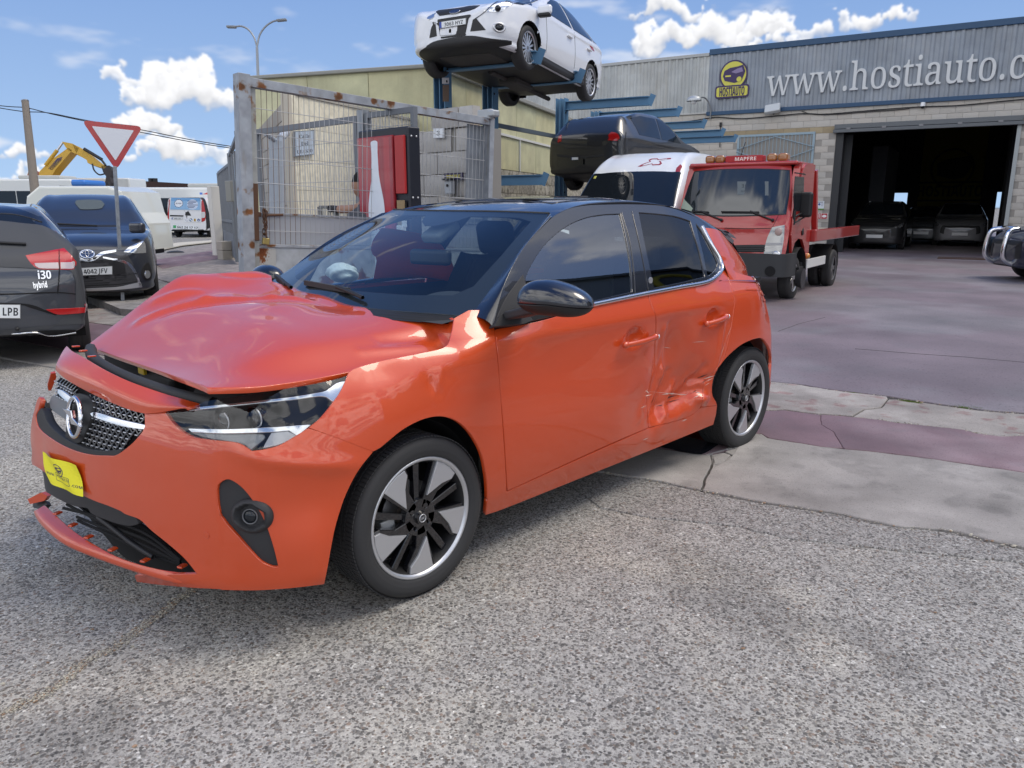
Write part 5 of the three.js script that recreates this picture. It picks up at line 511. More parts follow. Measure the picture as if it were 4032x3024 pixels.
{ // far barred gate at the left, gate post, motor box, low block
  const dirn = flatDir(690), a = atD(924, 818, 19), pt = (q) => { const n = V(dirn.z, 0, -dirn.x); return plane(q[0], q[1], n, n.dot(a)); }, g2 = thing('barred_gate', 'tall grey barred gate at the street side of the yard', 'gate', pt([900, 1000]).setY(0)); const T = CG2, l = pt(T([[24, 900]])[0]), r = pt(T([[150, 900]])[0]), tl = pt(T([[24, 570]])[0]).y, tr = pt(T([[152, 470]])[0]).y, A = l.clone().setY(0), B = r.clone().setY(0), at = (t, h) => A.clone().lerp(B, t).setY(h), mm = Mdarkgate; put(g2, 'frame', merge([bar(at(0, .08), at(0, tl), .08, .08), bar(at(1.0, .08), at(1, tr + .25), .09, .09), bar(at(0, tl), at(1, tr), .06, .07), bar(at(0, 1.05), at(1, 1.08), .06, .07)]), mm); for (let k = 1; k < 9; k++) { const t = k / 9; put(g2, 'bar', bar(at(t, .75), at(t, lerp(tl, tr, t)), .04, .04), mm); } put(g2, 'bottom_panel', slab([at(0, .1), at(1, .1), at(1, .76), at(0, .76)], .03), mm);
  const B2 = at(1, 0), C2 = at(1.55, 0); put(g2, 'frame', merge([bar(C2.clone().setY(.08), C2.clone().setY(tr + .5), .12, .12), bar(at(1.02, tr + .2), C2.clone().setY(tr + .45), .08, .08)]), mm); for (let k = 1; k < 4; k++) put(g2, 'bar', bar(at(1 + k * .14, .4), at(1 + k * .14, tr + .2), .04, .04), mm); const mb = pt(T([[146, 775]])[0]); solo('gate_box', box(.16, .5, .28, mb.x + .1, mb.y, mb.z - .1, .02), std([.22, .22, .20], .6), 'grey control box fixed on the barred gate', 'box');
  const wp = onY(861, 1008, 0), wt = atD(861, 735, wp.clone().sub(CAM).dot(FWD)); solo('gate_post', box(.26, wt.y, .26, wp.x, wt.y / 2, wp.z, .02), std([.62, .60, .55], .9), 'plain white concrete post at the left of the barred gate', 'post'); const lb = onY(928, 1024); solo('concrete_block', merge([box(.9, .26, .32, lb.x - .1, .13, lb.z + .2, .02), box(.9, .26, .32, lb.x - .1, .395, lb.z + .2, .02)]), std([.42, .38, .32], .95), 'low stack of two pale concrete blocks at the foot of the barred gate', 'block'); const hc = onY(...CB2([[975, 1602]])[0]); solo('drain_lid', new THREE.SphereGeometry(1, 16, 8).scale(.28, .07, .22).translate(hc.x, .02, hc.z), M.plastic, 'dark lump lying on the pavement left of the gate post', 'debris');
}
{ // street beyond: pale kerbs, reddish pavement
  const sh = (n, pts, y, m) => struct(n, slab(gp(pts).map((p) => p.setY(y)), .03, V(0, 99, 0)), m); const pv = std(0xffffff, .8, 0, { map: concRed }); sh('far_pavement', [[560, 1085], [600, 1010], [860, 955], [960, 1000], [960, 1120], [760, 1140]], .022, std([.86, .80, .78], .85, 0, { map: concGrey })); sh('red_pavement_band', [[590, 1030], [860, 985], [930, 1010], [640, 1062]], .027, pv); sh('kerb', [[560, 990], [700, 962], [860, 950], [860, 956], [720, 972], [590, 1000]], .07, std([.48, .45, .38], .9)); sh('far_kerb', [[540, 905], [700, 908], [700, 922], [540, 924]], .10, std([.50, .47, .38], .9));
}
// ---------------------------------------------------------------- other vehicles
// body skin from sections nose to tail: [x, bottom, half width, belt, top, top half width]; x forward, z to the right
function shellSurf(sec, MX) {
  const half = (s) => [[0, s[1]], [s[2] * .86, s[1]], [s[2] * .97, s[1] + Math.min(.12, (s[3] - s[1]) * .3)], [s[2], lerp(s[1], s[3], .45)], [s[2] * .985, lerp(s[1], s[3], .82)], [s[2] * (s[6] ?? .955), s[3]], [lerp(s[5] * 1.04, s[2] * .95, .08), lerp(s[3], s[4], .88)], [s[5] * .72, s[4] - .012], [0, s[4]]];
  const rows = []; for (let v = 0; v <= 16; v++) rows.push(sec.map((s) => { const h = half(s), q = h[v <= 8 ? v : 16 - v]; return V(s[0], q[1], v <= 8 ? -q[0] : q[0]); }));
  const L = gridSurf(rows, .12, 1), S = new Surf((u, v) => L.p(u, v).applyMatrix4(MX), [0, sec.length - 1, 0, 16], .12, 1); S.local = L; S.nu = sec.length - 1;
  { const c = V(sec[Math.floor(sec.length / 2)][0], .6, 0).applyMatrix4(MX), p = S.p(S.nu / 2, 4); if (S.n(S.nu / 2, 4).dot(p.sub(c)) < 0) S.sign = -1; }
  S.xy = (x, y, v0 = 3.2) => { let u = 0; for (let i = 0; i < sec.length - 1; i++) if (x <= sec[i][0] && x >= sec[i + 1][0]) u = i + (sec[i][0] - x) / Math.max(1e-6, sec[i][0] - sec[i + 1][0]); let v = v0; const e = .01; for (let k = 0; k < 20; k++) { const p = L.p(u, v), a = L.p(u + e, v).sub(p).divideScalar(e), b = L.p(u, v + e).sub(p).divideScalar(e), det = a.x * b.y - b.x * a.y; if (Math.abs(det) < 1e-8) break; const rx = x - p.x, ry = y - p.y; u += clamp((b.y * rx - b.x * ry) / det, -.6, .6); v += clamp((a.x * ry - a.y * rx) / det, -.6, .6); v = clamp(v, .9, 7.5); u = clamp(u, 0, S.nu); } return [u, v]; };
  S.side = (pts, n = 5) => { const o = []; pts.forEach((a, i) => { const b = pts[(i + 1) % pts.length]; for (let k = 0; k < n; k++) o.push(S.xy(lerp(a[0], b[0], k / n), lerp(a[1], b[1], k / n), a[1] > 1 ? 5.6 : 3.2)); }); return o; };
  S.flip = (loop) => loop.map((q) => [q[0], 16 - q[1]]); return S;
}
const carFrame = (origin, fwd, up = V(0, 1, 0)) => { const X = fwd.clone().normalize(), Z = X.clone().cross(up).normalize(), Y = Z.clone().cross(X); return frame(origin, X, Y, Z); };
function simpleWheel(car, MX, x, y, z, R, rimR, w, spokes, left, mat = M.silver, style = 'multi') {
  const g = new THREE.Group(); g.name = 'wheel'; car.add(g); g.base = V(0, 0, 0); const b = baseOf(car), m = MX.clone().multiply(new THREE.Matrix4().makeTranslation(x, y, z)); if (left) m.multiply(new THREE.Matrix4().makeRotationY(Math.PI)); m.premultiply(new THREE.Matrix4().makeTranslation(-b.x, -b.y, -b.z)); g.applyMatrix4(m);
  const add = (n, q, mt) => { const o = new THREE.Mesh(q, mt); o.name = n; o.castShadow = o.receiveShadow = true; g.add(o); }, lathe = (p, n = 40) => new THREE.LatheGeometry(p.map((q) => new THREE.Vector2(q[0], q[1])), n).rotateX(Math.PI / 2), h = w / 2;
  add('tyre', lathe([[rimR, -h * .85], [rimR + .03, -h], [R - .02, -h * .92], [R, -h * .6], [R, -h * .2], [R - .006, -h * .17], [R, -h * .14], [R, h * .14], [R - .006, h * .17], [R, h * .2], [R, h * .6], [R - .02, h * .92], [rimR + .03, h], [rimR, h * .85]]), M.rubber); add('rim_barrel', lathe([[rimR - .01, -h * .8], [rimR - .03, 0], [rimR, h * .86]]), M.black); add('disc', new THREE.CylinderGeometry(rimR * .9, rimR * .9, .01, 32).rotateX(Math.PI / 2).translate(0, 0, -h * .1), M.deep); add('rim_lip', lathe([[rimR - .012, h * .78], [rimR + .004, h * .92], [rimR + .010, h * .88]]), mat);
  const sp = []; for (let k = 0; k < spokes; k++) { const a = (k / spokes) * Math.PI * 2, c = Math.cos(a), s = Math.sin(a), wd = style === 'multi' ? .012 : rimR * .16; sp.push(extr([[.03, -wd * .8], [rimR, -wd * (style === 'multi' ? 1.1 : 1)], [rimR, wd], [.03, wd * .8]], .018, .003).translate(0, 0, h * .45).rotateZ(a)); } add('spokes', merge(sp), mat); add('hub_cap', new THREE.CylinderGeometry(rimR * .26, rimR * .3, .03, 24).rotateX(Math.PI / 2).translate(0, 0, h * .52), mat); add('hub_centre', new THREE.CylinderGeometry(rimR * .12, rimR * .12, .034, 16).rotateX(Math.PI / 2).translate(0, 0, h * .53), M.steel); return g;
}
// base of a car: painted shell with wheel openings, dark underside, wheels
function carBase(name, label, sec, MX, paintMat, o) {
  const S = shellSurf(sec, MX), t = thing(name, label, 'car', V(0, 0, 0).applyMatrix4(MX).setY(o.baseY ?? 0)); if (o.category) t.userData.category = o.category;
  const arches = o.wheels.map((x) => { const p = []; const r = o.arch ?? .36, yb = o.archBottom ?? .2; for (let k = 0; k <= 16; k++) { const a = Math.PI * (1.14 - 1.28 * k / 16); p.push(S.xy(x + r * Math.cos(a), Math.max(yb, o.R + r * Math.sin(a)))); } return p; });
  const cell = o.cell ?? [.25, .25], d0 = o.hole ?? []; put(t, 'body', panel(S, rectLoop(0, S.nu, 1.02, 14.98, 40), { cell, thick: 0, holes: [...arches, ...arches.map(S.flip), ...d0] }), paintMat); put(t, 'underbody', merge([panel(S, rectLoop(1, S.nu - 1, 0, 1.02), { cell: [.4, .3], thick: 0 }), panel(S, rectLoop(1, S.nu - 1, 14.98, 16), { cell: [.4, .3], thick: 0 })]), M.black); put(t, 'end_panel', merge([[0, 1], [S.nu - 1, S.nu]].flatMap(([a, c]) => [[0, 1.02], [14.98, 16]].map(([d, e]) => panel(S, rectLoop(a, c, d, e), { cell: [.3, .3], thick: 0 })))), paintMat);
  for (const x of o.wheels) for (const s of [1, -1]) { const g = merge([new THREE.CylinderGeometry((o.arch ?? .36) + .01, (o.arch ?? .36) + .01, .24, 20, 1, true, Math.PI * .4, Math.PI * 1.2).rotateX(Math.PI / 2).translate(x, o.R, s * (o.track - .06)), new THREE.CircleGeometry((o.arch ?? .36) + .01, 20, -.2, Math.PI + .4).translate(x, o.R, s * (o.track - .16))]); put(t, 'wheel_arch_liner', g.applyMatrix4(MX), M.deep); simpleWheel(t, MX, x, o.R, s * o.track, o.R, o.rim, o.tw ?? .2, o.spokes ?? 10, s < 0, o.rimMat ?? M.silver, o.style); }
  const ov = (n, pts, mat, off = .005, q = {}) => put(q.to ?? t, n, cut(S.off(off), pts, { cell: q.cell ?? [.12, .12], thick: q.thick ?? .01, smooth: q.smooth ?? true }), mat, q.label), sd = (n, pts, mat, off = .005, both = true) => { const l = S.side(pts); put(t, n, panel(S.off(off), l, { cell: [.12, .15], thick: .008 }), mat); if (both) put(t, n, panel(S.off(off), S.flip(l), { cell: [.12, .15], thick: .008 }), mat); }, pa = (n, loop, mat, off = .005, thick = .008) => put(t, n, panel(S.off(off), loop, { cell: [.12, .15], thick }), mat);
  const seamS = (pts) => { const P = []; for (let i = 0; i < pts.length - 1; i++) for (let k = 0; k < 6; k++) P.push(S.off(.001).p(...S.xy(lerp(pts[i][0], pts[i + 1][0], k / 6), lerp(pts[i][1], pts[i + 1][1], k / 6), pts[i][1] > 1 ? 5.6 : 3.2))); put(t, 'door_seam', tube(P, .0035, 4, P.length * 2), M.deep); };
  const text = (q, draw, w, h, off = .012, mat = {}) => { const U = S.off(off), c = q.map((p) => U.at(p[0], p[1])); const pl = put(t, 'number_plate', slab(c.map((p) => p.clone()), .008), M.white); const n = U.n(...S.find(q[0][0], q[0][1])).multiplyScalar(.002); c.forEach((p) => p.add(n)); put(pl, 'plate_text', quad(c[0], c[1], c[2], c[3]), std(0xffffff, .4, 0, { map: canvasTex(w, h, draw), ...mat })); };
  return { t, S, ov, sd, pa, text, seamS, MX, P: (x, y, z) => V(x, y, z).applyMatrix4(MX) };
}
const plateDraw = (txt, eu = true) => (g, w, h) => { g.fillStyle = '#dfe2e2'; g.fillRect(0, 0, w, h); if (eu) { g.fillStyle = '#2848a0'; g.fillRect(0, 0, w * .09, h); } g.strokeStyle = '#333'; g.lineWidth = 3; g.strokeRect(2, 2, w - 4, h - 4); g.fillStyle = '#20242a'; g.font = `bold ${h * .78}px sans-serif`; g.textAlign = 'center'; g.textBaseline = 'middle'; g.fillText(txt, w * (eu ? .54 : .5), h * .53, w * .84); };
const HATCH = (k = 1) => [[.875, .40, .02, .45, .46, .02], [.86, .25, .52, .60, .64, .46], [.78, .21, .74, .70, .755, .60], [.55, .19, .86, .80, .865, .70], [.05, .19, .905, .89, .965, .72], [-.42, .19, .91, .945, 1.03, .70], [-.85, .19, .91, .965, 1.255, .645], [-1.25, .19, .91, .975, 1.425, .585], [-1.7, .19, .91, .985, 1.478, .565], [-2.3, .19, .905, 1.0, 1.462, .55], [-2.8, .22, .895, 1.015, 1.36, .54], [-3.15, .27, .87, 1.01, 1.17, .55], [-3.38, .32, .80, .93, .98, .6], [-3.47, .34, .66, .84, .87, .5], [-3.49, .5, .02, .52, .53, .02]];
{ // white hatchback on top of the rack
  const F = atD(2063, 190, 11.7), Rr = atD(2307, 325, 13.95), fw = F.clone().sub(Rr).normalize(), rt = fw.clone().cross(V(0, 1, 0)).normalize(), up = rt.clone().cross(fw), org = F.clone().addScaledVector(up, -.32).addScaledVector(rt, .78), MX = frame(org, fw, up, rt); const C = CF;
  const k = F.distanceTo(Rr) / 2.65, sec = HATCH().map((s) => [s[0] > 0 ? s[0] : s[0] * k, ...s.slice(1)]); sec[1] = [.86, .25, .47, .60, .64, .41]; sec[2] = [.77, .21, .69, .70, .755, .56]; sec[3] = [.52, .19, .84, .80, .865, .69];
  const b = carBase('racked_hatchback', 'white hatchback with dark underside lifted on top of the blue rack', sec, MX, paint([.74, .76, .79]), { wheels: [0, -2.65 * k], R: .32, rim: .225, track: .78, arch: .375, spokes: 15, baseY: 3.4, cell: [.15, .15] }); const { ov, t, S } = b;
  ov('windscreen', C([[800, 20, 1], [880, 30], [950, 41, 1], [1020, 25], [1075, 2, 1], [960, -60], [860, -30]]), M.darkglass, .006); ov('upper_grille', C([[242, 98, 1], [262, 86], [430, 66], [520, 50], [600, 46, 1], [560, 72], [520, 86], [430, 106], [272, 130, 1]]), M.black, .006, { thick: .02 });
  const hl = (n, p) => { const l = ov('headlight', C(p), M.lamp, .006, { thick: .012 }); }; hl('', [[598, 92, 1], [640, 60], [700, 44], [790, 40], [872, 54, 1], [850, 78], [780, 95], [690, 98]]); hl('', [[182, 165, 1], [200, 126], [240, 108, 1], [228, 140], [212, 155]]); { const p = S.off(.012).at(...C([[748, 68]])[0]); put(t, 'projector', new THREE.SphereGeometry(.045, 14, 10).translate(p.x, p.y, p.z), M.darkglass); }
  ov('lower_grille', C([[258, 160, 1], [515, 120, 1], [482, 276, 1], [276, 292, 1]]), M.black, .007, { smooth: false, thick: .02 }); for (const p of [[[552, 130, 1], [648, 244, 1], [524, 256, 1]], [[236, 180, 1], [249, 294, 1], [191, 310, 1], [205, 230]]]) ov('side_grille', C(p), M.black, .007, { thick: .02 }); ov('vent_strip', C([[284, 302, 1], [484, 276, 1], [482, 290, 1], [286, 314, 1]]), M.black, .006, { smooth: false });
  b.text(C([[268, 180], [487, 146], [486, 198], [270, 234]]), plateDraw('3063 HYZ'), 400, 84, .018); { const p = S.off(.014).at(...C([[395, 94]])[0]), n = S.n(...S.find(...C([[395, 94]])[0])), ex = V(0, 1, 0).cross(n).normalize(); put(t, 'badge', new THREE.CylinderGeometry(.085, .085, .012, 28).rotateX(Math.PI / 2).scale(1, .42, 1).applyMatrix4(frame(p, ex, n.clone().cross(ex), n)), std([.03, .05, .12], .3, .3)); put(t, 'badge_ring', new THREE.TorusGeometry(.085, .006, 6, 28).scale(1, .42, 1).applyMatrix4(frame(p, ex, n.clone().cross(ex), n)), M.chrome); }
  { const c = C([[758, 225]])[0], s = S.find(...c), p = S.off(.004).p(...s), n = S.n(...s), ex = V(0, 1, 0).cross(n).normalize(), m = frame(p, ex, n.clone().cross(ex), n); put(t, 'fog_lamp', new THREE.TorusGeometry(.07, .016, 8, 24).scale(1.2, .8, 1).applyMatrix4(m), M.silver); put(t, 'fog_lens', new THREE.SphereGeometry(.055, 16, 10).scale(1.1, .75, .4).applyMatrix4(m), M.darkglass); }
  ov('lower_lip', C([[166, 374, 1], [250, 332], [500, 292], [680, 315], [860, 346, 1], [860, 366, 1], [690, 392], [500, 374], [300, 420], [180, 432, 1]]), M.plastic, .008, { thick: .02 }); 
  for (const [w, m] of [[[[-.62, .985], [-.95, 1.24], [-1.25, 1.385], [-1.55, 1.425], [-1.62, .995]], M.darkglass], [[[-1.70, .995], [-1.64, 1.43], [-2.2, 1.415], [-2.62, 1.32], [-2.58, 1.02]], M.darkglass], [[[-2.66, 1.03], [-2.70, 1.29], [-2.98, 1.12], [-2.9, 1.05]], M.darkglass]]) b.sd('side_window', w, m); b.sd('sill_trim', [[-.42, .20], [-.42, .30], [-2.2, .30], [-2.25, .20]], M.plastic); for (const x of [-.52, -1.68]) b.seamS([[x, .95], [x - .02, .6], [x - .02, .32]]); for (const x of [-1.45, -2.35]) { const p = S.off(.02).p(...S.xy(x, .82)); put(t, 'door_handle', box(.18, .035, .04, 0, 0, 0, .015).applyMatrix4(MX.clone().setPosition(p)), M.white); }
  { const p = S.off(.12).at(...C([[1130, 82]])[0]); put(t, 'door_mirror', new RoundedBoxGeometry(.10, .15, .24, 3, .05).applyMatrix4(MX.clone().setPosition(p)), paint([.74, .76, .79])); put(t, 'mirror_body', new RoundedBoxGeometry(.105, .06, .2, 2, .025).applyMatrix4(MX.clone().setPosition(p.clone().addScaledVector(up, -.07))), M.black); }
  ov('tail_light', C([[1498, 370, 1], [1520, 385], [1534, 420, 1], [1515, 405]]), M.redlens, .006); const Ub = (x, y, z) => V(x, y, z).applyMatrix4(MX); put(t, 'subframe', merge([box(1.0, .06, .9, -.05, .20, 0, .02).applyMatrix4(MX), rod(Ub(0, .30, -.7), Ub(0, .26, .7), .035), rod(Ub(-2.65 * k, .30, -.7), Ub(-2.65 * k, .28, .7), .045), rod(Ub(-.6, .17, .12), Ub(-3.1, .19, .2), .04), box(.7, .12, .34, -1.5, .15, .1, .04).applyMatrix4(MX)]), std([.05, .048, .045], .8));
}
{ // dark people carrier on the lower rack arms
  const c = atD(2312, 640, 15.9), C = CV, fw = V(-.93, 0, .12).normalize(), rt = fw.clone().cross(V(0, 1, 0)); const org = V(c.x, 1.80, c.z).addScaledVector(fw, 3.35), MX = frame(org, fw, V(0, 1, 0), rt); const sec = HATCH().map((s) => [s[0], s[1], s[2] * 1.0, s[3] * 1.05, s[4] * 1.08, s[5] * 1.08]); sec.splice(11, 4, [-3.1, .27, .89, 1.06, 1.44, .60], [-3.36, .30, .86, 1.04, 1.20, .64], [-3.46, .34, .80, .95, 1.0, .66], [-3.48, .5, .02, .6, .61, .02]);
  const b = carBase('racked_people_carrier', 'black people carrier seen from behind, held on the lower rack arms', sec, MX, paint([.012, .012, .014]), { wheels: [0, -2.6], R: .31, rim: .21, track: .76, arch: .36, spokes: 7, style: 'wide', baseY: 1.78 }); const { ov } = b;
  ov('rear_window', C([[218, 282, 1], [225, 255], [245, 210, 1], [330, 195], [450, 190], [528, 200, 1], [515, 230], [490, 285, 1], [350, 290]]), M.darkglass, .006); for (const p of [[[500, 310, 1], [520, 288], [560, 298], [578, 330], [560, 348], [498, 344, 1]], [[165, 340, 1], [175, 315], [188, 308, 1], [186, 350], [166, 362, 1]]]) ov('tail_light', C(p), M.redlens, .008); ov('plate_recess', C([[360, 350], [455, 348], [455, 378], [360, 382]]), M.black, .006); ov('bumper_strip', C([[160, 440], [300, 452], [470, 440], [470, 452], [300, 466], [160, 452]]), M.plastic, .008); b.sd('side_window', [[-1.75, 1.06], [-1.7, 1.50], [-2.35, 1.50], [-2.75, 1.42], [-2.7, 1.09]], M.darkglass); b.sd('side_window', [[-.7, 1.04], [-1.0, 1.32], [-1.35, 1.48], [-1.62, 1.51], [-1.68, 1.06]], M.darkglass); b.text(C([[255, 458], [300, 456], [300, 476], [255, 478]]), plateDraw('', true), 128, 40, .012);
}
{ // white van
  const Fr = atD(2385, 780, 12.9), C = CV, fw = V(.97, 0, -.243).normalize(), rt = fw.clone().cross(V(0, 1, 0)), org = V(Fr.x, 0, Fr.z).addScaledVector(fw, -1.05), MX = frame(org, fw, V(0, 1, 0), rt);
  const sec = [[1.06, .5, .02, .6, .61, .02], [1.04, .32, .80, .80, .86, .74], [.95, .30, .95, .98, 1.06, .84], [.62, .28, 1.02, 1.12, 1.20, .92], [.34, .28, 1.035, 1.2, 1.42, .92], [-.05, .28, 1.035, 1.25, 1.80, .88], [-.32, .28, 1.035, 1.28, 2.05, .86], [-.58, .28, 1.035, 1.3, 2.24, .83], [-.90, .28, 1.035, 1.32, 2.38, .80], [-1.3, .28, 1.035, 1.34, 2.45, .80], [-2.4, .28, 1.035, 1.4, 2.47, .82], [-4.4, .28, 1.03, 1.4, 2.46, .82], [-4.55, .3, 1.0, 1.4, 2.48, .8], [-4.56, .9, .02, 1.2, 1.3, .02]].map((s) => [...s, .985]);
  const b = carBase('white_van', 'tall white panel van with a red cross-shaped logo on its roof front', sec, MX, paint([.76, .78, .80]), { wheels: [0, -3.2], R: .34, rim: .22, track: .86, arch: .40, spokes: 6, style: 'wide', category: 'van' }); b.t.userData.category = 'van'; const { ov } = b;
  b.pa('windscreen', [[4.15, 6.12], [4.05, 7], [4.02, 8], [4.05, 9], [4.15, 9.88], [5, 9.8], [6.02, 9.72], [6.08, 8], [6.02, 6.28], [5, 6.2]], M.darkglass, .006); ov('side_window', C([[782, 745, 1], [800, 690], [830, 640], [858, 596], [912, 582, 1], [905, 770, 1], [780, 752]]), M.darkglass, .006);
  const red = std([.30, .02, .035], .5), out = [[555, 520], [580, 497], [602, 483], [590, 466], [600, 455], [632, 455], [640, 466], [698, 450], [704, 460], [652, 478], [668, 500], [662, 512], [625, 514], [618, 503], [570, 522]]; { const lp = out.map((q) => [7.0 + (487 - q[1]) / 74, 8 - (q[0] - 560) / 165]), cc = lp.reduce((a, q) => [a[0] + q[0] / lp.length, a[1] + q[1] / lp.length], [0, 0]), inn = lp.map((q) => [lerp(q[0], cc[0], .24), lerp(q[1], cc[1], .24)]); put(b.t, 'logo', panel(b.S.off(.003), lp, { cell: [.1, .1], thick: .002, holes: [inn] }), red); } ov('logo', C([[948, 580], [960, 530], [985, 506], [998, 520], [985, 545], [975, 600], [965, 620], [950, 610]]), red, .004, { thick: .002 }); ov('logo', C([[1075, 455], [1088, 455], [1120, 510], [1098, 516]]), red, .004, { thick: .002, smooth: false }); put(b.t, 'aerial', rod(b.P(-.62, 2.45, .35).addScaledVector(V(0, 1, 0), .02), b.P(-.70, 2.80, .36), .008), M.black); 
  for (const z of [-.55, .1]) put(b.t, 'wiper', rod(b.P(.62, 1.16, z), b.P(.40, 1.42, z + .5), .012), M.black); b.pa('tax_sticker', [[5.6, 9.3], [5.6, 9.45], [5.8, 9.45], [5.8, 9.3]], std([.5, .48, .1], .5), .010, .001);
}
{ // red recovery truck
  const F = onY(3098, 1177), Rr = onY(3239, 1126), fw = F.clone().sub(Rr).setY(0).normalize(), rt = fw.clone().cross(V(0, 1, 0)), org = F.clone().addScaledVector(rt, .80).setY(0), MX = frame(org, fw, V(0, 1, 0), rt), red = paint([.40, .020, .016], 0, .4), C = CT, wb = F.distanceTo(Rr);
  const t = thing('recovery_truck', 'red flatbed recovery truck with amber light bar, parked before the warehouse', 'truck', org.clone()), L = (g) => g.applyMatrix4(MX), p = (x, y, z) => V(x, y, z).applyMatrix4(MX);
  const front = gridSurf([[-.80, -.78, -.5, 0, .5, .78, .80], [-.92, -.86, -.5, 0, .5, .86, .92], [-.93, -.87, -.5, 0, .5, .87, .93], [-.92, -.86, -.5, 0, .5, .86, .92], [-.86, -.80, -.45, 0, .45, .80, .86]].map((r, j) => r.map((z, i) => V([.72, .74, .68, .62, .22][j] - [.22, .08, .01, 0, .01, .08, .22][i] - .0, [.42, .72, 1.02, 1.26, 2.06][j], z).applyMatrix4(MX))), .12, 1); if (front.n(3, 2).dot(CAM.clone().sub(front.p(3, 2))) < 0) front.sign = -1;
  const ov = (n, pts, m, off = .0, q = {}) => put(q.to ?? t, n, cut(front.off(off), C(pts), { cell: [.15, .12], thick: q.thick ?? .012, smooth: q.smooth ?? true }), m);
  const sideP = (x, y) => plane(x, y, rt, rt.dot(p(0, 0, -.925))), sl = (n, pts, m, th = .03, dz = 0) => put(t, n, slab(C(pts).map((q) => sideP(q[0], q[1]).addScaledVector(rt, -dz)), th), m);
  const nose = ov('cab_front', [[-60, 690, 1], [0, 560, 1], [80, 250], [112, 170, 1], [400, 130], [800, 112], [1250, 135, 1], [1290, 148, 1], [1300, 400], [1290, 660, 1], [1280, 770], [1225, 1100], [1180, 1180, 1], [1090, 1205], [970, 1205], [800, 1200, 1], [500, 1190, 1], [200, 1180, 1], [60, 1000, 1]], red);
  ov('windscreen', [[30, 590, 1], [60, 400], [108, 232, 1], [400, 200], [700, 188], [1000, 188], [1262, 202, 1], [1262, 400], [1224, 668, 1], [900, 682], [500, 686], [200, 660]], phy([.02, .026, .03], .02, 0, { clearcoat: 1, clearcoatRoughness: 0 }), .006); ov('windscreen_seal', [[20, 600, 1], [50, 400], [100, 222, 1], [400, 190], [700, 178], [1000, 178], [1272, 192, 1], [1272, 400], [1232, 678, 1], [900, 694], [500, 698], [200, 672]], M.black, .003);
  { const q = C([[700, 316], [1040, 316], [1040, 470], [700, 460]]).map((c) => front.off(.009).at(c[0], c[1])); const cardT = canvasTex(256, 128, (g) => { g.fillStyle = '#5c6467'; g.fillRect(0, 0, 256, 128); g.fillStyle = '#30383c'; g.save(); g.translate(256, 0); g.scale(-1, 1); g.font = 'bold 46px sans-serif'; g.fillText('⊙ MAPFRE', 10, 60, 226); g.font = 'bold 24px sans-serif'; g.fillText('Te Cuidamos', 80, 100); g.restore(); }); put(t, 'cab_notice', quad(q[0], q[1], q[2], q[3], 3, 3), std(0xffffff, .5, 0, { map: cardT })); }
  ov('sun_sticker', [[120, 262], [162, 258], [152, 300], [116, 300]], std([.02, .16, .12], .5), .009, { smooth: false, thick: .001 }); ov('cab_papers', [[70, 540], [110, 500], [150, 540], [215, 610], [200, 640], [60, 590]], std([.32, .38, .30], .9), .009, { thick: .001 });
  ov('grille', [[640, 1012, 1], [820, 1008], [1010, 1006, 1], [985, 1085, 1], [740, 1086], [640, 1086, 1]], M.black, .005); for (let k = 0; k < 3; k++) ov('grille_slat', [[650, 1026 + k * 22], [1000, 1022 + k * 22], [998, 1030 + k * 22], [650, 1034 + k * 22]], M.plastic, .016, { smooth: false }); ov('panel_gap', [[560, 822], [800, 828], [1080, 824], [1080, 829], [800, 834], [560, 828]], M.deep, .002, { thick: .004 }); ov('panel_gap', [[1148, 680], [1152, 680], [1086, 815], [1082, 815]], M.deep, .002, { thick: .004, smooth: false }); ov('panel_gap', [[100, 1150], [600, 1155], [960, 1150], [960, 1156], [600, 1162]], M.deep, .002, { thick: .004 });
  ov('headlight', [[1080, 815, 1], [1215, 790, 1], [1205, 950], [1172, 1150, 1], [1090, 1192], [975, 1195, 1], [985, 1120], [1020, 950]], phy([.34, .34, .33], .15, .3, { clearcoat: 1, clearcoatRoughness: 0 }), .008, { thick: .03 }); ov('headlight_trim', [[1015, 985], [1195, 985], [1190, 1010], [1005, 1012]], std([.25, .25, .26], .3, .5), .012, { smooth: false, thick: .004 }); { const q = front.off(.015).at(...C([[1120, 1130]])[0]); put(t, 'headlight_bulb', new THREE.SphereGeometry(.08, 16, 10).scale(.4, 1, 1).translate(q.x, q.y, q.z), M.silver); const w = front.off(.015).at(...C([[1145, 865]])[0]); put(t, 'indicator', new THREE.SphereGeometry(.06, 14, 8).scale(.4, 1, 1).translate(w.x, w.y, w.z), std([.45, .33, .3], .2)); }
  const bump = gridSurf([[.40], [.52], [.64], [.745]].map((y) => [-.96, -.90, -.5, 0, .5, .90, .96].map((z, i) => V(.80 - [.55, .10, .02, 0, .02, .10, .55][i], y[0], z).applyMatrix4(MX))), .12, 1); if (bump.n(3, 1).dot(CAM.clone().sub(bump.p(3, 1))) < 0) bump.sign = -1; put(t, 'bumper', panel(bump, rectLoop(0, 6, 0, 3), { cell: [.2, .3], thick: .06 }), std([.035, .037, .04], .65)); for (const x of [1055]) { const f = bump.find(...C([[x, 1295]])[0]), q = bump.p(...f), n = bump.n(...f), ex = V(0, 1, 0).cross(n).normalize(); put(t, 'fog_lamp', new THREE.CylinderGeometry(.075, .085, .03, 24).rotateX(Math.PI / 2).applyMatrix4(frame(q.addScaledVector(n, -.005), ex, n.clone().cross(ex), n)), M.deep); }
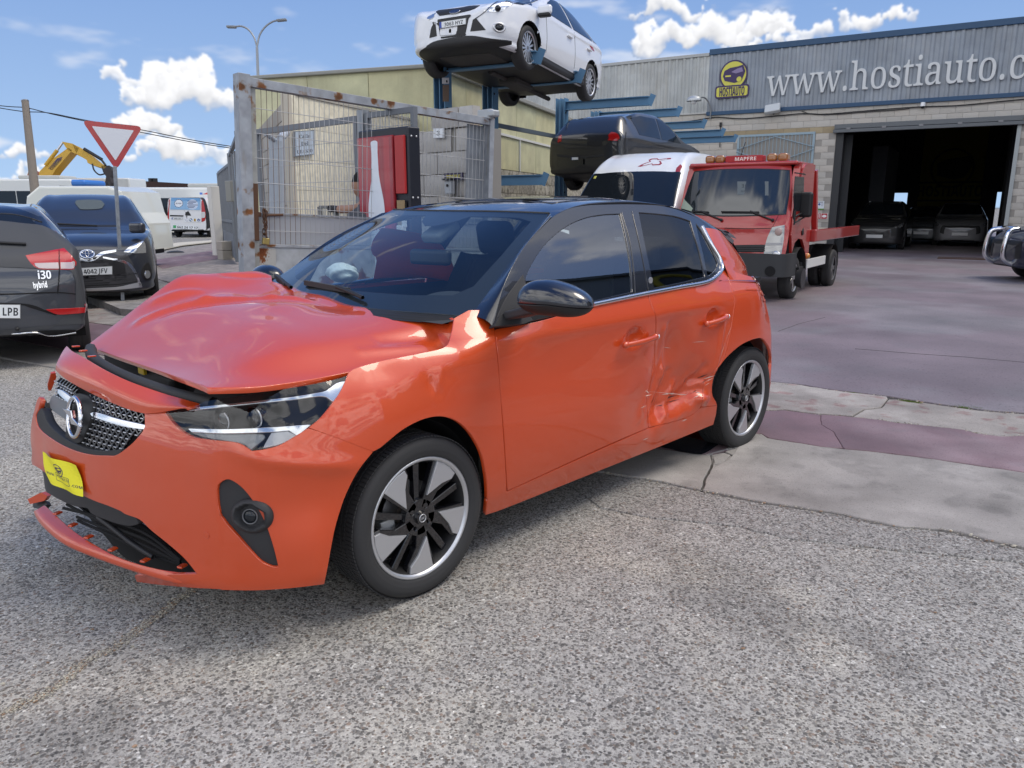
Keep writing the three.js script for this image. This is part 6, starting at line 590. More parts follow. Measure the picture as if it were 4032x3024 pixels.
  // cab side and door, roof, rear wall
  const cs = (pts, x0) => slab(pts.map((q) => p(q[0], q[1], -.925)), .04); put(t, 'cab_side', slab([[.42, .75], [.52, 1.02], [.46, 1.28], [.10, 2.02], [-.05, 2.09], [-.62, 2.10], [-.66, .62], [-.40, .62], [-.36, .80], [-.16, .94], [.10, .96], [.30, .90]].map((q) => p(q[0], q[1], -.925)), .04), red); put(t, 'cab_side', slab([[.42, .75], [.52, 1.02], [.46, 1.28], [.10, 2.02], [-.05, 2.09], [-.62, 2.10], [-.66, .62], [-.40, .62], [.30, .80]].map((q) => p(q[0], q[1], .925)), .04, p(0, 1, 9)), red); put(t, 'cab_roof', L(box(.95, .06, 1.72, -.24, 2.10, 0, .028)), red); for (const s of [-1, 1]) put(t, 'cab_pillar', merge([bar(p(.46, 1.28, s * .85), p(.12, 2.03, s * .84), .10, .08), bar(p(.14, 2.05, s * .85), p(-.6, 2.07, s * .85), .10, .10)]), red); put(t, 'cab_back', L(box(.05, 1.45, 1.8, -.63, 1.35, 0, .02)), red); put(t, 'cab_floor', L(box(1.2, .5, 1.6, 0, .72, 0, .02)), M.deep);
  sl('side_window', [[1330, 260], [1425, 270], [1420, 430], [1395, 640], [1320, 640], [1310, 480]], M.darkglass, .01, .006); sl('door_handle', [[1398, 855], [1416, 825], [1416, 890], [1400, 905]], M.black, .02, .012); sl('door_gap', [[1322, 215], [1440, 232], [1446, 250], [1436, 246], [1322, 228]], M.deep, .004, .003);
  { const m = sideP(...C([[1395, 570]])[0]).addScaledVector(rt, -.07); put(t, 'door_mirror', new RoundedBoxGeometry(.10, .38, .2, 3, .045).applyMatrix4(MX.clone().setPosition(m)), M.black); const a = sideP(...C([[1320, 700]])[0]), c2 = sideP(...C([[1405, 640]])[0]).addScaledVector(rt, -.06); put(t, 'mirror_bracket', merge([rod(a, c2, .014), rod(a.clone().add(V(0, -.1, 0)), c2.clone().add(V(0, -.08, 0)), .012), rod(a.clone().add(V(0, .1, 0)), a.clone().add(V(0, -.12, 0)), .022)]), M.black); }
  for (const [a, bq, c2, d] of [[[210, 640], [385, 650], [300, 640], [525, 735]], [[525, 645], [935, 650], [840, 640], [1085, 738]]]) { const F2 = front.off(.025), q = C([a, bq, c2, d]).map((z) => F2.at(z[0], z[1])); const w = put(t, 'wiper', rod(q[2], q[3], .014), M.black); put(w, 'wiper_blade', bar(q[0], q[1], .022, .02), M.black); put(w, 'wiper_pivot', new THREE.SphereGeometry(.026, 10, 8).translate(q[3].x, q[3].y, q[3].z), M.black); }
  // amber light bar with its name
  const lb = put(t, 'light_bar', L(box(.20, .10, .60, -.02, 2.19, .02, .02)), std([.42, .02, .03], .4)), amb = phy([.32, .13, .03], .15, 0, { clearcoat: 1 }); for (const [z, w] of [[-.50, .32], [.50, .32]]) for (const s of [-.085, .085]) put(lb, 'beacon', L(box(.22, .13, w / 2 - .01, -.02, 2.195, z + s, .045)), amb); { const tx = canvasTex(512, 96, (g) => { g.fillStyle = '#a81c22'; g.fillRect(0, 0, 512, 96); g.fillStyle = '#e6e0da'; g.font = 'bold 80px sans-serif'; g.textAlign = 'center'; g.fillText('⊙MAPFRE', 256, 78, 440); }); put(lb, 'bar_lettering', quad(p(.083, 2.235, .30), p(.083, 2.235, -.28), p(.083, 2.145, -.28), p(.083, 2.145, .30)), std(0xffffff, .4, 0, { map: tx })); } put(t, 'aerial', rod(p(.1, 2.1, .1), p(-.05, 2.45, .05), .006), M.black);
  // chassis, flat bed, headboard, mudguards
  put(t, 'chassis', merge([L(box(4.6, .18, .12, -1.9, .62, -.35)), L(box(4.6, .18, .12, -1.9, .62, .35)), L(box(.7, .4, .3, -1.0, .55, -.5, .03))]), M.deep); const bl = -4.4; put(t, 'flat_bed', L(box(3.7, .06, 1.86, -2.62, .93, 0, .01)), std([.40, .40, .40], .6, .3)); for (const s of [-1, 1]) put(t, 'bed_rail', L(box(3.72, .20, .09, -2.62, .98, s * .96, .02)), red); put(t, 'bed_end', L(box(.08, .2, 2.0, -.74, .98, 0, .02)), red); for (const s of [-1, 1]) { put(t, 'headboard_leg', bar(p(-.95, .95, s * .93), p(-.70, 2.02, s * .90), .10, .09, rt, .01), red); } put(t, 'headboard_leg', bar(p(-.78, 1.5, -.9), p(-.78, 1.5, .9), .06, .06), red); put(t, 'headboard_bar', bar(p(-.72, 1.98, -.9), p(-.72, 1.98, .9), .08, .08), red);
  put(t, 'tarpaulin', L(new THREE.SphereGeometry(1, 20, 10).scale(.45, .08, .5).translate(-2.5, 1.0, -.5)), std([.25, .22, .17], .9)); put(t, 'spare_wheel', L(merge([new THREE.TorusGeometry(.26, .08, 10, 28).rotateX(.15).translate(-.98, 1.22, -.35), new THREE.CylinderGeometry(.2, .2, .05, 20).rotateX(Math.PI / 2).translate(-.98, 1.22, -.35)])), M.rubber); put(t, 'side_guard', L(box(1.35, .15, .04, -1.32, .52, -.90, .01)), std([.68, .69, .68], .5)); put(t, 'guard_bracket', L(merge([box(.3, .14, .2, -.50, .50, -.80, .02)])), M.black);
  for (const s of [-1, 1]) { simpleWheel(t, MX, 0, .34, s * .80, .34, .21, .20, 5, s < 0, M.silver, 'wide'); for (const q of [.66, .88]) simpleWheel(t, MX, -wb, .34, s * q, .34, .21, .18, 5, s < 0, M.steel, 'wide'); put(t, 'mudguard', L(new THREE.CylinderGeometry(.42, .42, .34, 20, 1, true, Math.PI * .5, Math.PI).rotateX(Math.PI / 2).translate(-wb, .36, s * .78)), M.black); put(t, 'wheel_arch', L(new THREE.CylinderGeometry(.40, .40, .3, 20, 1, true, Math.PI * .5, Math.PI).rotateX(Math.PI / 2).translate(-.05, .42, s * .80)), M.black); }
  { const q = sideP(...C([[1460, 1128]])[0]); put(t, 'side_marker', L(new THREE.SphereGeometry(.05, 10, 8)).translate(0, 0, 0).translate(-org.x, -org.y, -org.z).translate(q.x, q.y, q.z), M.amber); const h = sideP(...C([[1340, 1370]])[0]).addScaledVector(rt, -.06); put(t, 'hub_dish', new THREE.CylinderGeometry(.13, .16, .10, 24).rotateX(Math.PI / 2).applyMatrix4(MX.clone().setPosition(h)), std([.05, .05, .055], .5, .4)); put(t, 'door_step', L(box(.30, .05, .12, -.28, .48, -.86, .01)), M.black); }
}
{ // grey hatchback at the left edge, seen from behind
  const C = CL, org0 = atD(-110, 1200, 6.75), fw = V(-.285, 0, .958).normalize(), rt = fw.clone().cross(V(0, 1, 0)), MX = frame(V(org0.x, 0, org0.z).addScaledVector(fw, 3.42), fw, V(0, 1, 0), rt); const sec = HATCH().map((s) => [...s]); sec.splice(10, 5, [-2.75, .22, .895, 1.03, 1.43, .56], [-3.0, .27, .89, 1.05, 1.29, .60], [-3.25, .30, .875, 1.06, 1.10, .70], [-3.38, .30, .85, .95, .98, .74], [-3.46, .32, .77, .74, .78, .64], [-3.49, .45, .02, .52, .53, .02]);
  const gm = paint([.048, .053, .064], .2, .35), b = carBase('grey_hatchback', 'dark grey hatchback at the left edge, its rear lamps facing the camera', sec, MX, gm, { wheels: [0, -2.65], R: .32, rim: .22, track: .79, arch: .37, spokes: 5, style: 'wide', cell: [.15, .15] }), { ov, t, S } = b;
  ov('rear_window', C([[-150, 950, 1], [-140, 830], [0, 812], [140, 825], [205, 870], [248, 920], [262, 965], [235, 1000], [150, 1012], [0, 1012, 1]]), M.darkglass, .005); ov('spoiler', C([[-150, 790], [0, 766], [120, 790], [240, 838], [250, 862], [180, 840], [60, 815], [-150, 812]]), M.gloss, .012, { thick: .03 }); ov('window_border', C([[205, 868], [250, 835], [350, 985], [322, 990], [262, 960], [250, 915]]), M.gloss, .003); put(t, 'wiper', rod(S.off(.02).at(...C([[-60, 985]])[0]), S.off(.02).at(...C([[155, 996]])[0]), .014), M.black);
  ov('tail_light', C([[152, 1064, 1], [250, 1045], [380, 1020, 1], [420, 1060], [455, 1105, 1], [440, 1145], [350, 1146], [230, 1142], [180, 1105]]), M.redlens, .008, { thick: .02 }); ov('lamp_clear', C([[205, 1110, 1], [345, 1106, 1], [350, 1142, 1], [230, 1138]]), phy([.5, .42, .42], .15, 0, { clearcoat: 1 }), .011, { thick: .004 }); ov('lamp_clear', C([[360, 1106, 1], [446, 1104, 1], [438, 1140], [362, 1142, 1]]), phy([.5, .42, .42], .15, 0, { clearcoat: 1 }), .011, { thick: .004 }); ov('panel_gap', C([[348, 1030], [352, 1030], [356, 1145], [346, 1290], [340, 1292], [350, 1146]]), M.deep, .009, { thick: .004, smooth: false });
  ov('panel_gap', C([[-60, 1292], [100, 1290], [350, 1282], [500, 1300], [500, 1305], [350, 1288], [100, 1297], [-60, 1300]]), M.deep, .003, { thick: .004 }); ov('reflector', C([[272, 1386, 1], [400, 1380], [522, 1374, 1], [524, 1404, 1], [420, 1412], [340, 1414]]), M.redlens, .014); ov('plate_recess', C([[-150, 1345], [110, 1350], [200, 1362], [270, 1390], [340, 1416], [330, 1420], [180, 1375], [110, 1358], [-150, 1355]]), M.deep, .003, { thick: .006 });
  ov('lower_diffuser', C([[-120, 1518, 1], [100, 1500], [300, 1480], [490, 1472, 1], [505, 1500], [500, 1560, 1], [300, 1585], [100, 1600], [-120, 1610, 1]]), std([.05, .053, .058], .6), .006); ov('diffuser_insert', C([[220, 1522], [300, 1512], [440, 1510], [455, 1525], [420, 1545], [320, 1552]]), M.deep, .009); const ch = C([[-100, 1538], [100, 1530], [215, 1524], [320, 1552], [450, 1530]]).map((q) => S.off(.015).at(q[0], q[1])); put(t, 'chrome_trim', tube(ch, .009, 6, 40), M.chrome); for (const q of C([[102, 1500], [372, 1490]])) { const s = S.find(...q), p = S.off(.01).p(...s); put(t, 'parking_sensor', new THREE.SphereGeometry(.018, 12, 8).translate(p.x, p.y, p.z), M.black); }
  b.text(C([[-165, 1352], [122, 1356], [122, 1440], [-165, 1438]]), plateDraw('6318 LPB', true), 400, 110, .012); const wordOn = (txt, q0, q1, h, m) => { const U = S.off(.008), a = U.at(...C([q0])[0]), c2 = U.at(...C([q1])[0]), ex = c2.clone().sub(a), w = ex.length(); ex.normalize(); const n = S.n(...S.find(...C([q0])[0])), ey = n.clone().cross(ex).normalize(); const tw = textWidth(fontB, txt, h); word(t, fontB, txt, h, .008, frame(a, ex, ey, ex.clone().cross(ey)), m, { sx: w / tw }); }; wordOn('i30', [224, 1206], [308, 1203], .075, M.chrome); wordOn('hybrid', [200, 1262], [285, 1254], .055, M.chrome);
}
{ // dark hybrid hatchback facing the camera
  const C = CL, fr = atD(345, 1120, 10.9), fw = V(.36, 0, -.933).normalize(), rt = fw.clone().cross(V(0, 1, 0)), sc = 1.10, MX = frame(V(fr.x, 0, fr.z).addScaledVector(fw, -.80 * sc), fw.clone().multiplyScalar(sc), V(0, sc, 0), rt.clone().multiplyScalar(sc)); const sec = [[.80, .42, .02, .5, .52, .02], [.785, .24, .52, .64, .70, .46], [.70, .22, .70, .76, .83, .60], [.48, .21, .80, .86, .93, .68], [.05, .2, .845, .93, 1.0, .70], [-.36, .2, .85, .97, 1.06, .67], [-.75, .2, .85, .99, 1.30, .60], [-1.15, .2, .85, 1.0, 1.46, .55], [-1.6, .2, .85, 1.01, 1.50, .53], [-2.2, .22, .84, 1.02, 1.47, .52], [-2.8, .26, .82, 1.0, 1.25, .52], [-3.08, .3, .72, .9, .95, .5], [-3.1, .5, .02, .6, .61, .02]];
  const pm = paint([.022, .026, .038], .15, .35), b = carBase('hybrid_hatchback', 'dark blue-grey hatchback facing the camera behind the give way sign', sec, MX, pm, { wheels: [0, -2.5], R: .30, rim: .2, track: .74, arch: .34, spokes: 8, style: 'wide', cell: [.15, .15] }), { ov, t, S } = b, c1 = (p) => CB1(p);
  ov('windscreen', c1([[440, 600, 1], [900, 590], [1400, 585], [1800, 590, 1], [1900, 620], [2020, 780], [2120, 1080, 1], [1500, 1070], [900, 1070], [700, 1000], [560, 800]]), phy([.02, .03, .05], .02, 0, { clearcoat: 1, clearcoatRoughness: 0 }), .005); ov('sun_visor', c1([[1380, 640], [1840, 640], [1850, 780], [1450, 800], [1400, 740]]), std([.07, .09, .10], .8), .008, { thick: .001 }); ov('inspection_sticker', c1([[442, 610], [560, 608], [562, 650], [446, 660]]), std([.05, .3, .2], .5), .008, { smooth: false, thick: .001 }); ov('cowl', c1([[880, 1060], [1500, 1085], [2120, 1090], [2120, 1120], [1500, 1125], [920, 1110]]), M.black, .004); put(t, 'wiper', rod(S.off(.03).at(...c1([[960, 1060]])[0]), S.off(.03).at(...c1([[1760, 1100]])[0]), .014), M.black);
  ov('headlight', C([[735, 1045, 1], [760, 1020], [800, 1000], [848, 980, 1], [862, 1000], [866, 1050, 1], [800, 1052]]), M.lamp, .006, { thick: .015 }); ov('upper_trim', C([[420, 1060], [480, 1078], [520, 1090], [560, 1075], [600, 1045], [690, 1030], [690, 1042], [610, 1060], [570, 1090], [520, 1102], [470, 1090], [430, 1074]]), M.chrome, .010, { thick: .02 }); ov('lower_grille', C([[440, 1100, 1], [520, 1105], [610, 1075, 1], [740, 1100], [800, 1160], [835, 1225, 1], [700, 1255], [500, 1262, 1]]), M.black, .006); for (let k = 0; k < 6; k++) ov('grille_slat', C([[500, 1180 + k * 14], [700, 1176 + k * 13], [825, 1170 + k * 10], [825, 1174 + k * 10], [700, 1181 + k * 13], [500, 1186 + k * 14]]), std([.05, .05, .055], .4), .010, { thick: .006 });
  ov('chrome_trim', C([[612, 1072], [700, 1088], [760, 1104], [800, 1145], [830, 1215], [845, 1255], [832, 1255], [815, 1205], [785, 1150], [750, 1115], [690, 1098], [612, 1080]]), M.chrome, .011, { thick: .012 }); ov('lower_lip', C([[510, 1262], [700, 1252], [835, 1222], [845, 1250], [700, 1268], [515, 1276]]), M.silver, .008, { thick: .012 }); b.text(C([[455, 1140], [668, 1127], [668, 1178], [470, 1186]]), plateDraw('4042 JFV', false), 400, 90, .022);
  const disc = (q, r, m, n, off = .012, sy = 1) => { const s = S.find(...C([q])[0]), p = S.off(off).p(...s), nn = S.n(...s), ex = V(0, 1, 0).cross(nn).normalize(); return put(t, n, new THREE.CylinderGeometry(r, r, .014, 28).rotateX(Math.PI / 2).scale(1, sy, 1).applyMatrix4(frame(p, ex, nn.clone().cross(ex), nn)), m); }; disc([519, 1058], .095, M.chrome, 'badge', .018, .68); disc([519, 1058], .080, std([.02, .06, .18], .3), 'badge_face', .021, .66); { const s = S.find(...C([[519, 1058]])[0]), p = S.off(.030).p(...s), nn = S.n(...s), ex = V(0, 1, 0).cross(nn).normalize(), m = frame(p, ex, nn.clone().cross(ex), nn); put(t, 'badge_rings', merge([new THREE.TorusGeometry(.045, .008, 6, 24).scale(1.5, .4, 1).translate(0, .018, 0), new THREE.TorusGeometry(.045, .008, 6, 24).scale(.5, 1.05, 1)]).applyMatrix4(m), M.chrome); } ov('fog_bezel', C([[838, 1180], [850, 1130], [880, 1108], [898, 1150], [900, 1200], [870, 1215]]), M.black, .004); disc([872, 1177], .052, M.lamp, 'fog_lamp', .012); disc([872, 1177], .06, M.chrome, 'fog_ring', .006);
  { const p = S.off(.14).at(...C([[815, 900]])[0]); put(t, 'door_mirror', new RoundedBoxGeometry(.12, .16, .24, 3, .05).applyMatrix4(new THREE.Matrix4().makeRotationY(.5).setPosition(p)), pm); } b.sd('side_window', [[-.55, 1.0], [-.85, 1.25], [-1.2, 1.40], [-1.5, 1.44], [-1.55, 1.02]], M.darkglass);
}
// small cars a long way off, shared builder
function farCar(name, label, at, fw, col, o = {}) {
  const f = fw.clone().normalize(), rt = f.clone().cross(V(0, 1, 0)), MX = frame(at, f, V(0, 1, 0), rt), sec = HATCH().map((s) => [s[0] * (o.len ?? 1), s[1], s[2], s[3] * (o.h ?? 1), s[4] * (o.h ?? 1), s[5]]); const b = carBase(name, label, sec, MX, paint(col, .2), { wheels: [0, -2.65 * (o.len ?? 1)], R: .32, rim: .22, track: .78, arch: .36, spokes: 5, style: 'wide', cell: [.3, .4], baseY: at.y }), n = b.S.nu, h = o.h ?? 1;
  b.pa('windscreen', [[5.25, 6.1], [5.15, 8], [5.25, 9.9], [7.0, 9.7], [7.1, 8], [7.0, 6.3]], M.darkglass); b.pa('rear_window', [[10.1, 6.3], [10.0, 8], [10.1, 9.7], [11.3, 9.8], [11.4, 8], [11.3, 6.2]], M.darkglass); b.sd('side_window', [[-.65, 1.0 * h], [-.95, 1.22 * h], [-1.3, 1.37 * h], [-1.6, 1.4 * h], [-1.66, 1.0 * h]], M.darkglass); b.sd('side_window', [[-1.74, 1.01 * h], [-1.68, 1.4 * h], [-2.3, 1.39 * h], [-2.7, 1.28 * h], [-2.65, 1.04 * h]], M.darkglass);
  for (const s of [0, 1]) { const fl = (l) => (s ? b.S.flip(l) : l); b.pa('headlight', fl([[2.0, 4.6], [2.6, 4.3], [3.2, 4.9], [2.9, 5.3], [2.2, 5.5]]), M.lamp, .006); b.pa('tail_light', fl([[11.6, 4.6], [12.3, 4.4], [12.9, 4.8], [12.6, 5.4], [11.8, 5.4]]), M.redlens, .006); }
  b.pa('grille', [[1.0, 3.2], [1.0, 12.8], [1.5, 12.6], [1.5, 3.4]], M.black, .006); const P = (x, y, z) => V(x, y, z).applyMatrix4(MX); put(b.t, 'number_plate', slab([P(.89, .52, .26), P(.89, .52, -.26), P(.89, .41, -.26), P(.89, .41, .26)], .01), M.white); put(b.t, 'number_plate', slab([P(-3.51 * (o.len ?? 1), .66, .26), P(-3.51 * (o.len ?? 1), .66, -.26), P(-3.51 * (o.len ?? 1), .55, -.26), P(-3.51 * (o.len ?? 1), .55, .26)], .01, P(-9, .6, 0)), M.white); if (o.rails) for (const z of [-.5, .5]) put(b.t, 'roof_rail', rod(P(-1.2, 1.46 * h, z), P(-2.7, 1.42 * h, z), .02), M.silver); return b;
}
{
  const g = (x, y) => onY(x, y, 0.0), f = (x, y, z) => V(x, y, z);
  farCar('dark_coupe', 'black low car parked across the road, left of the dark off-roader', g(520, 915).add(V(-.5, .02, .6)), f(.9, 0, .5), [.02, .025, .04], { h: .92 }); farCar('dark_suv', 'dark grey off-roader seen from behind beside the white workshop van', g(640, 912).add(V(-3, .02, 3.4)).setY(.12), f(-.5, 0, .87), [.035, .04, .05], { h: 1.12 });
  const gx = (s, z) => fq(s, 0.01, z); const d0 = fp(3290, 560)[0]; farCar('garage_suv', 'dark off-roader with bright lamps inside the doorway at the left', gx(d0 + 1.1, -3.5), FN, [.02, .02, .022], { h: 1.12, rails: true }); farCar('garage_hatchback', 'dim grey hatchback inside the doorway, second from the left', gx(d0 + 2.2, -8.5), FN, [.10, .11, .12]); farCar('garage_silver_suv', 'dim silver off-roader inside the doorway before the yellow wall', gx(d0 + 3.5, -7.5), FN.clone().addScaledVector(FX, .05), [.2, .2, .21], { h: 1.1 });
}
{ // dark off-roader with bright bull bar at the right edge
  const a = onY(3990, 1135), fw = V(.55, 0, .83).normalize(), rt = fw.clone().cross(V(0, 1, 0)), c = atD(3975, 1045, 15.2), MX = frame(V(c.x, 0, c.z).addScaledVector(fw, -.82).addScaledVector(rt, .25), fw, V(0, 1, 0), rt); const sec = HATCH().map((s) => [s[0], s[1] + .08, s[2], s[3] * 1.12, s[4] * 1.14, s[5] * 1.06]); const b = carBase('dark_offroader', 'dark blue off-roader with a bright bull bar at the right edge', sec, MX, paint([.012, .016, .035], .2), { wheels: [0, -2.65], R: .35, rim: .23, track: .79, arch: .4, spokes: 5, style: 'wide' });
  for (const s of [0, 1]) b.pa('headlight', s ? b.S.flip([[1.9, 4.4], [2.6, 4.2], [3.3, 4.9], [2.9, 5.4], [2.1, 5.4]]) : [[1.9, 4.4], [2.6, 4.2], [3.3, 4.9], [2.9, 5.4], [2.1, 5.4]], M.lamp, .008); b.pa('grille', [[1.0, 2.6], [1.0, 13.4], [1.6, 13.2], [1.6, 2.8]], M.black, .006); b.pa('windscreen', [[5.25, 6.1], [5.15, 8], [5.25, 9.9], [7.0, 9.7], [7.1, 8], [7.0, 6.3]], M.darkglass); const P = (x, y, z) => V(x, y, z).applyMatrix4(MX); for (const z of [-.42, .42]) put(b.t, 'bull_bar', tube([P(.55, .38, z), P(.86, .36, z), P(1.02, .48, z), P(1.02, .80, z), P(.96, .98, z * .95), P(.80, 1.02, z * .8)], .05, 10, 30), M.chrome); put(b.t, 'bull_bar', tube([P(.80, 1.02, -.36), P(.84, 1.04, 0), P(.80, 1.02, .36)], .045, 8, 16), M.chrome);
}
{ // white workshop van on the road at the left
  const C = CB2, fr = flatDir(732), right = V(-fr.z, 0, fr.x); if (right.dot(RGT) < 0) right.negate(); const fd = fr.clone().multiplyScalar(.93).addScaledVector(right, .37).normalize(), cen = atD(732, 818, 37.5).setY(0), rt = fd.clone().cross(V(0, 1, 0)), MX = frame(cen.clone().addScaledVector(fd, 3.75), fd, V(0, 1, 0), rt);
  const sec = [[.9, .5, .02, .6, .62, .02], [.85, .3, .75, .8, .86, .7], [.5, .3, .92, .98, 1.08, .8], [.0, .3, .95, 1.1, 1.3, .78], [-.5, .3, .95, 1.15, 1.75, .74], [-.9, .3, .95, 1.2, 1.88, .78], [-2.2, .3, .95, 1.25, 1.92, .80], [-3.55, .32, .95, 1.25, 1.91, .80], [-3.72, .34, .92, 1.25, 1.86, .78], [-3.75, .40, .84, 1.25, 1.80, .72], [-3.755, .9, .02, 1.2, 1.22, .02]].map((s) => [...s, .985]); const b = carBase('workshop_van', 'white van with workshop adverts and phone number on its rear doors', sec, MX, paint([.76, .77, .78]), { wheels: [0, -2.95], R: .33, rim: .22, track: .8, arch: .38, spokes: 6, style: 'wide' }); b.t.userData.category = 'van'; const { ov, t, S } = b;
  const ad = canvasTex(512, 220, (g, w, h) => { const gr = ['#8fb8dc', '#6fa2d2']; g.fillStyle = gr[0]; g.fillRect(0, 0, w, h); g.fillStyle = gr[1]; g.fillRect(0, 0, w, 60); g.fillStyle = '#e8ecf2'; g.beginPath(); g.arc(140, 105, 70, 0, 7); g.fill(); g.strokeStyle = '#2c3150'; g.lineWidth = 12; g.setLineDash([18, 14]); g.beginPath(); g.arc(140, 105, 72, 0, 7); g.stroke(); g.setLineDash([]); g.fillStyle = '#2c3150'; g.font = 'bold 34px sans-serif'; g.fillText('KLYER', 88, 118); g.fillStyle = '#c9d6ea'; g.beginPath(); g.arc(380, 120, 95, 0, 7); g.fill(); g.fillStyle = '#353a60'; for (let k = 0; k < 6; k++) g.fillRect(290 + (k % 2) * 14, 52 + k * 24, 170 - (k % 3) * 34, 10); g.fillStyle = '#7da6cc'; g.fillRect(254, 0, 4, h); });
  const art = (name, pts, tex, off = .012) => { const c = C(pts).map((q) => plane(q[0], q[1], fd, fd.dot(cen) - .012 - off)); put(t, name, quad(c[0], c[1], c[2], c[3], 2, 2), std(0xffffff, .45, 0, { map: tex })); }; art('window_advert', [[892, 590], [1420, 600], [1420, 815], [875, 805]], ad); art('phone_number', [[925, 1085], [1385, 1105], [1385, 1175], [925, 1150]], canvasTex(512, 90, (g, w, h) => { g.fillStyle = '#e4e8ea'; g.fillRect(0, 0, w, h); g.fillStyle = '#3aa060'; g.fillRect(6, 8, 60, 70); g.fillStyle = '#20242a'; g.font = 'bold 78px sans-serif'; g.fillText('662 24 17 17', 84, 76, 420); })); art('number_plate', [[905, 950], [1100, 955], [1095, 990], [900, 985]], canvasTex(256, 56, plateDraw('3480 FRY', true)));
  art('maker_stickers', [[1140, 955], [1430, 965], [1430, 1035], [1140, 1030]], canvasTex(256, 64, (g) => { g.fillStyle = '#e4e8ea'; g.fillRect(0, 0, 256, 64); g.lineWidth = 5; g.strokeStyle = '#aab'; g.beginPath(); g.arc(34, 32, 24, 0, 7); g.stroke(); g.beginPath(); g.moveTo(34, 10); g.lineTo(34, 32); g.lineTo(16, 46); g.moveTo(34, 32); g.lineTo(52, 46); g.stroke(); g.strokeStyle = '#2a3550'; g.beginPath(); g.arc(98, 32, 24, 0, 7); g.stroke(); g.fillStyle = '#4a80b0'; g.fillRect(98, 14, 17, 18); g.fillRect(81, 32, 17, 18); g.fillStyle = '#b09030'; g.fillRect(146, 10, 32, 44); g.fillStyle = '#802020'; g.fillRect(146, 20, 12, 14); g.fillStyle = '#5a6a90'; g.beginPath(); g.arc(222, 32, 25, 0, 7); g.fill(); g.strokeStyle = '#dde'; g.beginPath(); g.moveTo(206, 22); g.lineTo(222, 48); g.lineTo(238, 22); g.stroke(); }));
  ov('tail_light', C([[1440, 600, 1], [1480, 620], [1515, 740], [1520, 880], [1505, 1010], [1445, 1030, 1]]), M.redlens, .008); ov('lamp_clear', C([[1445, 850], [1505, 850], [1505, 950], [1445, 960]]), phy([.6, .6, .6], .2, 0), .012); ov('tail_light', C([[862, 620], [850, 700], [830, 900], [815, 1010], [850, 1010], [858, 800], [872, 640]]), M.redlens, .008); ov('bumper', C([[830, 1130, 1], [1000, 1190], [1440, 1200], [1600, 1130, 1], [1600, 1240], [1400, 1290], [1000, 1260], [850, 1210, 1]]), M.black, .02); ov('door_handle', C([[872, 905], [1115, 912], [1112, 935], [872, 930]]), M.black, .01, { smooth: false }); ov('door_handle', C([[1148, 895], [1250, 900], [1250, 918], [1148, 912]]), M.black, .01, { smooth: false }); ov('side_advert', C([[1565, 640], [1600, 610], [1740, 600], [1800, 600], [1800, 815], [1560, 812]]), std([.25, .42, .62], .4), .008);
}
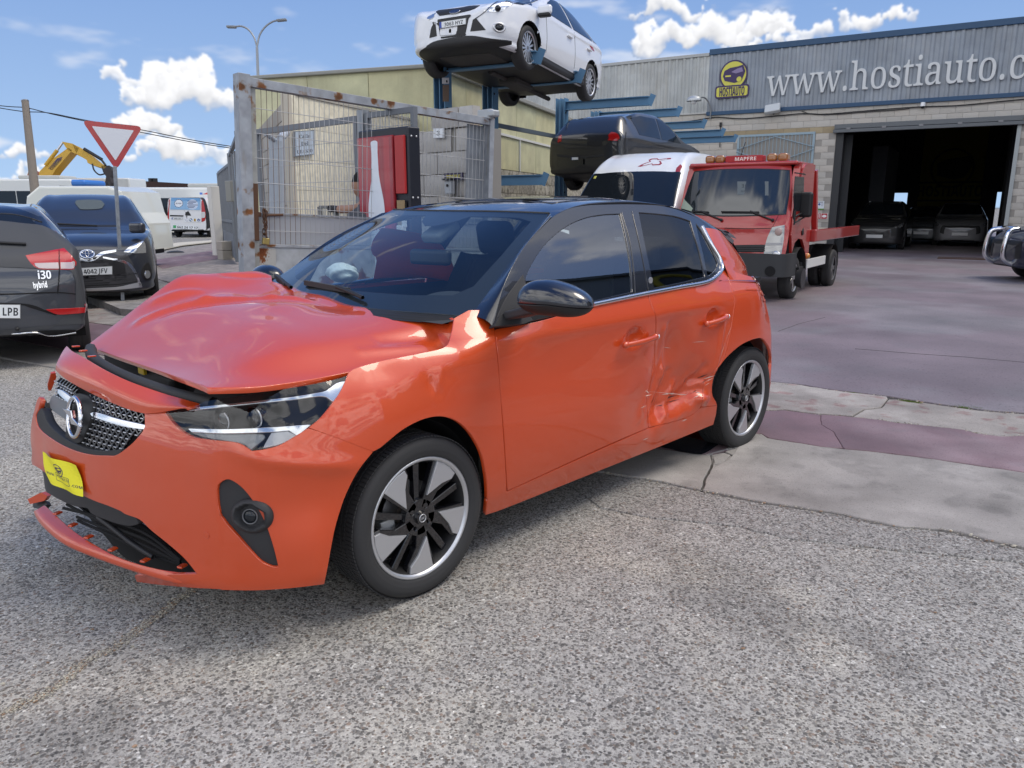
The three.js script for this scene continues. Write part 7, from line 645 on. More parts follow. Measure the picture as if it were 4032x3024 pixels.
{ // coaches and box van across the road, far roof, digger
  const coach = (x0, x1, top, d, lb, capX, o = {}) => { const A = atD(x0, 818, d).setY(0), B = atD(x1, 818, d * (o.k ?? 1)).setY(0), H = 3.2, l = B.clone().sub(A), L = l.length(), ex = l.normalize(), ez = ex.clone().cross(V(0, 1, 0)); const c = A.clone().lerp(B, .5), yt = 1.43 + (818 - top) * d / 3028, k = yt / H, MX = frame(A, ex, V(0, 1, 0), ez), t = thing('coach', lb, 'coach', c.clone(), null), Lm = (g) => g.applyMatrix4(MX); put(t, 'body', Lm(box(L, yt - .35, 2.5, L / 2, (yt + .35) / 2, -1.25, .12)), paint([.68, .69, .66])); const nw = Math.max(3, Math.round(L / 1.6)), s = ez.dot(CAM.clone().sub(c)) > 0 ? 1 : -1, zf = s > 0 ? .006 : -2.506; for (let i = 0; i < nw; i++) put(t, 'side_window', Lm(box(L / nw - .05, yt * .36, .02, L * (i + .5) / nw, yt * .60, zf, .01)), M.darkglass); put(t, 'lower_stripe', Lm(box(L - .3, .10, .015, L / 2, yt * .34, zf)), std([.3, .32, .33], .5)); for (const q of [.16, .78]) put(t, 'wheel', Lm(new THREE.CylinderGeometry(.48, .48, .3, 24).rotateX(Math.PI / 2).translate(L * q, .48, s > 0 ? -.13 : -2.37)), M.rubber); if (o.pod) put(t, 'roof_pod', Lm(box(L * .3, .22, 1.8, L * o.pod, yt + .10, -1.25, .08)), std([.45, .46, .44], .6)); if (o.cap) put(t, 'front_cap', Lm(box(.9, .36, 2.4, L + .3, yt - .22, -1.25, .15)), std([.04, .18, .55], .4)); if (o.mirror) { const m = V(L + .2, yt - .7, s > 0 ? .2 : -2.7).applyMatrix4(MX); put(t, 'mirror_arm', tube([m.clone().add(V(0, .5, 0)), m.clone().add(V(.1, .3, 0)), m.clone().add(V(0, -.9, 0))], .06, 6, 12), M.silver); } return t; };
  coach(-260, 292, 708, 44, 'white coach at the far left behind the wooden pole', 0, { cap: 1, pod: .75 }); coach(300, 520, 704, 52, 'plain white coach roof between the wooden pole and the give way sign'); coach(490, 1010, 740, 40, 'white coach with dark windows and red blue end, behind the workshop van', 0, { pod: .62, mirror: 0 });
  { const a = atD(850, 764, 39.4), b = atD(800, 764, 39.4); const t = scene.children.filter((o) => o.name.startsWith('coach')).pop(); put(t, 'red_flash', slab([[797, 765], [832, 752], [870, 752], [870, 767]].map((q) => atD(q[0], q[1], 38.9)), .02), std([.5, .05, .05], .4)); put(t, 'blue_flash', slab([[786, 758], [797, 758], [797, 766], [786, 766]].map((q) => atD(q[0], q[1], 38.9)), .02), std([.05, .15, .5], .4)); put(t, 'mirror_arm', tube([[545, 750], [556, 790], [556, 840]].map((q) => atD(q[0], q[1], 38.8)), .05, 6, 14), M.silver); put(t, 'front_cap', slab([[518, 745], [540, 748], [545, 760], [520, 756]].map((q) => atD(q[0], q[1], 38.8)), .2), std([.04, .18, .5], .4)); }
  { const d = 17.5, P = (x, y, k = d) => atD(x, y, k), A = P(108, 818).setY(0), B = P(496, 818).setY(0), yt = P(300, 742).y, ex = B.clone().sub(A), L = ex.length(); ex.normalize(); const ez = ex.clone().cross(V(0, 1, 0)), s = ez.dot(CAM.clone().sub(A)) > 0 ? 1 : -1, MX = frame(A, ex, V(0, 1, 0), ez), t = thing('cream_van', 'cream coloured tall van standing behind the dark hybrid hatchback', 'van', A.clone().lerp(B, .5)), Lm = (g) => g.applyMatrix4(MX); const pr = [[0, .5], [L + .12, .5], [L + .10, 1.05], [L - .02, 1.3], [L - .10, yt - .1], [L - .35, yt], [.35, yt], [.08, yt - .2], [0, 1.3]]; put(t, 'body', Lm(extr(pr, 1.9, .05).translate(0, 0, s > 0 ? -1.9 : 0)), paint([.70, .71, .64])); put(t, 'roof_seam', Lm(box(.03, .012, 1.7, .75, yt + .055, s > 0 ? -.95 : .95)), M.black); put(t, 'side_window', Lm(box(.8, .42, .02, L - .75, yt - .55, s > 0 ? .056 : -.056)), M.darkglass); for (const q of [.5, L - .5]) put(t, 'wheel', Lm(new THREE.CylinderGeometry(.33, .33, .24, 24).rotateX(Math.PI / 2).translate(q, .33, s > 0 ? -.1 : .1)), M.rubber); put(t, 'lower_body', Lm(box(L - .1, .24, 1.8, L / 2, .44, s > 0 ? -.95 : .95)), M.black); }
  { const d = 62, t = thing('far_shed', 'long low building with a dark brown roof edge behind the coaches', 'building', atD(680, 818, d).setY(0)); const ra = [[470, 722], [660, 733], [870, 745]].map((q) => atD(q[0], q[1], d)); for (let i = 0; i < 2; i++) { put(t, 'roof_edge', bar(ra[i], ra[i + 1], 5, .55, V(0, 1, 0)), std([.045, .022, .018], .8)); const a = ra[i].clone(), b = ra[i + 1].clone(); put(t, 'wall', slab([a.clone().add(V(0, -.3, 0)), b.clone().add(V(0, -.3, 0)), b.clone().setY(0), a.clone().setY(0)], .3), std([.22, .2, .19], .9)); } for (const q of [[597, 722], [610, 722]]) { const p = atD(q[0], q[1], d); put(t, 'vent', box(.35, .8, .35, p.x, p.y, p.z), M.black); } }
  { const d = 50, P = (q) => atD(q[0], q[1], d), t = thing('excavator', 'yellow excavator arm with a dark grab rising behind the coaches', 'excavator', P([170, 818]).setY(0)), ye = std([.52, .31, .03], .55), C = CL, pts = (l) => C(l).map(P); const sl = (n, l, th, m) => put(t, n, slab(pts(l), th), m);
    sl('boom', [[228, 605], [235, 565], [300, 500], [405, 425], [428, 440], [330, 555], [298, 605]], .7, ye); sl('boom', [[368, 388], [430, 400], [470, 430], [450, 462], [405, 440], [392, 425]], .7, ye); sl('stick', [[430, 402], [470, 420], [540, 470], [600, 520], [632, 535], [620, 548], [575, 535], [520, 515], [515, 498], [455, 462]], .5, ye); const rod2 = (a, b, r, m, n) => { const q = pts([a, b]); put(t, n, rod(q[0], q[1], r, r, 8), m); }; rod2([270, 530], [340, 440], .12, ye, 'ram'); rod2([340, 440], [372, 395], .07, M.silver, 'ram_rod'); rod2([500, 432], [605, 495], .11, M.black, 'ram'); rod2([600, 492], [628, 530], .07, M.black, 'ram_rod'); sl('maker_board', [[285, 550], [340, 488], [372, 478], [365, 500], [310, 560]], .72, std([.04, .05, .22], .5)); sl('board_letters', [[315, 528], [340, 505], [348, 512], [322, 538]], .74, std([.5, .42, .1], .5)); sl('grab', [[600, 532], [650, 530], [664, 560], [655, 600], [662, 630], [650, 664], [628, 660], [625, 625], [630, 595], [612, 570]], .6, std([.035, .03, .03], .8)); sl('grab_jaw', [[622, 622], [650, 625], [655, 664], [628, 664]], .7, std([.16, .16, .16], .7)); const h = pts([[548, 520], [560, 560], [590, 585], [620, 580]]); put(t, 'hose', tube(h, .05, 5, 20), M.black); sl('cab', [[158, 600], [170, 560], [182, 545], [200, 560], [215, 605]], 1.5, std([.28, .10, .05], .6)); put(t, 'machine_body', box(5, 1.6, 3, P([200, 760]).x, 1.4, P([200, 760]).z, .2), ye); }
}
// ---------------------------------------------------------------- the crashed orange hatchback
const G2 = (a, b) => Math.exp(-a * a - b * b);
const seg = (x, y, x0, y0, x1, y1, w, amp) => { const dx = x1 - x0, dy = y1 - y0, t = clamp(((x - x0) * dx + (y - y0) * dy) / (dx * dx + dy * dy), 0, 1), q = Math.hypot(x - x0 - t * dx, y - y0 - t * dy) / w; return q > 3 ? 0 : amp * Math.exp(-q * q) * (0.55 + 0.45 * Math.sin(Math.PI * clamp(t, 0.05, 0.95))); };
const ORANGE = paint([0.56, 0.056, 0.004], 0.05, 0.42);
const car = thing('crashed_hatchback', 'crashed orange hatchback with buckled bonnet, broken front bumper and dented rear door', 'car', V(-1.27, 0, 0));

// body sides, nose and tail as one skin: plan curve (u) by height (v = 5 y)
const ZONES = {
  door: [.085, .062, .034, .012, .002, .004, .008, .008, .005, .000, .014, .040, .075], fender: [.085, .06, .03, .008, -.004, -.004, .006, .030, .070, .105, .140, .19, .27], corner: [.05, .01, 0, 0, .008, .022, .05, .085, .13, .18, .23, .3, .4],
  nose: [.03, 0, .005, .015, .032, .048, .075, .115, .16, .2, .25, .3, .4], rearq: [.06, .05, .03, .008, -.006, -.006, 0, .006, .012, .02, .035, .07, .13], end: [.03, .01, 0, 0, .01, .02, .04, .07, .10, .13, .16, .2, .26],
};
ZONES.shoulder = [.085, .06, .032, .010, .000, .002, .008, .012, .020, .048, .105, .185, .27];
const ROWS = [.16, .22, .30, .42, .55, .66, .75, .82, .88, .925, .965, 1.02, 1.10];
const PLAN = [[.70, .88, 'corner'], [.83, .80, 'corner'], [.885, .62, 'nose', 'corner'], [.905, .40, 'nose'], [.90, .15, 'nose'], [.87, -.08, 'nose'], [.82, -.30, 'nose'], [.76, -.50, 'nose'], [.69, -.66, 'nose', 'corner'], [.60, -.775, 'corner'], [.48, -.845, 'corner'], [.34, -.868, 'corner', 'fender'], [.18, -.874, 'fender'], [0, -.878, 'fender', 'shoulder'], [-.2, -.876, 'shoulder'], [-.40, -.872, 'door', 'shoulder'], [-.7, -.868, 'door'], [-1.05, -.866, 'door'], [-1.4, -.867, 'door'], [-1.75, -.870, 'door'], [-2.05, -.876, 'door', 'rearq'], [-2.3, -.882, 'rearq'], [-2.54, -.882, 'rearq'], [-2.75, -.862, 'rearq', 'end'], [-2.915, -.805, 'end'], [-3.05, -.70, 'end'], [-3.15, -.5, 'end'], [-3.2, -.25, 'end'], [-3.21, 0, 'end']];
const NP = PLAN.length, planX = spline1(PLAN.map((_, i) => i), PLAN.map((p) => p[0])), planZ = spline1(PLAN.map((_, i) => i), PLAN.map((p) => p[1]));
const colIn = PLAN.map((p) => spline1(ROWS, ROWS.map((_, j) => (p[3] ? (ZONES[p[2]][j] + ZONES[p[3]][j]) / 2 : ZONES[p[2]][j]))));
function crush(x, y, nose) {                                  // dents pressed into the left side
  if (nose) return 0; let d = 0;
  d -= 0.075 * G2((x + 1.74) / 0.24, (y - 0.50) / 0.17); d -= 0.04 * G2((x + 1.62) / 0.13, (y - 0.72) / 0.12); d -= 0.03 * G2((x + 1.55) / 0.07, (y - 0.45) / 0.15);
  d += seg(x, y, -1.57, .83, -1.60, .60, .025, .018); d += seg(x, y, -1.60, .62, -1.52, .42, .03, .024); d += seg(x, y, -1.68, .60, -1.60, .36, .022, -.018); d += seg(x, y, -1.74, .52, -1.66, .38, .025, .024); d += seg(x, y, -1.85, .47, -1.98, .58, .03, -.02);
  d += seg(x, y, -1.55, .40, -1.95, .46, .035, -.022); d += seg(x, y, -1.60, .33, -1.98, .38, .04, .012); d += seg(x, y, -1.93, .42, -2.01, .40, .03, .03); d += seg(x, y, -1.88, .52, -2.04, .52, .02, -.014); d += seg(x, y, -1.60, .86, -1.57, .55, .015, -.010);
  d -= 0.016 * G2((x + 1.38) / 0.12, (y - 0.47) / 0.16); d += seg(x, y, -1.45, .52, -1.40, .40, .02, .008); d += seg(x, y, -2.07, .52, -2.12, .78, .022, .009); d += seg(x, y, -2.10, .54, -2.17, .80, .022, -.010);
  const near = G2((x + 1.75) / 0.33, (y - 0.44) / 0.2); d += near * 0.016 * (fbm(x * 13, y * 13, 3, 0, 3) - 0.5);
  d += seg(x, y, -.02, .845, -.06, .775, .018, -.006); d += seg(x, y, -.09, .86, -.05, .77, .018, .004);   // fender buckled by the bonnet corner
  d += seg(x, y, -.30, .905, .12, .83, .03, .004);
  return d;
}
const handles = [[K5([[905, 872]])[0], 0], [K5([[1375, 752]])[0], 1]], hollows = [];
const BODY = new Surf((u, v) => {
  const y = v / 5, i = clamp(Math.floor(u), 0, NP - 2), t = clamp(u - i, 0, 1), s = t * t * (3 - 2 * t), inset = lerp(colIn[i](y), colIn[i + 1](y), s);
  const x = planX(u), z = planZ(u), e = 0.02; let tx = planX(u + e) - planX(u - e), tz = planZ(u + e) - planZ(u - e); const l = Math.hypot(tx, tz); tx /= l; tz /= l; // travelling from the right of the nose to the left side: outward is (-tz, tx) turned
  let d = -inset; if (u > 11) d += crush(x, y, false);
  for (const h of hollows) d -= 0.024 * Math.exp(-Math.pow(((x - h.x) / 0.062) ** 2 + ((y - h.y) / 0.042) ** 2, 2));
  // bumper: crease that runs from the lamp down to the lower corner, and a plate recess
  if (u < 12.5 && u > 5) { d += 0.010 * Math.exp(-(((y - (0.665 - 0.030 * (u - 9))) / 0.030) ** 2)) * sstep(u, 7.5, 9) * (1 - sstep(u, 10.5, 12)); d -= 0.016 * G2((u - 9.9) / 1.3, (y - 0.50) / 0.10) * (u > 8 ? 1 : 0); }
  return V(x - tz * d, y, z + tx * d);
}, [0, NP - 1, 0.8, 5.5], 0.1, 1);
// outward must point away from the car
{ const q = BODY.p(17, 2.5), n = BODY.n(17, 2.5); if (n.z > 0) BODY.sign = -1; }
for (const [q, k] of handles) { const p = BODY.at(q[0], q[1]); hollows.push({ x: p.x, y: p.y }); BODY.s = null; }

const BC = { cell: [0.1, 0.075], thick: 0.018 };
const fenderPx = [...K3([[820, 262, 1], [850, 225], [1000, 180], [1200, 140, 1]]), ...K4([[1385, 1230], [1435, 1130], [1455, 1020, 1], [1560, 962, 1], [1744, 957, 1], [1742, 1080]]), ...K3([[1672, 180], [1690, 400], [1711, 700], [1724, 930, 1], [1617, 966, 1], [1613, 850], [1590, 720], [1550, 630], [1500, 560], [1440, 512], [1370, 489], [1300, 491], [1220, 516], [1130, 566], [1060, 622], [1005, 667], [965, 688, 1], [880, 656], [740, 602], [603, 553, 1], [660, 508], [720, 440], [770, 370], [803, 305]])];
put(car, 'front_fender', cut(BODY, fenderPx, BC), ORANGE, 'orange front fender wrinkled beside the bonnet corner');
const doorF = K5([[75, 826, 1], [330, 780], [640, 694], [981, 624, 1], [1000, 680], [1024, 740], [1028, 800], [1022, 900], [1018, 1000], [1003, 1100], [984, 1190], [974, 1250], [977, 1330], [984, 1408, 1], [700, 1530], [151, 1781, 1], [143, 1650], [128, 1400], [110, 1200], [95, 980]]);
const doorR = K5([[988, 622, 1], [1180, 588], [1342, 556], [1400, 518], [1441, 468, 1], [1470, 560], [1497, 650], [1488, 720], [1476, 800], [1455, 900], [1426, 990], [1388, 1060], [1347, 1098, 1], [1312, 1122, 1], [1306, 1200], [1298, 1280], [1265, 1318], [1180, 1358], [988, 1406, 1], [982, 1330], [980, 1255], [990, 1190], [1009, 1100], [1024, 1000], [1028, 900], [1034, 800], [1030, 740], [1006, 680]]);
const front_door = put(car, 'front_door', cut(BODY, doorF, BC), ORANGE), rear_door = put(car, 'rear_door', cut(BODY, doorR, { ...BC, cell: [0.06, 0.05] }), ORANGE, 'orange rear door with a deep crumpled dent and scrapes');
const archR = K5([[1392, 1276, 1], [1386, 1255], [1366, 1220], [1362, 1170], [1376, 1100], [1410, 1040], [1460, 980], [1530, 920], [1600, 885], [1660, 875], [1688, 905], [1706, 938], [1717, 985], [1713, 1060], [1703, 1140, 1]]);
const qEnd = (y) => ({ p: [27.9, y * 5] });
put(car, 'rear_quarter', cut(BODY, [...K5([[1444, 466, 1], [1474, 560], [1501, 650], [1492, 720], [1480, 800], [1459, 900], [1430, 990], [1392, 1062], [1350, 1102, 1], [1316, 1126, 1], [1310, 1200], [1302, 1284, 1]]), ...archR, { p: [24.2, 0.345 * 5] }, qEnd(.345), qEnd(.93), { p: [25, 4.72] }, { p: [23.6, 4.86] }, { p: [22.4, 5.1] }, { p: [21.6, 5.28] }], BC), ORANGE);
put(car, 'rear_bumper', panel(BODY, rectLoop(23.7, 27.9, 0.2 * 5, 0.34 * 5), BC), ORANGE);
put(car, 'sill', cut(BODY, [[1920, 1970, 1], [2000, 1936, 1], [2553, 1688, 1], ...K5([[1180, 1362], [1268, 1322], [1302, 1290, 1], [1392, 1280, 1], [1386, 1330, 1], [1370, 1390, 1]]), [2600, 1757], [2300, 1877], [2000, 1997], [1914, 2027, 1]], BC), ORANGE);
{ // scrapes in the paint
  const pale = [], dark = [], S = BODY.off(.0012), sl = (a, b, w, L) => { const q = K5([a, [(a[0] + b[0]) / 2 + w, (a[1] + b[1]) / 2 - w * 1.5], b, [(a[0] + b[0]) / 2 - w, (a[1] + b[1]) / 2 + w * 1.5]]).map((z) => S.at(z[0], z[1])); L.push(quad(q[0], q[1], q[2], q[3])); };
  for (const [a, b, w] of [[[952, 1222], [1004, 1212], 2], [[958, 1200], [985, 1180], 1.5], [[966, 1186], [990, 1206], 1.5], [[1002, 1232], [1030, 1190], 2.5], [[936, 1292], [975, 1276], 2], [[1060, 1212], [1142, 1202], 3], [[1100, 1206], [1136, 1212], 2], [[1185, 1228], [1225, 1200], 1.5], [[1250, 1232], [1300, 1212], 3], [[1262, 1196], [1300, 1206], 2], [[1308, 1120], [1382, 1098], 3], [[1320, 1138], [1372, 1112], 2], [[1318, 1160], [1350, 1140], 2], [[1240, 902], [1330, 895], 1], [[1070, 930], [1120, 936], 1], [[1480, 800], [1440, 900], 2], [[1440, 900], [1410, 1000], 2], [[1180, 1370], [1215, 1358], 3], [[950, 1482], [985, 1468], 2.5]]) sl(a, b, w, pale);
  for (const [a, b, w] of [[[1040, 1246], [1160, 1214], 3], [[1080, 1262], [1170, 1240], 2], [[1030, 1280], [1100, 1270], 2], [[1270, 1116], [1340, 1090], 3], [[1290, 1150], [1340, 1118], 2.5], [[1230, 1210], [1280, 1180], 2], [[1000, 1268], [1024, 1220], 1.5]]) sl(a, b, w, dark);
  tag(put(car, 'paint_scrape', merge(pale), std([.60, .42, .36], .8)), null, null, null, 'stuff'); tag(put(car, 'paint_scrape', merge(dark), std([.06, .03, .03], .8)), null, null, null, 'stuff');
}
// the far side, undamaged and mostly unseen
{
  const far = (a, b, c, d) => panel(new Surf((u, v) => { const p = BODY.fn(u, v); return p; }, BODY.range, BODY.cell, BODY.sign), rectLoop(a, b, c * 5, d * 5, 10), { cell: [0.25, 0.2], thick: 0.015, mirror: true });
  put(car, 'front_fender', far(11.5, 15.1, .70, .95), ORANGE); put(car, 'front_door', far(15.15, 18.1, .24, 1.0), ORANGE); put(car, 'rear_door', far(18.15, 20.4, .24, 1.0), ORANGE); put(car, 'rear_quarter', far(20.45, 27.9, .68, 1.02), ORANGE); put(car, 'sill', far(15, 20.4, .17, .235), ORANGE);
}
// front bumper skin with lower opening; left narrow band by the plate
const bumperPx = [...K3([[963, 692, 1], [900, 770], [850, 850], [803, 950], [772, 1040], [747, 1130], [727, 1230], [706, 1350], [687, 1443, 1], [500, 1465], [300, 1478], [100, 1475]]), ...K2([[1357, 1540], [1150, 1530], [950, 1512], [812, 1494, 1], [800, 1462, 1], [1172, 1450, 1], [1100, 1360], [1000, 1270], [900, 1190], [830, 1125], [740, 1090]]), ...K6([[790, 850], [700, 812], [600, 775], [450, 702], [330, 622], [240, 560], [210, 545, 1], [204, 520], [209, 470], [199, 380], [204, 290], [214, 230], [226, 190], [240, 130], [254, 106, 1], [264, 130, 1], [250, 185], [232, 220], [240, 290], [270, 332], [320, 372], [400, 422], [500, 464], [600, 487], [700, 492], [762, 486], [860, 412], [932, 330], [946, 300], [945, 205, 1], [1075, 202, 1]]), ...K1([[1062, 1042], [1130, 1107], [1200, 1142], [1300, 1158], [1450, 1172], [1500, 1188], [1562, 1228, 1], [1650, 1217], [1740, 1192], [1830, 1142]]), ...K3([[598, 560, 1], [740, 607], [880, 661]])];
const fogPx = K3([[74, 905], [90, 868], [128, 846], [165, 853], [230, 902], [300, 992], [350, 1082], [390, 1190], [415, 1280], [430, 1347, 1], [398, 1350], [330, 1320], [260, 1250], [190, 1170], [120, 1090], [85, 1020]]);
const bumper = put(car, 'front_bumper', cut(BODY, bumperPx, { ...BC, holesPx: [fogPx] }), ORANGE, 'orange front bumper skin torn off on the right');
{ // fog lamp bezel: recessed panel, hooded pod, lamp
  const S = BODY.off(-0.012); put(car, 'fog_lamp_bezel', cut(S, fogPx, { ...BC, thick: 0.03 }), M.plastic);
  const c = BODY.off(0.0).at(...K3([[250, 1065]])[0]), n = BODY.n(...BODY.find(...K3([[250, 1065]])[0])), ex = V(0, 1, 0).cross(n).normalize(), ey = n.clone().cross(ex);
  const m4 = (d, x = 0, y = 0) => frame(c.clone().addScaledVector(n, d).addScaledVector(ex, x).addScaledVector(ey, y), ex, ey, n), hood = new THREE.SphereGeometry(1, 32, 20), hp = hood.attributes.position; for (let i = 0; i < hp.count; i++) { const r = Math.hypot(hp.getX(i), hp.getY(i)), k = r < .62 && hp.getZ(i) > 0 ? -.25 : 1; hp.setXYZ(i, hp.getX(i) * .070, hp.getY(i) * .058, hp.getZ(i) * .034 * k); } hood.computeVertexNormals();
  const pod = put(car, 'fog_lamp', hood.applyMatrix4(m4(-.012, .012, .004)), M.plastic); put(pod, 'lens', new THREE.SphereGeometry(0.022, 20, 12).scale(1, 1, 0.4).applyMatrix4(m4(-.012, .004, 0)), M.darkglass); put(pod, 'lens_ring', new THREE.TorusGeometry(.024, .003, 6, 24).applyMatrix4(m4(-.012, .004, 0)), M.steel);
}
{ const s = BODY.find(...K6([[1350, 1007]])[0]), c = BODY.p(...s), n = BODY.n(...s), ex = V(0, 1, 0).cross(n).normalize(), ey = n.clone().cross(ex); const g = merge([new THREE.TorusGeometry(0.0105, 0.0012, 6, 24), new THREE.CylinderGeometry(0.0095, 0.0095, 0.002, 20).rotateX(Math.PI / 2)]); put(car, 'parking_sensor', g.applyMatrix4(frame(c.addScaledVector(n, 0.0005), ex, ey, n)), ORANGE); }
// lower lip: separate torn strip
{
  const R = (y, k) => [[.64, -.72], [.74, -.52], [.80, -.36], [.87, -.1], [.915, .12], [.922, .32], [.91, .5], [.872, .72]].map(([x, z]) => V(x + k, y, z));
  const S = gridSurf([R(.185, -.02), R(.205, .008), R(.232, .004), R(.246, -.028)], 0.12, 1); if (S.n(3, 1).x < 0) S.sign = -1;
  put(car, 'bumper_lip', cut(S, K2([[1172, 1449, 1], [1000, 1430], [850, 1400], [700, 1350], [560, 1275], [430, 1190], [340, 1110], [262, 1040, 1], [200, 1078, 1], [222, 1130], [270, 1190], [350, 1260], [460, 1330], [580, 1390], [700, 1440], [797, 1468, 1], [812, 1496, 1], [1000, 1516], [1172, 1470, 1]]), { cell: [0.2, 0.3], thick: 0.02 }), ORANGE, 'cracked orange strip under the lower grille');
  // clips along its edge and the torn end
  for (const q of K2([[322, 1105], [412, 1176], [505, 1248], [648, 1322], [840, 1388], [1060, 1424]])) { const p = S.off(0.004).at(...q); put(car, 'broken_clip', box(.030, .008, .022, 0, 0, 0, .003).rotateY(0.4).translate(p.x - .015, p.y + .006, p.z), ORANGE); }
  const P = (x, y, k) => onX(...K2([[x, y]])[0], k);
  put(car, 'torn_bumper_piece', slab([P(180, 1000, .80), P(205, 975, .80), P(262, 960, .76), P(280, 985, .76), P(275, 1010, .76), P(215, 1025, .8), P(190, 1030, .8)], .02), ORANGE, 'torn red end of the bumper hanging at the corner');
  put(car, 'torn_bumper_piece', slab([P(190, 1020, .79), P(270, 1012, .76), P(285, 1035, .76), P(235, 1065, .79), P(205, 1055, .79)], .02), M.black);
}
{ // black crash bar and lower grille behind the opening
  const S = BODY.off(-0.045);
  put(car, 'crash_bar', cut(S, K6([[238, 568, 1], [330, 610], [450, 690], [600, 770], [700, 805], [860, 880], [905, 930, 1], [850, 945], [760, 930], [650, 890], [590, 860], [570, 830], [480, 815], [380, 770], [300, 720], [262, 660]]), { cell: [0.2, 0.15], thick: 0.05 }), M.plastic);
  const D = BODY.off(-0.12); put(car, 'lower_grille', cut(D, K6([[300, 700], [500, 780], [700, 850], [900, 930], [1100, 1090], [1300, 1262], [1000, 1225], [800, 1150], [600, 1050], [440, 940], [340, 850]]), { cell: [0.3, 0.2], thick: 0.01 }), M.deep);
  for (let k = 0; k < 4; k++) { const t = k / 3, L = K6([[380 + 40 * t, 800 + 70 * t], [700 + 60 * t, 905 + 120 * t], [960 + 60 * t, 1000 + 150 * t], [1180, 1170 + 30 * t]]).map((q) => BODY.off(-0.075).at(q[0], q[1])); put(car, 'grille_slat', tube(L, 0.006, 5, 16), M.deep); }
  const seam = K6([[640, 890], [720, 950], [860, 1060], [1000, 1150]]).map((q) => BODY.off(-0.06).at(q[0], q[1])); put(car, 'wiring_loom', tube(seam, 0.009, 6, 20), M.plastic);
}
// upper strip that has come away from the bonnet
{
  const top = [[.63, .80, -.52], [.686, .823, -.3], [.748, .862, 0], [.742, .886, .3], [.694, .887, .58]].map((p) => V(...p)), mid = [[.675, .800, -.52], [.738, .795, -.3], [.795, .820, 0], [.808, .846, .3], [.762, .842, .58]].map((p) => V(...p)), bot = [[.66, .782, -.52], [.748, .756, -.3], [.792, .766, 0], [.822, .792, .3], [.772, .788, .58]].map((p) => V(...p));
  const S = gridSurf([bot, mid, top], 0.12, 1); if (S.n(2, 1).x < 0) S.sign = -1;
  put(car, 'bonnet_edge_strip', cut(S, K1([[1240, 931, 1], [1100, 966], [980, 986], [900, 991, 1], [800, 966], [650, 906], [500, 832], [400, 772], [345, 722, 1], [352, 685], [388, 610], [414, 574, 1], [440, 600], [480, 622], [540, 657], [650, 722], [800, 792], [1000, 862], [1150, 906]]), { cell: [0.12, 0.12], thick: 0.012 }), ORANGE, 'orange strip above the grille, come loose on the right');
  for (const q of K1([[442, 592], [487, 620], [540, 655]])) { const p = S.at(...q); put(car, 'broken_clip', box(.035, .006, .012, 0, 0, 0, .002).rotateY(.6).rotateZ(.15).translate(p.x - .02, p.y + .008, p.z + .005), ORANGE); }
  const P = (q, k) => onX(...K1([q])[0], k);
  put(car, 'torn_bumper_piece', slab([P([345, 735], .76), P([352, 770], .76), P([318, 850], .78), P([300, 850], .79), P([295, 815], .79), P([318, 750], .78)], .015), ORANGE);
}
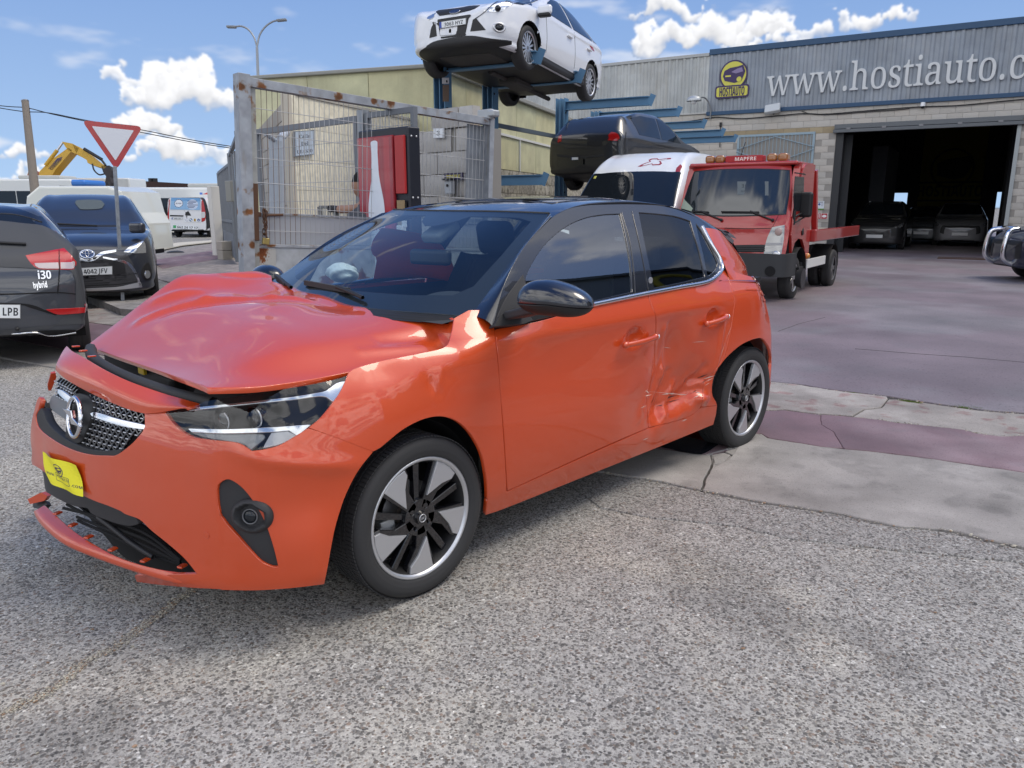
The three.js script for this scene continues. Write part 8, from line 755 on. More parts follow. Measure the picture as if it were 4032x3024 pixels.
// grille: mesh, blade, emblem, trim
{
  const gl = [...K6([[946, 212, 1], [946, 300], [930, 332], [860, 412], [762, 486], [700, 492], [600, 487], [520, 466, 1], [505, 400], [520, 300], [560, 200], [600, 120, 1]]), ...K1([[640, 900, 1], [800, 962], [898, 988, 1]])];
  const S = BODY.off(-0.028), grille = put(car, 'grille', cut(BODY.off(-0.05), [...gl.slice(0, 7), ...K6([[420, 440], [470, 250], [430, 130], [380, 40, 1]]), ...K1([[420, 800]]), ...gl.slice(-3)], { cell: [0.2, 0.2], thick: 0.01 }), M.deep);
  const ticks = [], bars = [], L = loopOn(S, gl);
  const tip = (u, v, w, h, list, roll, d = 0.004) => { const p = S.p(u, v), n = S.n(u, v), ex = V(0, 1, 0).cross(n).normalize(), ey = n.clone().cross(ex); list.push(box(w, h, .010, 0, 0, 0, h * 0.3).rotateZ(roll).applyMatrix4(frame(p.addScaledVector(n, d), ex, ey, n))); };
  for (let r = 0; r < 14; r++) for (let c = 0; c < 40; c++) { const u = 3.6 + c * 0.145 + (r % 2) * 0.0725, v = 2.70 + r * 0.098; if (!inPoly(L, u, v)) continue; tip(u, v, .016, .0042, ticks, 0, .008); tip(u + 0.036, v + 0.049, .030, .007, bars, 0.75, 0); tip(u - 0.036, v + 0.049, .030, .007, bars, -0.75, 0); }
  for (let r = 0; r < 5; r++) for (let c = 0; c < 8; c++) { const q = K6([[378 + c * 17 + (r % 2) * 8, 8 + r * 22 + c * 9]])[0]; const [u, v] = S.find(...q); if (c < 7) { tip(u, v, .014, .004, ticks, 0, .008); tip(u + .036, v + .049, .028, .006, bars, .75, 0); } }
  tag(put(grille, 'grille_tip', merge(ticks), M.silver), null, null, null, 'stuff'); tag(put(grille, 'grille_mesh', merge(bars), M.gloss), null, null, null, 'stuff');
  const blade = (pts) => cut(BODY.off(-0.006), K6(pts), { cell: [0.15, 0.08], thick: 0.02 });
  put(car, 'grille_blade', blade([[578, 212], [620, 208], [760, 250], [942, 292], [940, 314], [800, 296], [680, 262], [588, 228]]), M.chrome); put(car, 'grille_blade', blade([[368, 52], [390, 60], [470, 125], [455, 150], [400, 112], [364, 72]]), M.chrome);
  put(car, 'emblem_bracket', cut(BODY.off(-0.03), K6([[340, 100], [400, 105], [530, 210], [520, 320], [430, 255], [330, 175]]), { cell: [0.2, 0.12], thick: 0.04 }), std([0.16, 0.17, 0.18], 0.5), 'grey plastic bracket bared behind the badge');
  put(car, 'emblem_backing', cut(BODY.off(-0.012), K6([[470, 105], [560, 95], [600, 150], [590, 240], [560, 330], [520, 400], [440, 400], [430, 330]]), { cell: [0.1, 0.1], thick: 0.03 }), M.black);
  const f = BODY.find(...K6([[487, 237]])[0]), q0 = K6([[487, 237]])[0], c = atD(q0[0], q0[1], BODY.off(0.02).p(...f).sub(CAM).dot(FWD)), n = V(.975, .16, .03).normalize(); const ex = V(0, 1, 0).cross(n).normalize(), ey = n.clone().cross(ex);
  const em = put(car, 'emblem', new THREE.TorusGeometry(0.071, 0.0085, 10, 48).applyMatrix4(frame(c, ex, ey, n)), M.chrome);
  put(em, 'emblem_bolt', extr([[-.104, .013], [-.006, .021], [.014, -.001], [.104, -.013], [.006, -.021], [-.014, .001]], .010, .003).applyMatrix4(frame(c, ex, ey, n)), M.chrome);
  put(car, 'grille_trim', cut(BODY.off(-0.004), K6([[262, 180, 1], [280, 215], [300, 270], [345, 325], [420, 385], [500, 425], [580, 452], [690, 462], [780, 452], [762, 484, 1], [700, 490], [600, 484], [500, 462], [400, 420], [320, 370], [270, 330], [240, 280], [232, 222], [245, 190]]), { cell: [0.15, 0.1], thick: 0.03 }), M.plastic);
  for (const q of [[290, 150], [318, 170], [300, 205]]) { const p = onX(...K6([q])[0], .80); put(car, 'broken_clip', box(.02, .035, .012, 0, 0, 0, .004).rotateX(.5).translate(p.x, p.y, p.z), M.black); }
}
{ // yellow trade plate card
  const tex = canvasTex(512, 340, (g, w, h) => { g.fillStyle = '#e6dc1e'; g.fillRect(0, 0, w, h); for (let i = 0; i < 260; i++) { g.fillStyle = `rgba(${120 + (i % 5) * 20},110,10,0.10)`; g.fillRect((i * 97) % w, (i * 61) % h, 2 + (i % 14), 1 + (i % 3)); } drawBadge(g, 270, 128, 62, '#2a1f4a', '#d9cf20'); g.fillStyle = '#2a2440'; g.font = 'bold 40px sans-serif'; g.fillText('WWW.', 30, 236); g.fillText('.COM', 408, 262); g.lineWidth = 6; g.strokeStyle = '#2a2440'; g.beginPath(); g.roundRect(165, 180, 225, 88, 14); g.stroke(); g.font = 'bold 44px sans-serif'; g.fillText('HOSTI', 176, 226, 130); g.fillText('AUTO', 292, 226, 94); g.font = 'bold 22px sans-serif'; });
  const S = BODY.off(0.014), [a, b, c, d] = K6([[270, 462], [500, 550], [548, 757], [325, 655]]).map((q) => S.at(q[0], q[1]));
  const g = quad(a, b, c, d, 16, 10), p = g.attributes.position, uv = g.attributes.uv, n = S.n(...S.find(250, 1860)); for (let i = 0; i < p.count; i++) { const w = 0.006 * Math.sin(uv.getX(i) * 9 + uv.getY(i) * 4) + 0.012 * Math.sin(Math.PI * uv.getX(i)); p.setXYZ(i, p.getX(i) + n.x * w, p.getY(i) + n.y * w, p.getZ(i) + n.z * w); } g.computeVertexNormals();
  const card = new THREE.Mesh(); solo('trade_plate', g, std(0xffffff, 0.7, 0, { map: tex }), 'yellow paper trade plate with web address stuck on the orange front bumper', 'sign');
}
function drawBadge(g, x, y, r, ink, bg) {                     // round badge with a crashed car drawing
  g.save(); g.translate(x, y); g.scale(r / 100, r / 100); g.fillStyle = ink; g.beginPath(); g.arc(0, 0, 112, 0, 7); g.fill(); g.fillStyle = bg; g.beginPath(); g.arc(0, 0, 98, 0, 7); g.fill(); g.fillStyle = ink;
  g.beginPath(); g.moveTo(-78, -28); g.lineTo(-30, -52); g.lineTo(30, -60); g.lineTo(70, -70); g.lineTo(92, -20); g.lineTo(66, 48); g.lineTo(10, 62); g.lineTo(-70, 40); g.lineTo(-86, 8); g.closePath(); g.fill();
  g.fillStyle = bg; g.beginPath(); g.moveTo(-20, -24); g.lineTo(34, -46); g.lineTo(62, -50); g.lineTo(74, -20); g.lineTo(20, -8); g.closePath(); g.fill(); g.fillRect(-66, 2, 46, 12); g.beginPath(); g.arc(48, 36, 20, 0, 7); g.fill(); g.fillStyle = ink; g.beginPath(); g.arc(48, 36, 11, 0, 7); g.fill(); g.fillStyle = bg; g.fillRect(-60, 24, 60, 7); g.restore();
}
// headlamp
const lampPx = [...K1([[1026, 990, 1], [1062, 1040], [1130, 1104], [1200, 1139], [1300, 1155], [1450, 1169], [1500, 1185], [1560, 1224, 1], [1650, 1213], [1740, 1188], [1830, 1138], [1920, 1078, 1]]), ...K3([[656, 508], [716, 440], [766, 370], [800, 308], [818, 262, 1], [700, 292], [400, 345], [0, 408]]), ...K1([[1240, 938]])];
{
  const lamp = put(car, 'headlight', cut(BODY.off(-0.05), lampPx, { cell: [0.15, 0.1], thick: 0.02 }), M.deep, 'left headlight, clear cover over a black housing');
  put(lamp, 'lens', cut(BODY.off(0.001), lampPx, { ...BC, thick: 0.004 }), M.lens);
  put(lamp, 'light_strip', cut(BODY.off(-0.010), [...K1([[1176, 960, 1], [1500, 925], [1800, 893], [1960, 868]]), ...K3([[700, 345], [760, 302], [806, 290, 1], [770, 360], [738, 404, 1], [700, 376], [660, 372]]), ...K1([[1960, 884], [1800, 905], [1500, 936], [1176, 972, 1]])], { cell: [0.15, 0.06], thick: 0.012 }), M.lamp);
  put(lamp, 'light_strip', cut(BODY.off(-0.008), K1([[1172, 1088, 1], [1400, 1092], [1700, 1080], [1930, 1064, 1], [1850, 1130, 1], [1800, 1096, 1], [1672, 1106], [1400, 1114], [1190, 1106, 1]]), { cell: [0.12, 0.06], thick: 0.014 }), M.lamp);
  put(lamp, 'light_strip', cut(BODY.off(-0.010), K1([[1690, 1116, 1], [1790, 1106, 1], [1846, 1132, 1], [1740, 1182], [1640, 1204, 1]]), { cell: [0.12, 0.06], thick: 0.014 }), std([.34, .35, .37], .25, .3));
  put(lamp, 'light_strip', cut(BODY.off(-0.02), K1([[1190, 1112, 1], [1400, 1124], [1640, 1130], [1560, 1216, 1], [1500, 1176], [1300, 1144]]), { cell: [0.12, 0.08], thick: 0.01 }), std([0.18, 0.19, 0.2], 0.35, 0.4));
  for (const [cx, cy] of [[1400, 1030], [1600, 1010]]) { const c = BODY.off(-0.035).at(...K1([[cx, cy]])[0]), n = V(.92, -.05, -.25).normalize(), ex = V(0, 1, 0).cross(n).normalize(), ey = n.clone().cross(ex); put(lamp, 'projector', merge([new THREE.CylinderGeometry(0.034, 0.030, 0.03, 24, 1, true).rotateX(Math.PI / 2), new THREE.SphereGeometry(0.03, 20, 10).scale(1, 1, .5)]).applyMatrix4(frame(c, ex, ey, n)), M.gloss); put(lamp, 'projector_trim', new THREE.TorusGeometry(0.034, 0.0025, 6, 24, 2.4).rotateZ(-1.4).applyMatrix4(frame(c.clone().addScaledVector(n, .015), ex, ey, n)), M.silver); }
}
// dark filler sheet put in for the shade under the bonnet edge
put(car, 'dark_gap_filler', cut(BODY.off(-0.07), [...K3([[818, 268, 1], [852, 222], [830, 232, 1], [600, 272], [300, 312], [30, 318, 1]]), ...K1([[1240, 800, 1], [1180, 900, 1], [1245, 945, 1]]), ...K3([[0, 412], [400, 350], [700, 298]])], { cell: [0.2, 0.15], thick: 0.02 }), M.black);
put(car, 'front_crossmember', merge([box(.03, .20, 1.30, .50, .73, .08, .01), box(.5, .02, 1.3, .25, .70, .05)]), M.deep);
{ const P = (x, y, z) => V(x, y, z), pts = [P(.60, .80, -.50), P(.66, .815, -.3), P(.70, .835, 0), P(.69, .852, .3), P(.62, .855, .55)];
  put(car, 'bonnet_seal', tube(pts, 0.022, 8, 24), M.rubber); put(car, 'engine_cover', merge([box(.30, .10, .80, .30, .80, .02, .03), box(.14, .12, .30, .50, .76, .05, .02)]), M.plastic); const s = onX(...K1([[885, 725]])[0], .58); put(car, 'warning_sticker', box(.012, .028, .055, s.x, s.y, s.z, .002), std([.55, .38, .02], .5)); }
// bonnet
const HX = [.75, .60, .45, .30, .15, 0, -.15, -.25, -.33, -.50], HZ = [-.80, -.70, -.55, -.30, 0, .30, .50, .70, .80];
const HY = [[.870, .865, .860, .855, .855, .855, .860, .868, .900, .92], [.895, .897, .891, .886, .888, .892, .896, .903, 1.0, 1.03], [.880, .908, .945, .963, .966, .968, .975, .992, 1.03, 1.04], [.850, .893, .955, 1.0, 1.012, 1.018, 1.026, 1.035, 1.043, 1.05], [.80, .868, .948, 1.008, 1.034, 1.044, 1.05, 1.053, 1.055, 1.05], [.78, .85, .945, 1.012, 1.04, 1.035, 1.05, 1.058, 1.06, 1.05], [.76, .845, .94, 1.008, 1.055, 1.06, 1.075, 1.075, 1.07, 1.05], [.73, .835, .932, 1.03, 1.115, 1.12, 1.12, 1.115, 1.075, 1.04], [.70, .81, .90, 1.0, 1.08, 1.09, 1.09, 1.085, 1.05, 1.0]];
const hrow = HY.map((r) => spline1(HX.slice().reverse(), r.slice().reverse()));
const HOOD = new Surf((u, v) => {
  const x = u, z = v; let y = spline1(HZ, hrow.map((f) => f(x)))(z);
  y += seg(x, z, .42, .50, .20, .36, .035, .020) + seg(x, z, .20, .36, .02, .12, .035, .026) + seg(x, z, .02, .12, -.06, -.02, .03, .018);
  y += seg(x, z, .33, .42, .10, .20, .05, -.016) - 0.016 * G2((x + .10) / .10, (z + .16) / .16) + 0.008 * G2((x - .08) / .12, (z + .05) / .12);
  y += seg(x, z, .30, .62, .16, .52, .03, .012) + seg(x, z, -.05, .66, -.22, .60, .03, -.014);
  y += seg(x, z, -.02, -.60, -.26, -.63, .03, -.012) + seg(x, z, .10, -.64, -.20, -.68, .022, .007);
  return V(x, y, z);
}, [-.5, .8, -.82, .82], 0.02, 1); if (HOOD.n(.2, 0).y < 0) HOOD.sign = -1;
{
  const px = [[821, 1526, 1], [1008, 1522], [1216, 1494], [1375, 1463], [1542, 1430], [1678, 1400], [1749, 1378], [1776, 1346, 1], [1792, 1264, 1], [1760, 1234], [1678, 1207], [1542, 1188], [1380, 1167], [1271, 1150], [1146, 1129], [1070, 1108, 1], { p: [-.29, .66] }, { p: [-.27, .70] }, { p: [-.03, .70] }, { p: [.17, .70] }, { p: [.34, .70] }, { p: [.58, .70] }, [355, 1364, 1], [468, 1405], [633, 1459], [785, 1511]];
  put(car, 'bonnet', cut(HOOD, px, { cell: [0.012, 0.012], thick: 0.02 }), ORANGE, 'orange bonnet folded up along its far side');
  put(car, 'bonnet_underside', cut(HOOD.off(-0.016), [{ p: [.58, -.58] }, { p: [-.25, -.62] }, { p: [-.25, .6] }, { p: [.5, .6] }, { p: [.54, 0] }], { cell: [0.04, 0.04], thick: 0.01 }), M.black);
}
// greenhouse: sides
const SIDE = new Surf((u, v) => { const x = u, t = v - 1, b = Math.max(0, -x - 1.9), f = Math.max(0, x + .9); return V(x, v, -(0.838 - 0.40 * t - 0.38 * t * t - 0.10 * b * b - 0.02 * b - 0.05 * f * f)); }, [-2.95, -.25, .93, 1.47], 0.02, 1); if (SIDE.n(-1.4, 1.2).z > 0) SIDE.sign = -1;
const winF = K5([[262, 590, 1], [258, 520], [290, 440], [350, 345], [430, 262], [520, 198], [620, 158], [720, 141], [818, 136, 1], [842, 230], [872, 380], [886, 500], [891, 603, 1], [640, 662], [430, 712], [270, 740, 1]]);
const winR = K5([[926, 128, 1], [1050, 138], [1150, 153], [1234, 180, 1], [1258, 260], [1292, 370], [1322, 514, 1], [1160, 552], [1000, 584, 1], [972, 420], [945, 240]]), winQ = K5([[1266, 194, 1], [1300, 236], [1350, 320], [1390, 405], [1398, 450], [1372, 488], [1336, 511, 1], [1310, 380], [1282, 270]]);
const framePx = [...K5([[62, 812, 1], [160, 792], [330, 765], [640, 690], [981, 622], [1340, 548], [1395, 508], [1436, 462, 1], [1418, 408], [1375, 330], [1330, 240], [1322, 222, 1]]), ...K5([[1432, 282, 1], [1330, 206], [1250, 152], [1100, 98], [870, 62], [600, 82], [470, 128], [395, 180], [250, 335], [130, 560]])];
put(car, 'window_frame', cut(SIDE, framePx, { cell: [0.03, 0.03], thick: 0.02, holesPx: [winF, winR, winQ] }), M.gloss);
put(car, 'side_window', cut(SIDE.off(-0.006), winF, { cell: [0.04, 0.04], thick: 0.003 }), phy([0.62, 0.72, 0.70], 0, 0, { transmission: 1, thickness: 0, ior: 2.6 })); put(car, 'side_window', cut(SIDE.off(-0.006), winR, { cell: [0.04, 0.04], thick: 0.003 }), M.privacy, 'dark tinted rear side window'); put(car, 'side_window', cut(SIDE.off(-0.006), winQ, { cell: [0.04, 0.04], thick: 0.003 }), M.privacy);
put(car, 'window_frame', cut(SIDE, framePx, { cell: [0.06, 0.06], thick: 0.02, holesPx: [winF, winR, winQ], mirror: true }), M.gloss);
for (const [w, m] of [[winF, M.glass], [winR, glassMat([.45, .5, .5])], [winQ, M.privacy]]) put(car, 'side_window', cut(SIDE.off(-0.006), w, { cell: [0.06, 0.06], thick: 0.003, mirror: true }), m);
for (const mir of [false, true]) {
  put(car, 'pillar_cover', cut(SIDE.off(0.004), K5([[824, 132, 1], [880, 126, 1], [930, 350], [976, 600, 1], [906, 614, 1], [898, 480], [872, 300]]), { cell: [0.03, 0.03], thick: 0.006, mirror: mir }), M.gloss); put(car, 'pillar_cover', cut(SIDE.off(0.004), K5([[886, 126, 1], [922, 126, 1], [962, 330], [1016, 586, 1], [984, 596, 1], [940, 360]]), { cell: [0.03, 0.03], thick: 0.006, mirror: mir }), M.gloss);
  { const c = K5([[640, 681], [981, 611], [1160, 577], [1340, 541], [1384, 513], [1421, 462], [1410, 412], [1360, 325], [1302, 214]]).map((q) => SIDE.off(.002).at(q[0], q[1])), g = tube(c, .0115, 8, 90); put(car, 'belt_trim', mir ? mirrorZ(g) : g, M.chrome); }
}
{ const p = SIDE.off(0.008).at(...K5([[998, 534]])[0]); put(car, 'window_badge', new THREE.CylinderGeometry(.016, .016, .004, 20).rotateX(Math.PI / 2).translate(p.x, p.y, p.z), M.silver); }
// roof, windscreen, pillars
const crest = spline1([-3.0, -2.8, -2.6, -2.3, -2.0, -1.7, -1.4, -1.15, -.95, -.7], [1.20, 1.285, 1.355, 1.432, 1.474, 1.487, 1.482, 1.460, 1.412, 1.33]);
const ROOF = new Surf((u, v) => V(u, crest(u) - (0.030 + 0.02 * sstep(-u, 1.9, 2.7)) * (v / .58) ** 2 - 0.02 * (v / .58) ** 6, v), [-2.95, -.75, -.62, .62], 0.02, 1); if (ROOF.n(-1.5, 0).y < 0) ROOF.sign = -1;
const railPx = K5([[395, 172], [470, 125], [600, 80], [740, 64], [870, 60], [1000, 76], [1100, 96], [1250, 150], [1330, 204], [1430, 280]]);
put(car, 'roof', panel(ROOF, [[-2.78, .56], [-2.83, 0], [-2.78, -.56], [-2.6, -.582], [-1.6, -.592], [-1.2, -.585], [-1.01, -.565], [-.955, -.30], [-.94, 0], [-.955, .30], [-1.01, .565], [-1.2, .585], [-1.6, .592], [-2.6, .582]], { cell: [0.04, 0.04], thick: 0.02 }), phy([0.010, 0.012, 0.020], 0.2, 0, { clearcoat: 1, clearcoatRoughness: 0.02 }));
put(car, 'roof_panel', panel(ROOF.off(0.004), rectLoop(-1.75, -1.2, -.42, .42), { cell: [0.06, 0.06], thick: 0.008 }), M.gloss);
{ const g = []; const e = (x, z) => ROOF.off(0.004).p(x, z); put(car, 'spoiler', loft([-.55, -.3, 0, .3, .55].map((z) => ROOF.off(.012).p(-2.62, z)), [-.53, -.3, 0, .3, .53].map((z) => ROOF.off(.012).p(-2.86, z).add(V(0, .02, 0))), 0.012), M.gloss); for (const x of [-1.24, -1.62]) for (const z of [-.25, .25]) { const p = e(x, z); put(car, 'roof_mount', new THREE.CylinderGeometry(.045, .05, .004, 20).translate(p.x, p.y + .002, p.z), M.plastic); } }
const WS = gridSurf([[V(-.36, 1.015, -.73), V(-.20, 1.025, -.40), V(-.14, 1.03, 0), V(-.20, 1.04, .40), V(-.31, 1.055, .72)], [V(-.69, 1.232, -.655), V(-.57, 1.24, -.36), V(-.535, 1.245, 0), V(-.57, 1.25, .36), V(-.66, 1.255, .645)], [V(-1.01, 1.405, -.565), V(-.955, 1.412, -.31), V(-.938, 1.414, 0), V(-.955, 1.416, .31), V(-1.0, 1.42, .56)]], 0.12, 1); if (WS.n(2, 1).y < 0) WS.sign = -1;
{
  const whole = rectLoop(0, 4, 0, 2, 16), clear = [[.40, .30], [.9, .26], [2, .24], [3.2, .24], [3.82, .34], [3.84, 1], [3.80, 1.78], [3.5, 1.88], [2.5, 1.88], [2.35, 1.72], [2.1, 1.60], [1.9, 1.60], [1.65, 1.72], [1.5, 1.88], [.5, 1.88], [.22, 1.80], [.20, 1.0], [.24, .46]];
  put(car, 'windscreen', panel(WS, whole, { cell: [0.1, 0.1], thick: 0.004 }), glassMat([.80, .89, .90], 1.6)); put(car, 'windscreen_border', panel(WS.off(-0.005), whole, { cell: [0.1, 0.1], thick: 0.003, holes: [clear] }), M.black);
  const wa = resample([0, .5, 1, 1.5, 2].map((v) => WS.p(0, v)), 24), fr = resample([...K5([[64, 812], [130, 560], [250, 335], [395, 180]]).map((q) => SIDE.at(q[0], q[1]))], 24);
  put(car, 'front_pillar', loft(wa, fr, 0.022, V(.25, .5, -.83)), M.gloss); put(car, 'front_pillar', mirrorZ(loft(wa, fr, 0.022, V(.25, .5, -.83))), M.gloss);
  const ra = resample(railPx.map((q) => SIDE.at(q[0], q[1])), 40), rb = ra.map((p) => ROOF.p(p.x, -.583)); rb[0] = WS.p(0, 2); put(car, 'roof_rail', loft(ra, rb, 0.010, V(0, .7, -.7)), M.gloss); put(car, 'roof_rail', mirrorZ(loft(ra, rb, 0.010, V(0, .7, -.7))), M.gloss);
  put(car, 'header_seal', tube([0, 1, 2, 3, 4].map((u) => WS.off(-.002).p(u, 2.0)), 0.006, 6, 24), M.rubber);
  put(car, 'cowl', loft([0, 1, 2, 3, 4].map((u) => WS.p(u, 0.0)), [[-.34, .98, -.72], [-.10, 1.0, -.4], [-.05, 1.0, 0], [-.10, 1.0, .4], [-.25, 1.0, .70]].map((p) => V(...p)), 0), M.black);
  const wiper = (pts, bl) => { const P = K4(pts).map((q) => WS.off(.018).at(q[0], q[1])); const w = put(car, 'wiper', tube(P, 0.009, 6, 12), M.black); const B = K4(bl).map((q) => WS.off(.012).at(q[0], q[1])); put(w, 'wiper_blade', merge([bar(B[0], B[1], .018, .022)]), M.rubber); };
  wiper([[790, 870], [700, 830], [640, 805], [600, 790]], [[375, 762], [690, 818]]); wiper([[270, 795], [230, 765], [195, 735], [170, 715]], [[160, 712], [230, 782]]);
}
// tail: rear glass and hatch
{ const up = [-.5, -.25, 0, .25, .5].map((z) => V(-2.80, 1.27, z)), dn = [-.56, -.28, 0, .28, .56].map((z) => V(-2.98, 1.0, z)), bt = [-.58, -.3, 0, .3, .58].map((z) => V(-3.04, .86, z)); put(car, 'rear_window', loft(up, dn, .02, V(-1, .6, 0)), M.privacy); put(car, 'tailgate', loft(dn, bt, .015, V(-1, .3, 0)), ORANGE);
  const cp = resample(K5([[1322, 222], [1345, 300], [1385, 375], [1420, 412], [1444, 466], [1472, 545]]).map((q) => SIDE.at(q[0], q[1]).add(V(0, 0, -.002))), 12), ce = resample([...K5([[1428, 276], [1500, 352], [1560, 440]]).map((q, i) => onZ(q[0], q[1], -.585 - i * .03)), BODY.p(23.9, 4.9), BODY.p(23.2, 4.95)], 12);
  const rp = new Surf((u, v) => { const i = clamp(u, 0, 11.999), k = Math.floor(i), t = i - k, a = cp[k].clone().lerp(cp[k + 1] ?? cp[k], t), b = ce[k].clone().lerp(ce[k + 1] ?? ce[k], t); return a.lerp(b, v).addScaledVector(V(-.3, .35, -.9), 0.12 * v * (1 - v)); }, [0, 12, 0, 1], .1, 1);
  const g = panel(rp, rectLoop(0, 12, 0, 1), { cell: [.5, .1], thick: 0 }); put(car, 'rear_pillar', g, ORANGE); put(car, 'rear_pillar', mirrorZ(g), ORANGE);
  const rs = rp.n(6, .5).dot(V(-2.2, .9, 0).sub(rp.p(6, .5))) > 0 ? .02 : -.02, lg = panel(rp.off(rs), rectLoop(0, 12, 0, 1), { cell: [.5, .1], thick: 0 }); put(car, 'pillar_lining', mirrorZ(lg), M.black);
  const s1 = resample(K5([[1444, 466], [1474, 560], [1480, 585]]).map((q) => BODY.at(q[0], q[1])), 4);
}
{ const px = K5([[1604, 486, 1], [1650, 503], [1690, 533], [1714, 570], [1726, 612, 1], [1700, 602], [1660, 568], [1625, 530]]); put(car, 'tail_light', cut(BODY.off(0.008), px, { cell: [0.08, 0.06], thick: 0.02 }), phy([0.12, 0.01, 0.03], .1, 0, { clearcoat: 1, clearcoatRoughness: 0 })); 
  put(car, 'tail_light', panel(BODY.off(0.008), [[24.2, 4.55], [25.6, 4.5], [26.6, 4.4], [26.6, 4.1], [25.4, 4.15], [24.5, 4.25]], { cell: [.1, .1], thick: .02 }), M.redlens);
  put(car, 'charging_flap', cut(BODY.off(0.0025), K5([[1562, 592], [1576, 571], [1610, 565], [1660, 572], [1702, 602], [1694, 690], [1682, 754], [1640, 766], [1602, 770], [1582, 742], [1570, 680]]), { cell: [0.08, 0.06], thick: 0.006 }), ORANGE); }
// door handles
for (const [a, b] of [[[824, 914], [998, 866]], [[1316, 790], [1434, 748]]]) { const S = BODY.off(0.020), n = 9, P = []; for (let i = 0; i < n; i++) { const t = i / (n - 1), q = K5([[lerp(a[0], b[0], t), lerp(a[1], b[1], t)]])[0], s = BODY.find(...q), p = BODY.p(...s); P.push(p); } for (let i = 1; i < n - 1; i++) P[i].copy(P[0]).lerp(P[n - 1], i / (n - 1)); P.forEach((p, i) => { p.z = -0.884 - 0.014 * Math.sin(Math.PI * i / (n - 1)); }); put(a[0] < 1200 ? front_door : rear_door, 'handle', merge([tube(P, 0.0135, 10, 24), new THREE.SphereGeometry(.0165, 12, 10).scale(1.3, 1, .9).translate(P[0].x, P[0].y, P[0].z), new THREE.SphereGeometry(.0165, 12, 10).scale(1.3, 1, .9).translate(P[n - 1].x, P[n - 1].y, P[n - 1].z)]), ORANGE); put(a[0] < 1200 ? front_door : rear_door, 'handle_cap', new THREE.SphereGeometry(.012, 10, 8).scale(.4, 1, .8).translate(P[n - 1].x - .018, P[n - 1].y, P[n - 1].z - .004), M.chrome); }
// door mirror
{
  const c = atD(...K5([[432, 652]])[0], 2.86), e1 = V(-.34, 0, -.94).normalize(), e2 = V(0, 1, 0), e3 = e1.clone().cross(e2);
  const sph = (keep, k, sc) => { const g = new THREE.SphereGeometry(1, 48, 32), p = g.attributes.position; for (let i = 0; i < p.count; i++) { let x = p.getX(i), y = p.getY(i), z = p.getZ(i); const s = (v, e) => Math.sign(v) * Math.pow(Math.abs(v), e); x = s(x, .8); z = s(z, .85); const top = y > 0 ? 0.074 * (1 - 0.22 * x) : 0.058; y = keep(y); p.setXYZ(i, x * 0.148 * sc, y * top * sc + (x > 0 ? -0.012 * x : .004 * x), z * 0.085 * sc); } g.computeVertexNormals(); return g.applyMatrix4(frame(c, e1, e2, e3)); };
  const m = put(car, 'door_mirror', sph((y) => Math.max(y, -0.12), 1, 1), phy([0.007, 0.008, 0.014], 0.2, 0, { clearcoat: 1, clearcoatRoughness: 0.02 })); put(m, 'mirror_body', sph((y) => Math.min(y, -0.16), 1, 0.985), M.black);
  const S = SIDE.off(0.015), A = K5([[66, 808], [100, 745], [190, 690], [240, 690], [300, 770], [250, 790], [160, 800]]).map((q) => S.at(q[0], q[1])); put(m, 'mirror_foot', slab(A, 0.03), M.plastic);
  put(m, 'mirror_arm', bar(S.at(...K5([[180, 740]])[0]), c.clone().addScaledVector(e1, -.06).add(V(0, -.035, 0)), .10, .035, V(0, 1, 0), .01), M.plastic);
  put(car, 'quarter_trim', cut(SIDE.off(0.002), K5([[66, 800, 1], [140, 640], [240, 500, 1], [262, 590], [268, 745, 1], [160, 790]]), { cell: [0.03, 0.03], thick: 0.01 }), M.plastic);
  const q = K4([[250, 600]])[0], f = onZ(...q, .93); const fm = put(car, 'door_mirror', new THREE.SphereGeometry(1, 24, 16).scale(.08, .07, .12).translate(-.42, 1.06, .93), M.gloss);
}
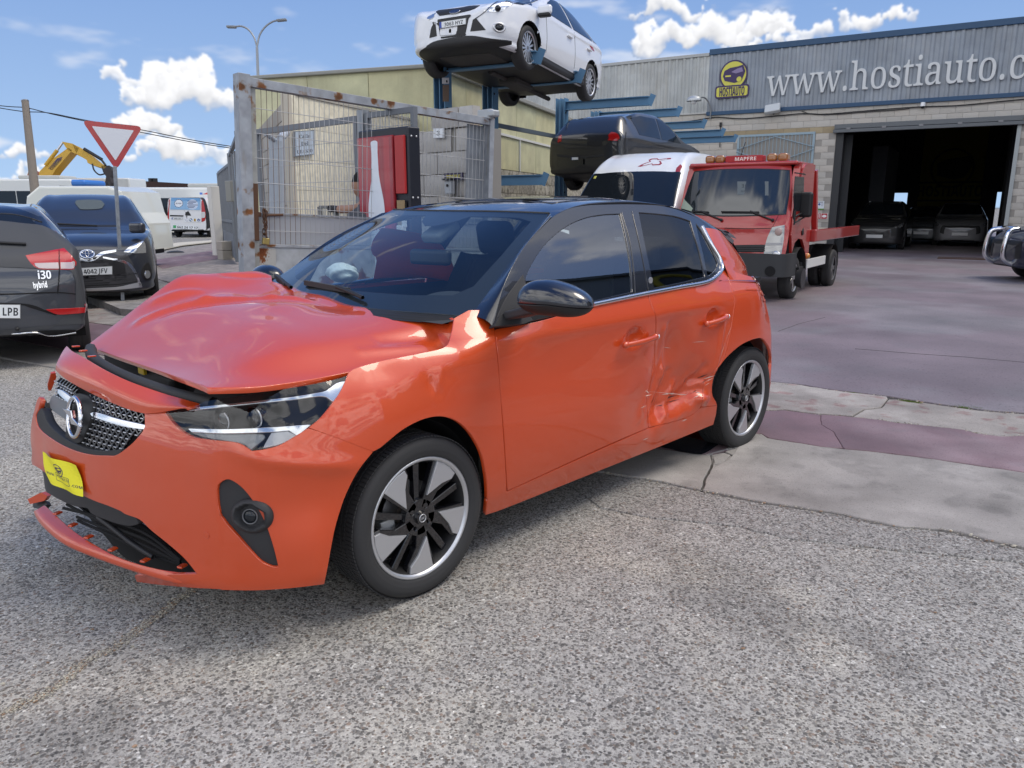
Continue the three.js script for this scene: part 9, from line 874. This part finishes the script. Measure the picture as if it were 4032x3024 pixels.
// wheels
function alloyWheel(parent, cx, cy, cz, left) {
  const w = new THREE.Group(); w.name = 'wheel'; parent.add(w); const b = baseOf(parent); w.position.set(cx - b.x, cy - b.y, cz - b.z); if (left) w.rotation.y = Math.PI; w.base = V(0, 0, 0);
  const add = (n, g, m) => { const o = new THREE.Mesh(g, m); o.name = n; o.castShadow = o.receiveShadow = true; w.add(o); return o; };
  const R = 0.308, lathe = (pts, n = 72) => new THREE.LatheGeometry(pts.map((p) => new THREE.Vector2(p[0], p[1])), n).rotateX(Math.PI / 2); // axis z, +y -> +z
  const z0 = 0.10;
  add('tyre', lathe([[.222, -.085], [.245, -.100], [.275, -.104], [.296, -.098], [.305, -.083], [R, -.05], [R, -.027], [R - .006, -.026], [R - .006, -.021], [R, -.020], [R, .020], [R - .006, .021], [R - .006, .026], [R, .027], [R, .05], [.305, .083], [.2965, .097], [.286, .1025], [.282, .1022], [.279, .1045], [.262, .105], [.258, .1035], [.246, .101], [.238, .098], [.236, .094], [.228, .090], [.222, .085]]), M.rubber);
  const tr = []; const T = 120; for (let i = 0; i < T; i++) { const a = (i / T) * Math.PI * 2; for (const [zz, l, sk] of [[-.068, .030, .25], [-.036, .014, -.3], [0, .034, .3], [.036, .014, -.3], [.070, .036, .25]]) { const g = box(.0125, .004, l, 0, R + .0005, zz); g.translate(-0, 0, 0); const gg = g.rotateZ(a + sk * zz); tr.push(gg); } }
  tag(add('tread_block', merge(tr), M.rubber), null, null, null, 'stuff');
  add('rim_barrel', lathe([[.214, -.08], [.205, -.03], [.200, .04], [.212, .078], [.222, .088]]), M.black);
  add('rim_lip', lathe([[.217, .086], [.222, .094], [.229, .0965], [.234, .094], [.233, .088]]), M.silver);
  add('brake_disc', merge([lathe([[.06, -.01], [.06, .018], [.128, .018], [.128, .006], [.06, -.01]], 48)]), M.steel);
  add('brake_drum', lathe([[0, .03], [.062, .03], [.066, 0], [.066, -.06], [0, -.06]], 32), std([.10, .08, .07], .8));
  add('brake_caliper', extr([[-.03, 0], [.03, 0], [.035, .05], [-.035, .05]], .05, .006).translate(0, .095, -.01).rotateZ(1.75), std([.45, .46, .46], .5, .6));
  add('wheel_liner', new THREE.CylinderGeometry(.20, .20, .004, 40).rotateX(Math.PI / 2).translate(0, 0, -.06), M.deep);
  const rad = Math.PI / 180, pol = (r, d) => [r * Math.cos(d * rad), r * Math.sin(d * rad)];
  for (let k = 0; k < 5; k++) {
    const e = 66 - 72 * k;                                    // silver paddle and the black spoke beside it
    const pad = [pol(.088, e + 3), pol(.215, e + 1), pol(.215, e - 8), pol(.215, e - 18), pol(.213, e - 28), pol(.190, e - 29), pol(.150, e - 19)];
    add('spoke', extr([pol(.04, e + 12), pol(.215, e + 4), pol(.217, e - 12), pol(.215, e - 30), pol(.186, e - 31), pol(.12, e - 22), pol(.05, e - 28)], .022, .004).translate(0, 0, .054), M.gloss);
    add('spoke_face', extr(pad, .006, .002).translate(0, 0, .080), M.silver);
    add('spoke', extr([pol(.05, e - 34), pol(.216, e - 44), pol(.216, e - 50), pol(.05, e - 52)], .018, .004).translate(0, 0, .046), M.gloss);
  }
  const holes = [0, 1, 2, 3].map((k) => { const c = pol(.046, 45 + 90 * k + 10), o = []; for (let i = 0; i < 12; i++) o.push([c[0] + .0115 * Math.cos(i * Math.PI / 6), c[1] + .0115 * Math.sin(i * Math.PI / 6)]); return o; });
  const disc = []; for (let i = 0; i < 40; i++) disc.push(pol(.068, i * 9)); add('hub', extr(disc, .026, .004, holes).translate(0, 0, .05), M.gloss);
  const cap = add('hub_cap', new THREE.CylinderGeometry(.024, .027, .012, 28).rotateX(Math.PI / 2).translate(0, 0, .086), M.gloss);
  const lg = new THREE.Mesh(merge([new THREE.TorusGeometry(.0145, .0022, 6, 28), box(.010, .003, .004, -.004, .003, 0), box(.010, .003, .004, .004, -.003, 0), bar(V(-.008, .003, 0), V(.008, -.003, 0), .004, .003)]).rotateZ(.9).translate(0, 0, .094), M.silver); lg.name = 'hub_logo'; w.add(lg);
  return w;
}
for (const [x, l] of [[0, 1], [-2.538, 1], [0, 0], [-2.538, 0]]) alloyWheel(car, x, .308, (l ? -1 : 1) * .742, l);
// wheel-arch liners, underbody, cabin
{
  for (const x of [0, -2.538]) for (const s of [-1, 1]) { const g = new THREE.CylinderGeometry(.372, .372, .26, 28, 1, true, Math.PI * .42, Math.PI * 1.16).rotateX(Math.PI / 2).translate(x + (x < -1 ? .10 : .05), .315, s * .66), cap = new THREE.CircleGeometry(.375, 28, -.12, Math.PI + .24).translate(x + (x < -1 ? .10 : .05), .315, s * .53); put(car, 'wheel_arch_liner', merge([g, cap]), M.deep); }
  put(car, 'underbody', merge([box(2.0, .10, 1.45, -1.25, .22, 0, .02), box(1.1, .06, 1.05, .08, .24, 0), box(.9, .12, 1.1, -2.65, .30, 0, .03)]), M.deep); put(car, 'bulkhead', merge([box(.05, .62, 1.35, -.42, .62, 0)]), M.deep);
  const dash = gridSurf([[V(-.25, .99, -.68), V(-.16, 1.0, 0), V(-.22, 1.0, .66)], [V(-.55, 1.02, -.69), V(-.52, .99, -.05), V(-.55, 1.01, .67)], [V(-.75, .98, -.69), V(-.74, .95, -.05), V(-.74, .97, .67)], [V(-.78, .72, -.69), V(-.78, .72, 0), V(-.78, .72, .67)]], .1, 1); if (dash.n(1, 1).y < 0) dash.sign = -1;
  put(car, 'dashboard', panel(dash, rectLoop(0, 2, 0, 3), { cell: [.1, .15], thick: 0 }), std([.035, .037, .04], .8)); put(car, 'instrument_hood', new THREE.SphereGeometry(1, 24, 12, 0, Math.PI * 2, 0, Math.PI / 2).scale(.14, .075, .20).translate(-.60, .99, -.36), std([.03, .032, .035], .8));
  put(car, 'steering_wheel', merge([new THREE.TorusGeometry(.175, .016, 10, 40), box(.33, .03, .02), box(.03, .16, .02, 0, -.09, 0), new THREE.CylinderGeometry(.06, .06, .03, 20).rotateX(Math.PI / 2)]).rotateY(Math.PI / 2).rotateZ(.35).translate(-.86, .93, -.36), M.black);
  for (const z of [-.36, .36]) {
    const seat = put(car, 'seat', merge([box(.50, .16, .50, -1.15, .48, z, .06)]), M.seat);
    const back = gridSurf([0, 1, 2, 3, 4].map((j) => { const t = j / 4, w = [.24, .26, .25, .20, .15][j]; return [V(-1.36 - .20 * t, .50 + .62 * t, z - w), V(-1.31 - .2 * t, .50 + .62 * t, z - w * .5), V(-1.32 - .2 * t, .5 + .62 * t, z), V(-1.31 - .2 * t, .5 + .62 * t, z + w * .5), V(-1.36 - .2 * t, .5 + .62 * t, z + w)]; }), .1, 1);
    put(seat, 'backrest', panel(back, rectLoop(0, 4, 0, 4), { cell: [.25, .25], thick: .09, rnd: .03 }), M.seat); put(seat, 'headrest', new RoundedBoxGeometry(.10, .20, .27, 4, .048).rotateZ(-.2).translate(-1.60, 1.255, z), M.seat); put(seat, 'headrest_post', merge([rod(V(-1.57, 1.1, z - .06), V(-1.6, 1.2, z - .06), .006), rod(V(-1.57, 1.1, z + .06), V(-1.6, 1.2, z + .06), .006)]), M.steel);
  }
  put(car, 'rear_seat', merge([box(.5, .18, 1.2, -2.05, .46, 0, .05), box(.16, .62, 1.2, -2.35, .78, 0, .06), ...[-.4, 0, .4].map((z) => box(.09, .16, .24, -2.40, 1.14, z, .04))]), M.seat);
  const lining = ROOF.off(-0.035); put(car, 'headlining', panel(lining, rectLoop(-2.7, -1.05, -.54, .54), { cell: [.1, .1], thick: .01 }), std([.20, .20, .20], .95));
  for (const s of [-1, 1]) put(car, 'door_card', panel(BODY.off(-0.035), [[15, 1.3], [17, 1.3], [20.2, 1.3], [20.3, 3.6], [22, 3.7], [24, 3.6], [27.9, 3.6], [27.9, 4.6], [24.5, 4.7], [22, 4.95], [18, 4.95], [15, 4.95]], { cell: [.3, .2], thick: 0, mirror: s > 0 }), std([.03, .03, .033], .8));
  put(car, 'boot_lining', merge([loft([-.5, 0, .5].map((z) => V(-2.76, 1.02, z)), [-.62, 0, .62].map((z) => V(-2.98, .7, z)), 0), loft([-.52, 0, .52].map((z) => V(-2.70, 1.28, z)), [-.5, 0, .5].map((z) => V(-2.74, 1.24, z)), 0), box(.6, .03, 1.3, -2.7, .98, 0)]), M.black);
  const sm = WS.off(-0.03).p(2.0, 1.68); put(car, 'sensor_pod', box(.16, .055, .14, 0, 0, 0, .02).rotateZ(-.5).translate(sm.x - .03, sm.y - .02, sm.z), std([.12, .13, .13], .6)); const im = WS.off(-0.14).p(1.95, 1.45); put(car, 'interior_mirror', box(.05, .075, .24, 0, 0, 0, .02).rotateY(.18).translate(im.x, im.y, im.z), M.black);
  const ab = (q, z) => onZ(...K4([q])[0], z); const c = ab([640, 690], .36); const bag = new THREE.SphereGeometry(1, 36, 24), p = bag.attributes.position; for (let i = 0; i < p.count; i++) { const x = p.getX(i), y = p.getY(i), z = p.getZ(i), k = 1 + .35 * (fbm(x * 2.2 + 5, y * 2.2 + z * 2, 3, 0, 60) - .5) + .12 * Math.sin(z * 9 + y * 4); p.setXYZ(i, x * .07 * k, y * .045 * k, z * .15 * k); } bag.computeVertexNormals(); put(car, 'spent_airbag', bag.rotateY(-.5).translate(c.x, c.y, c.z), std([.62, .66, .64], .95), 'crumpled white airbag lying on the dashboard');
}
renderer.render(scene, camera);
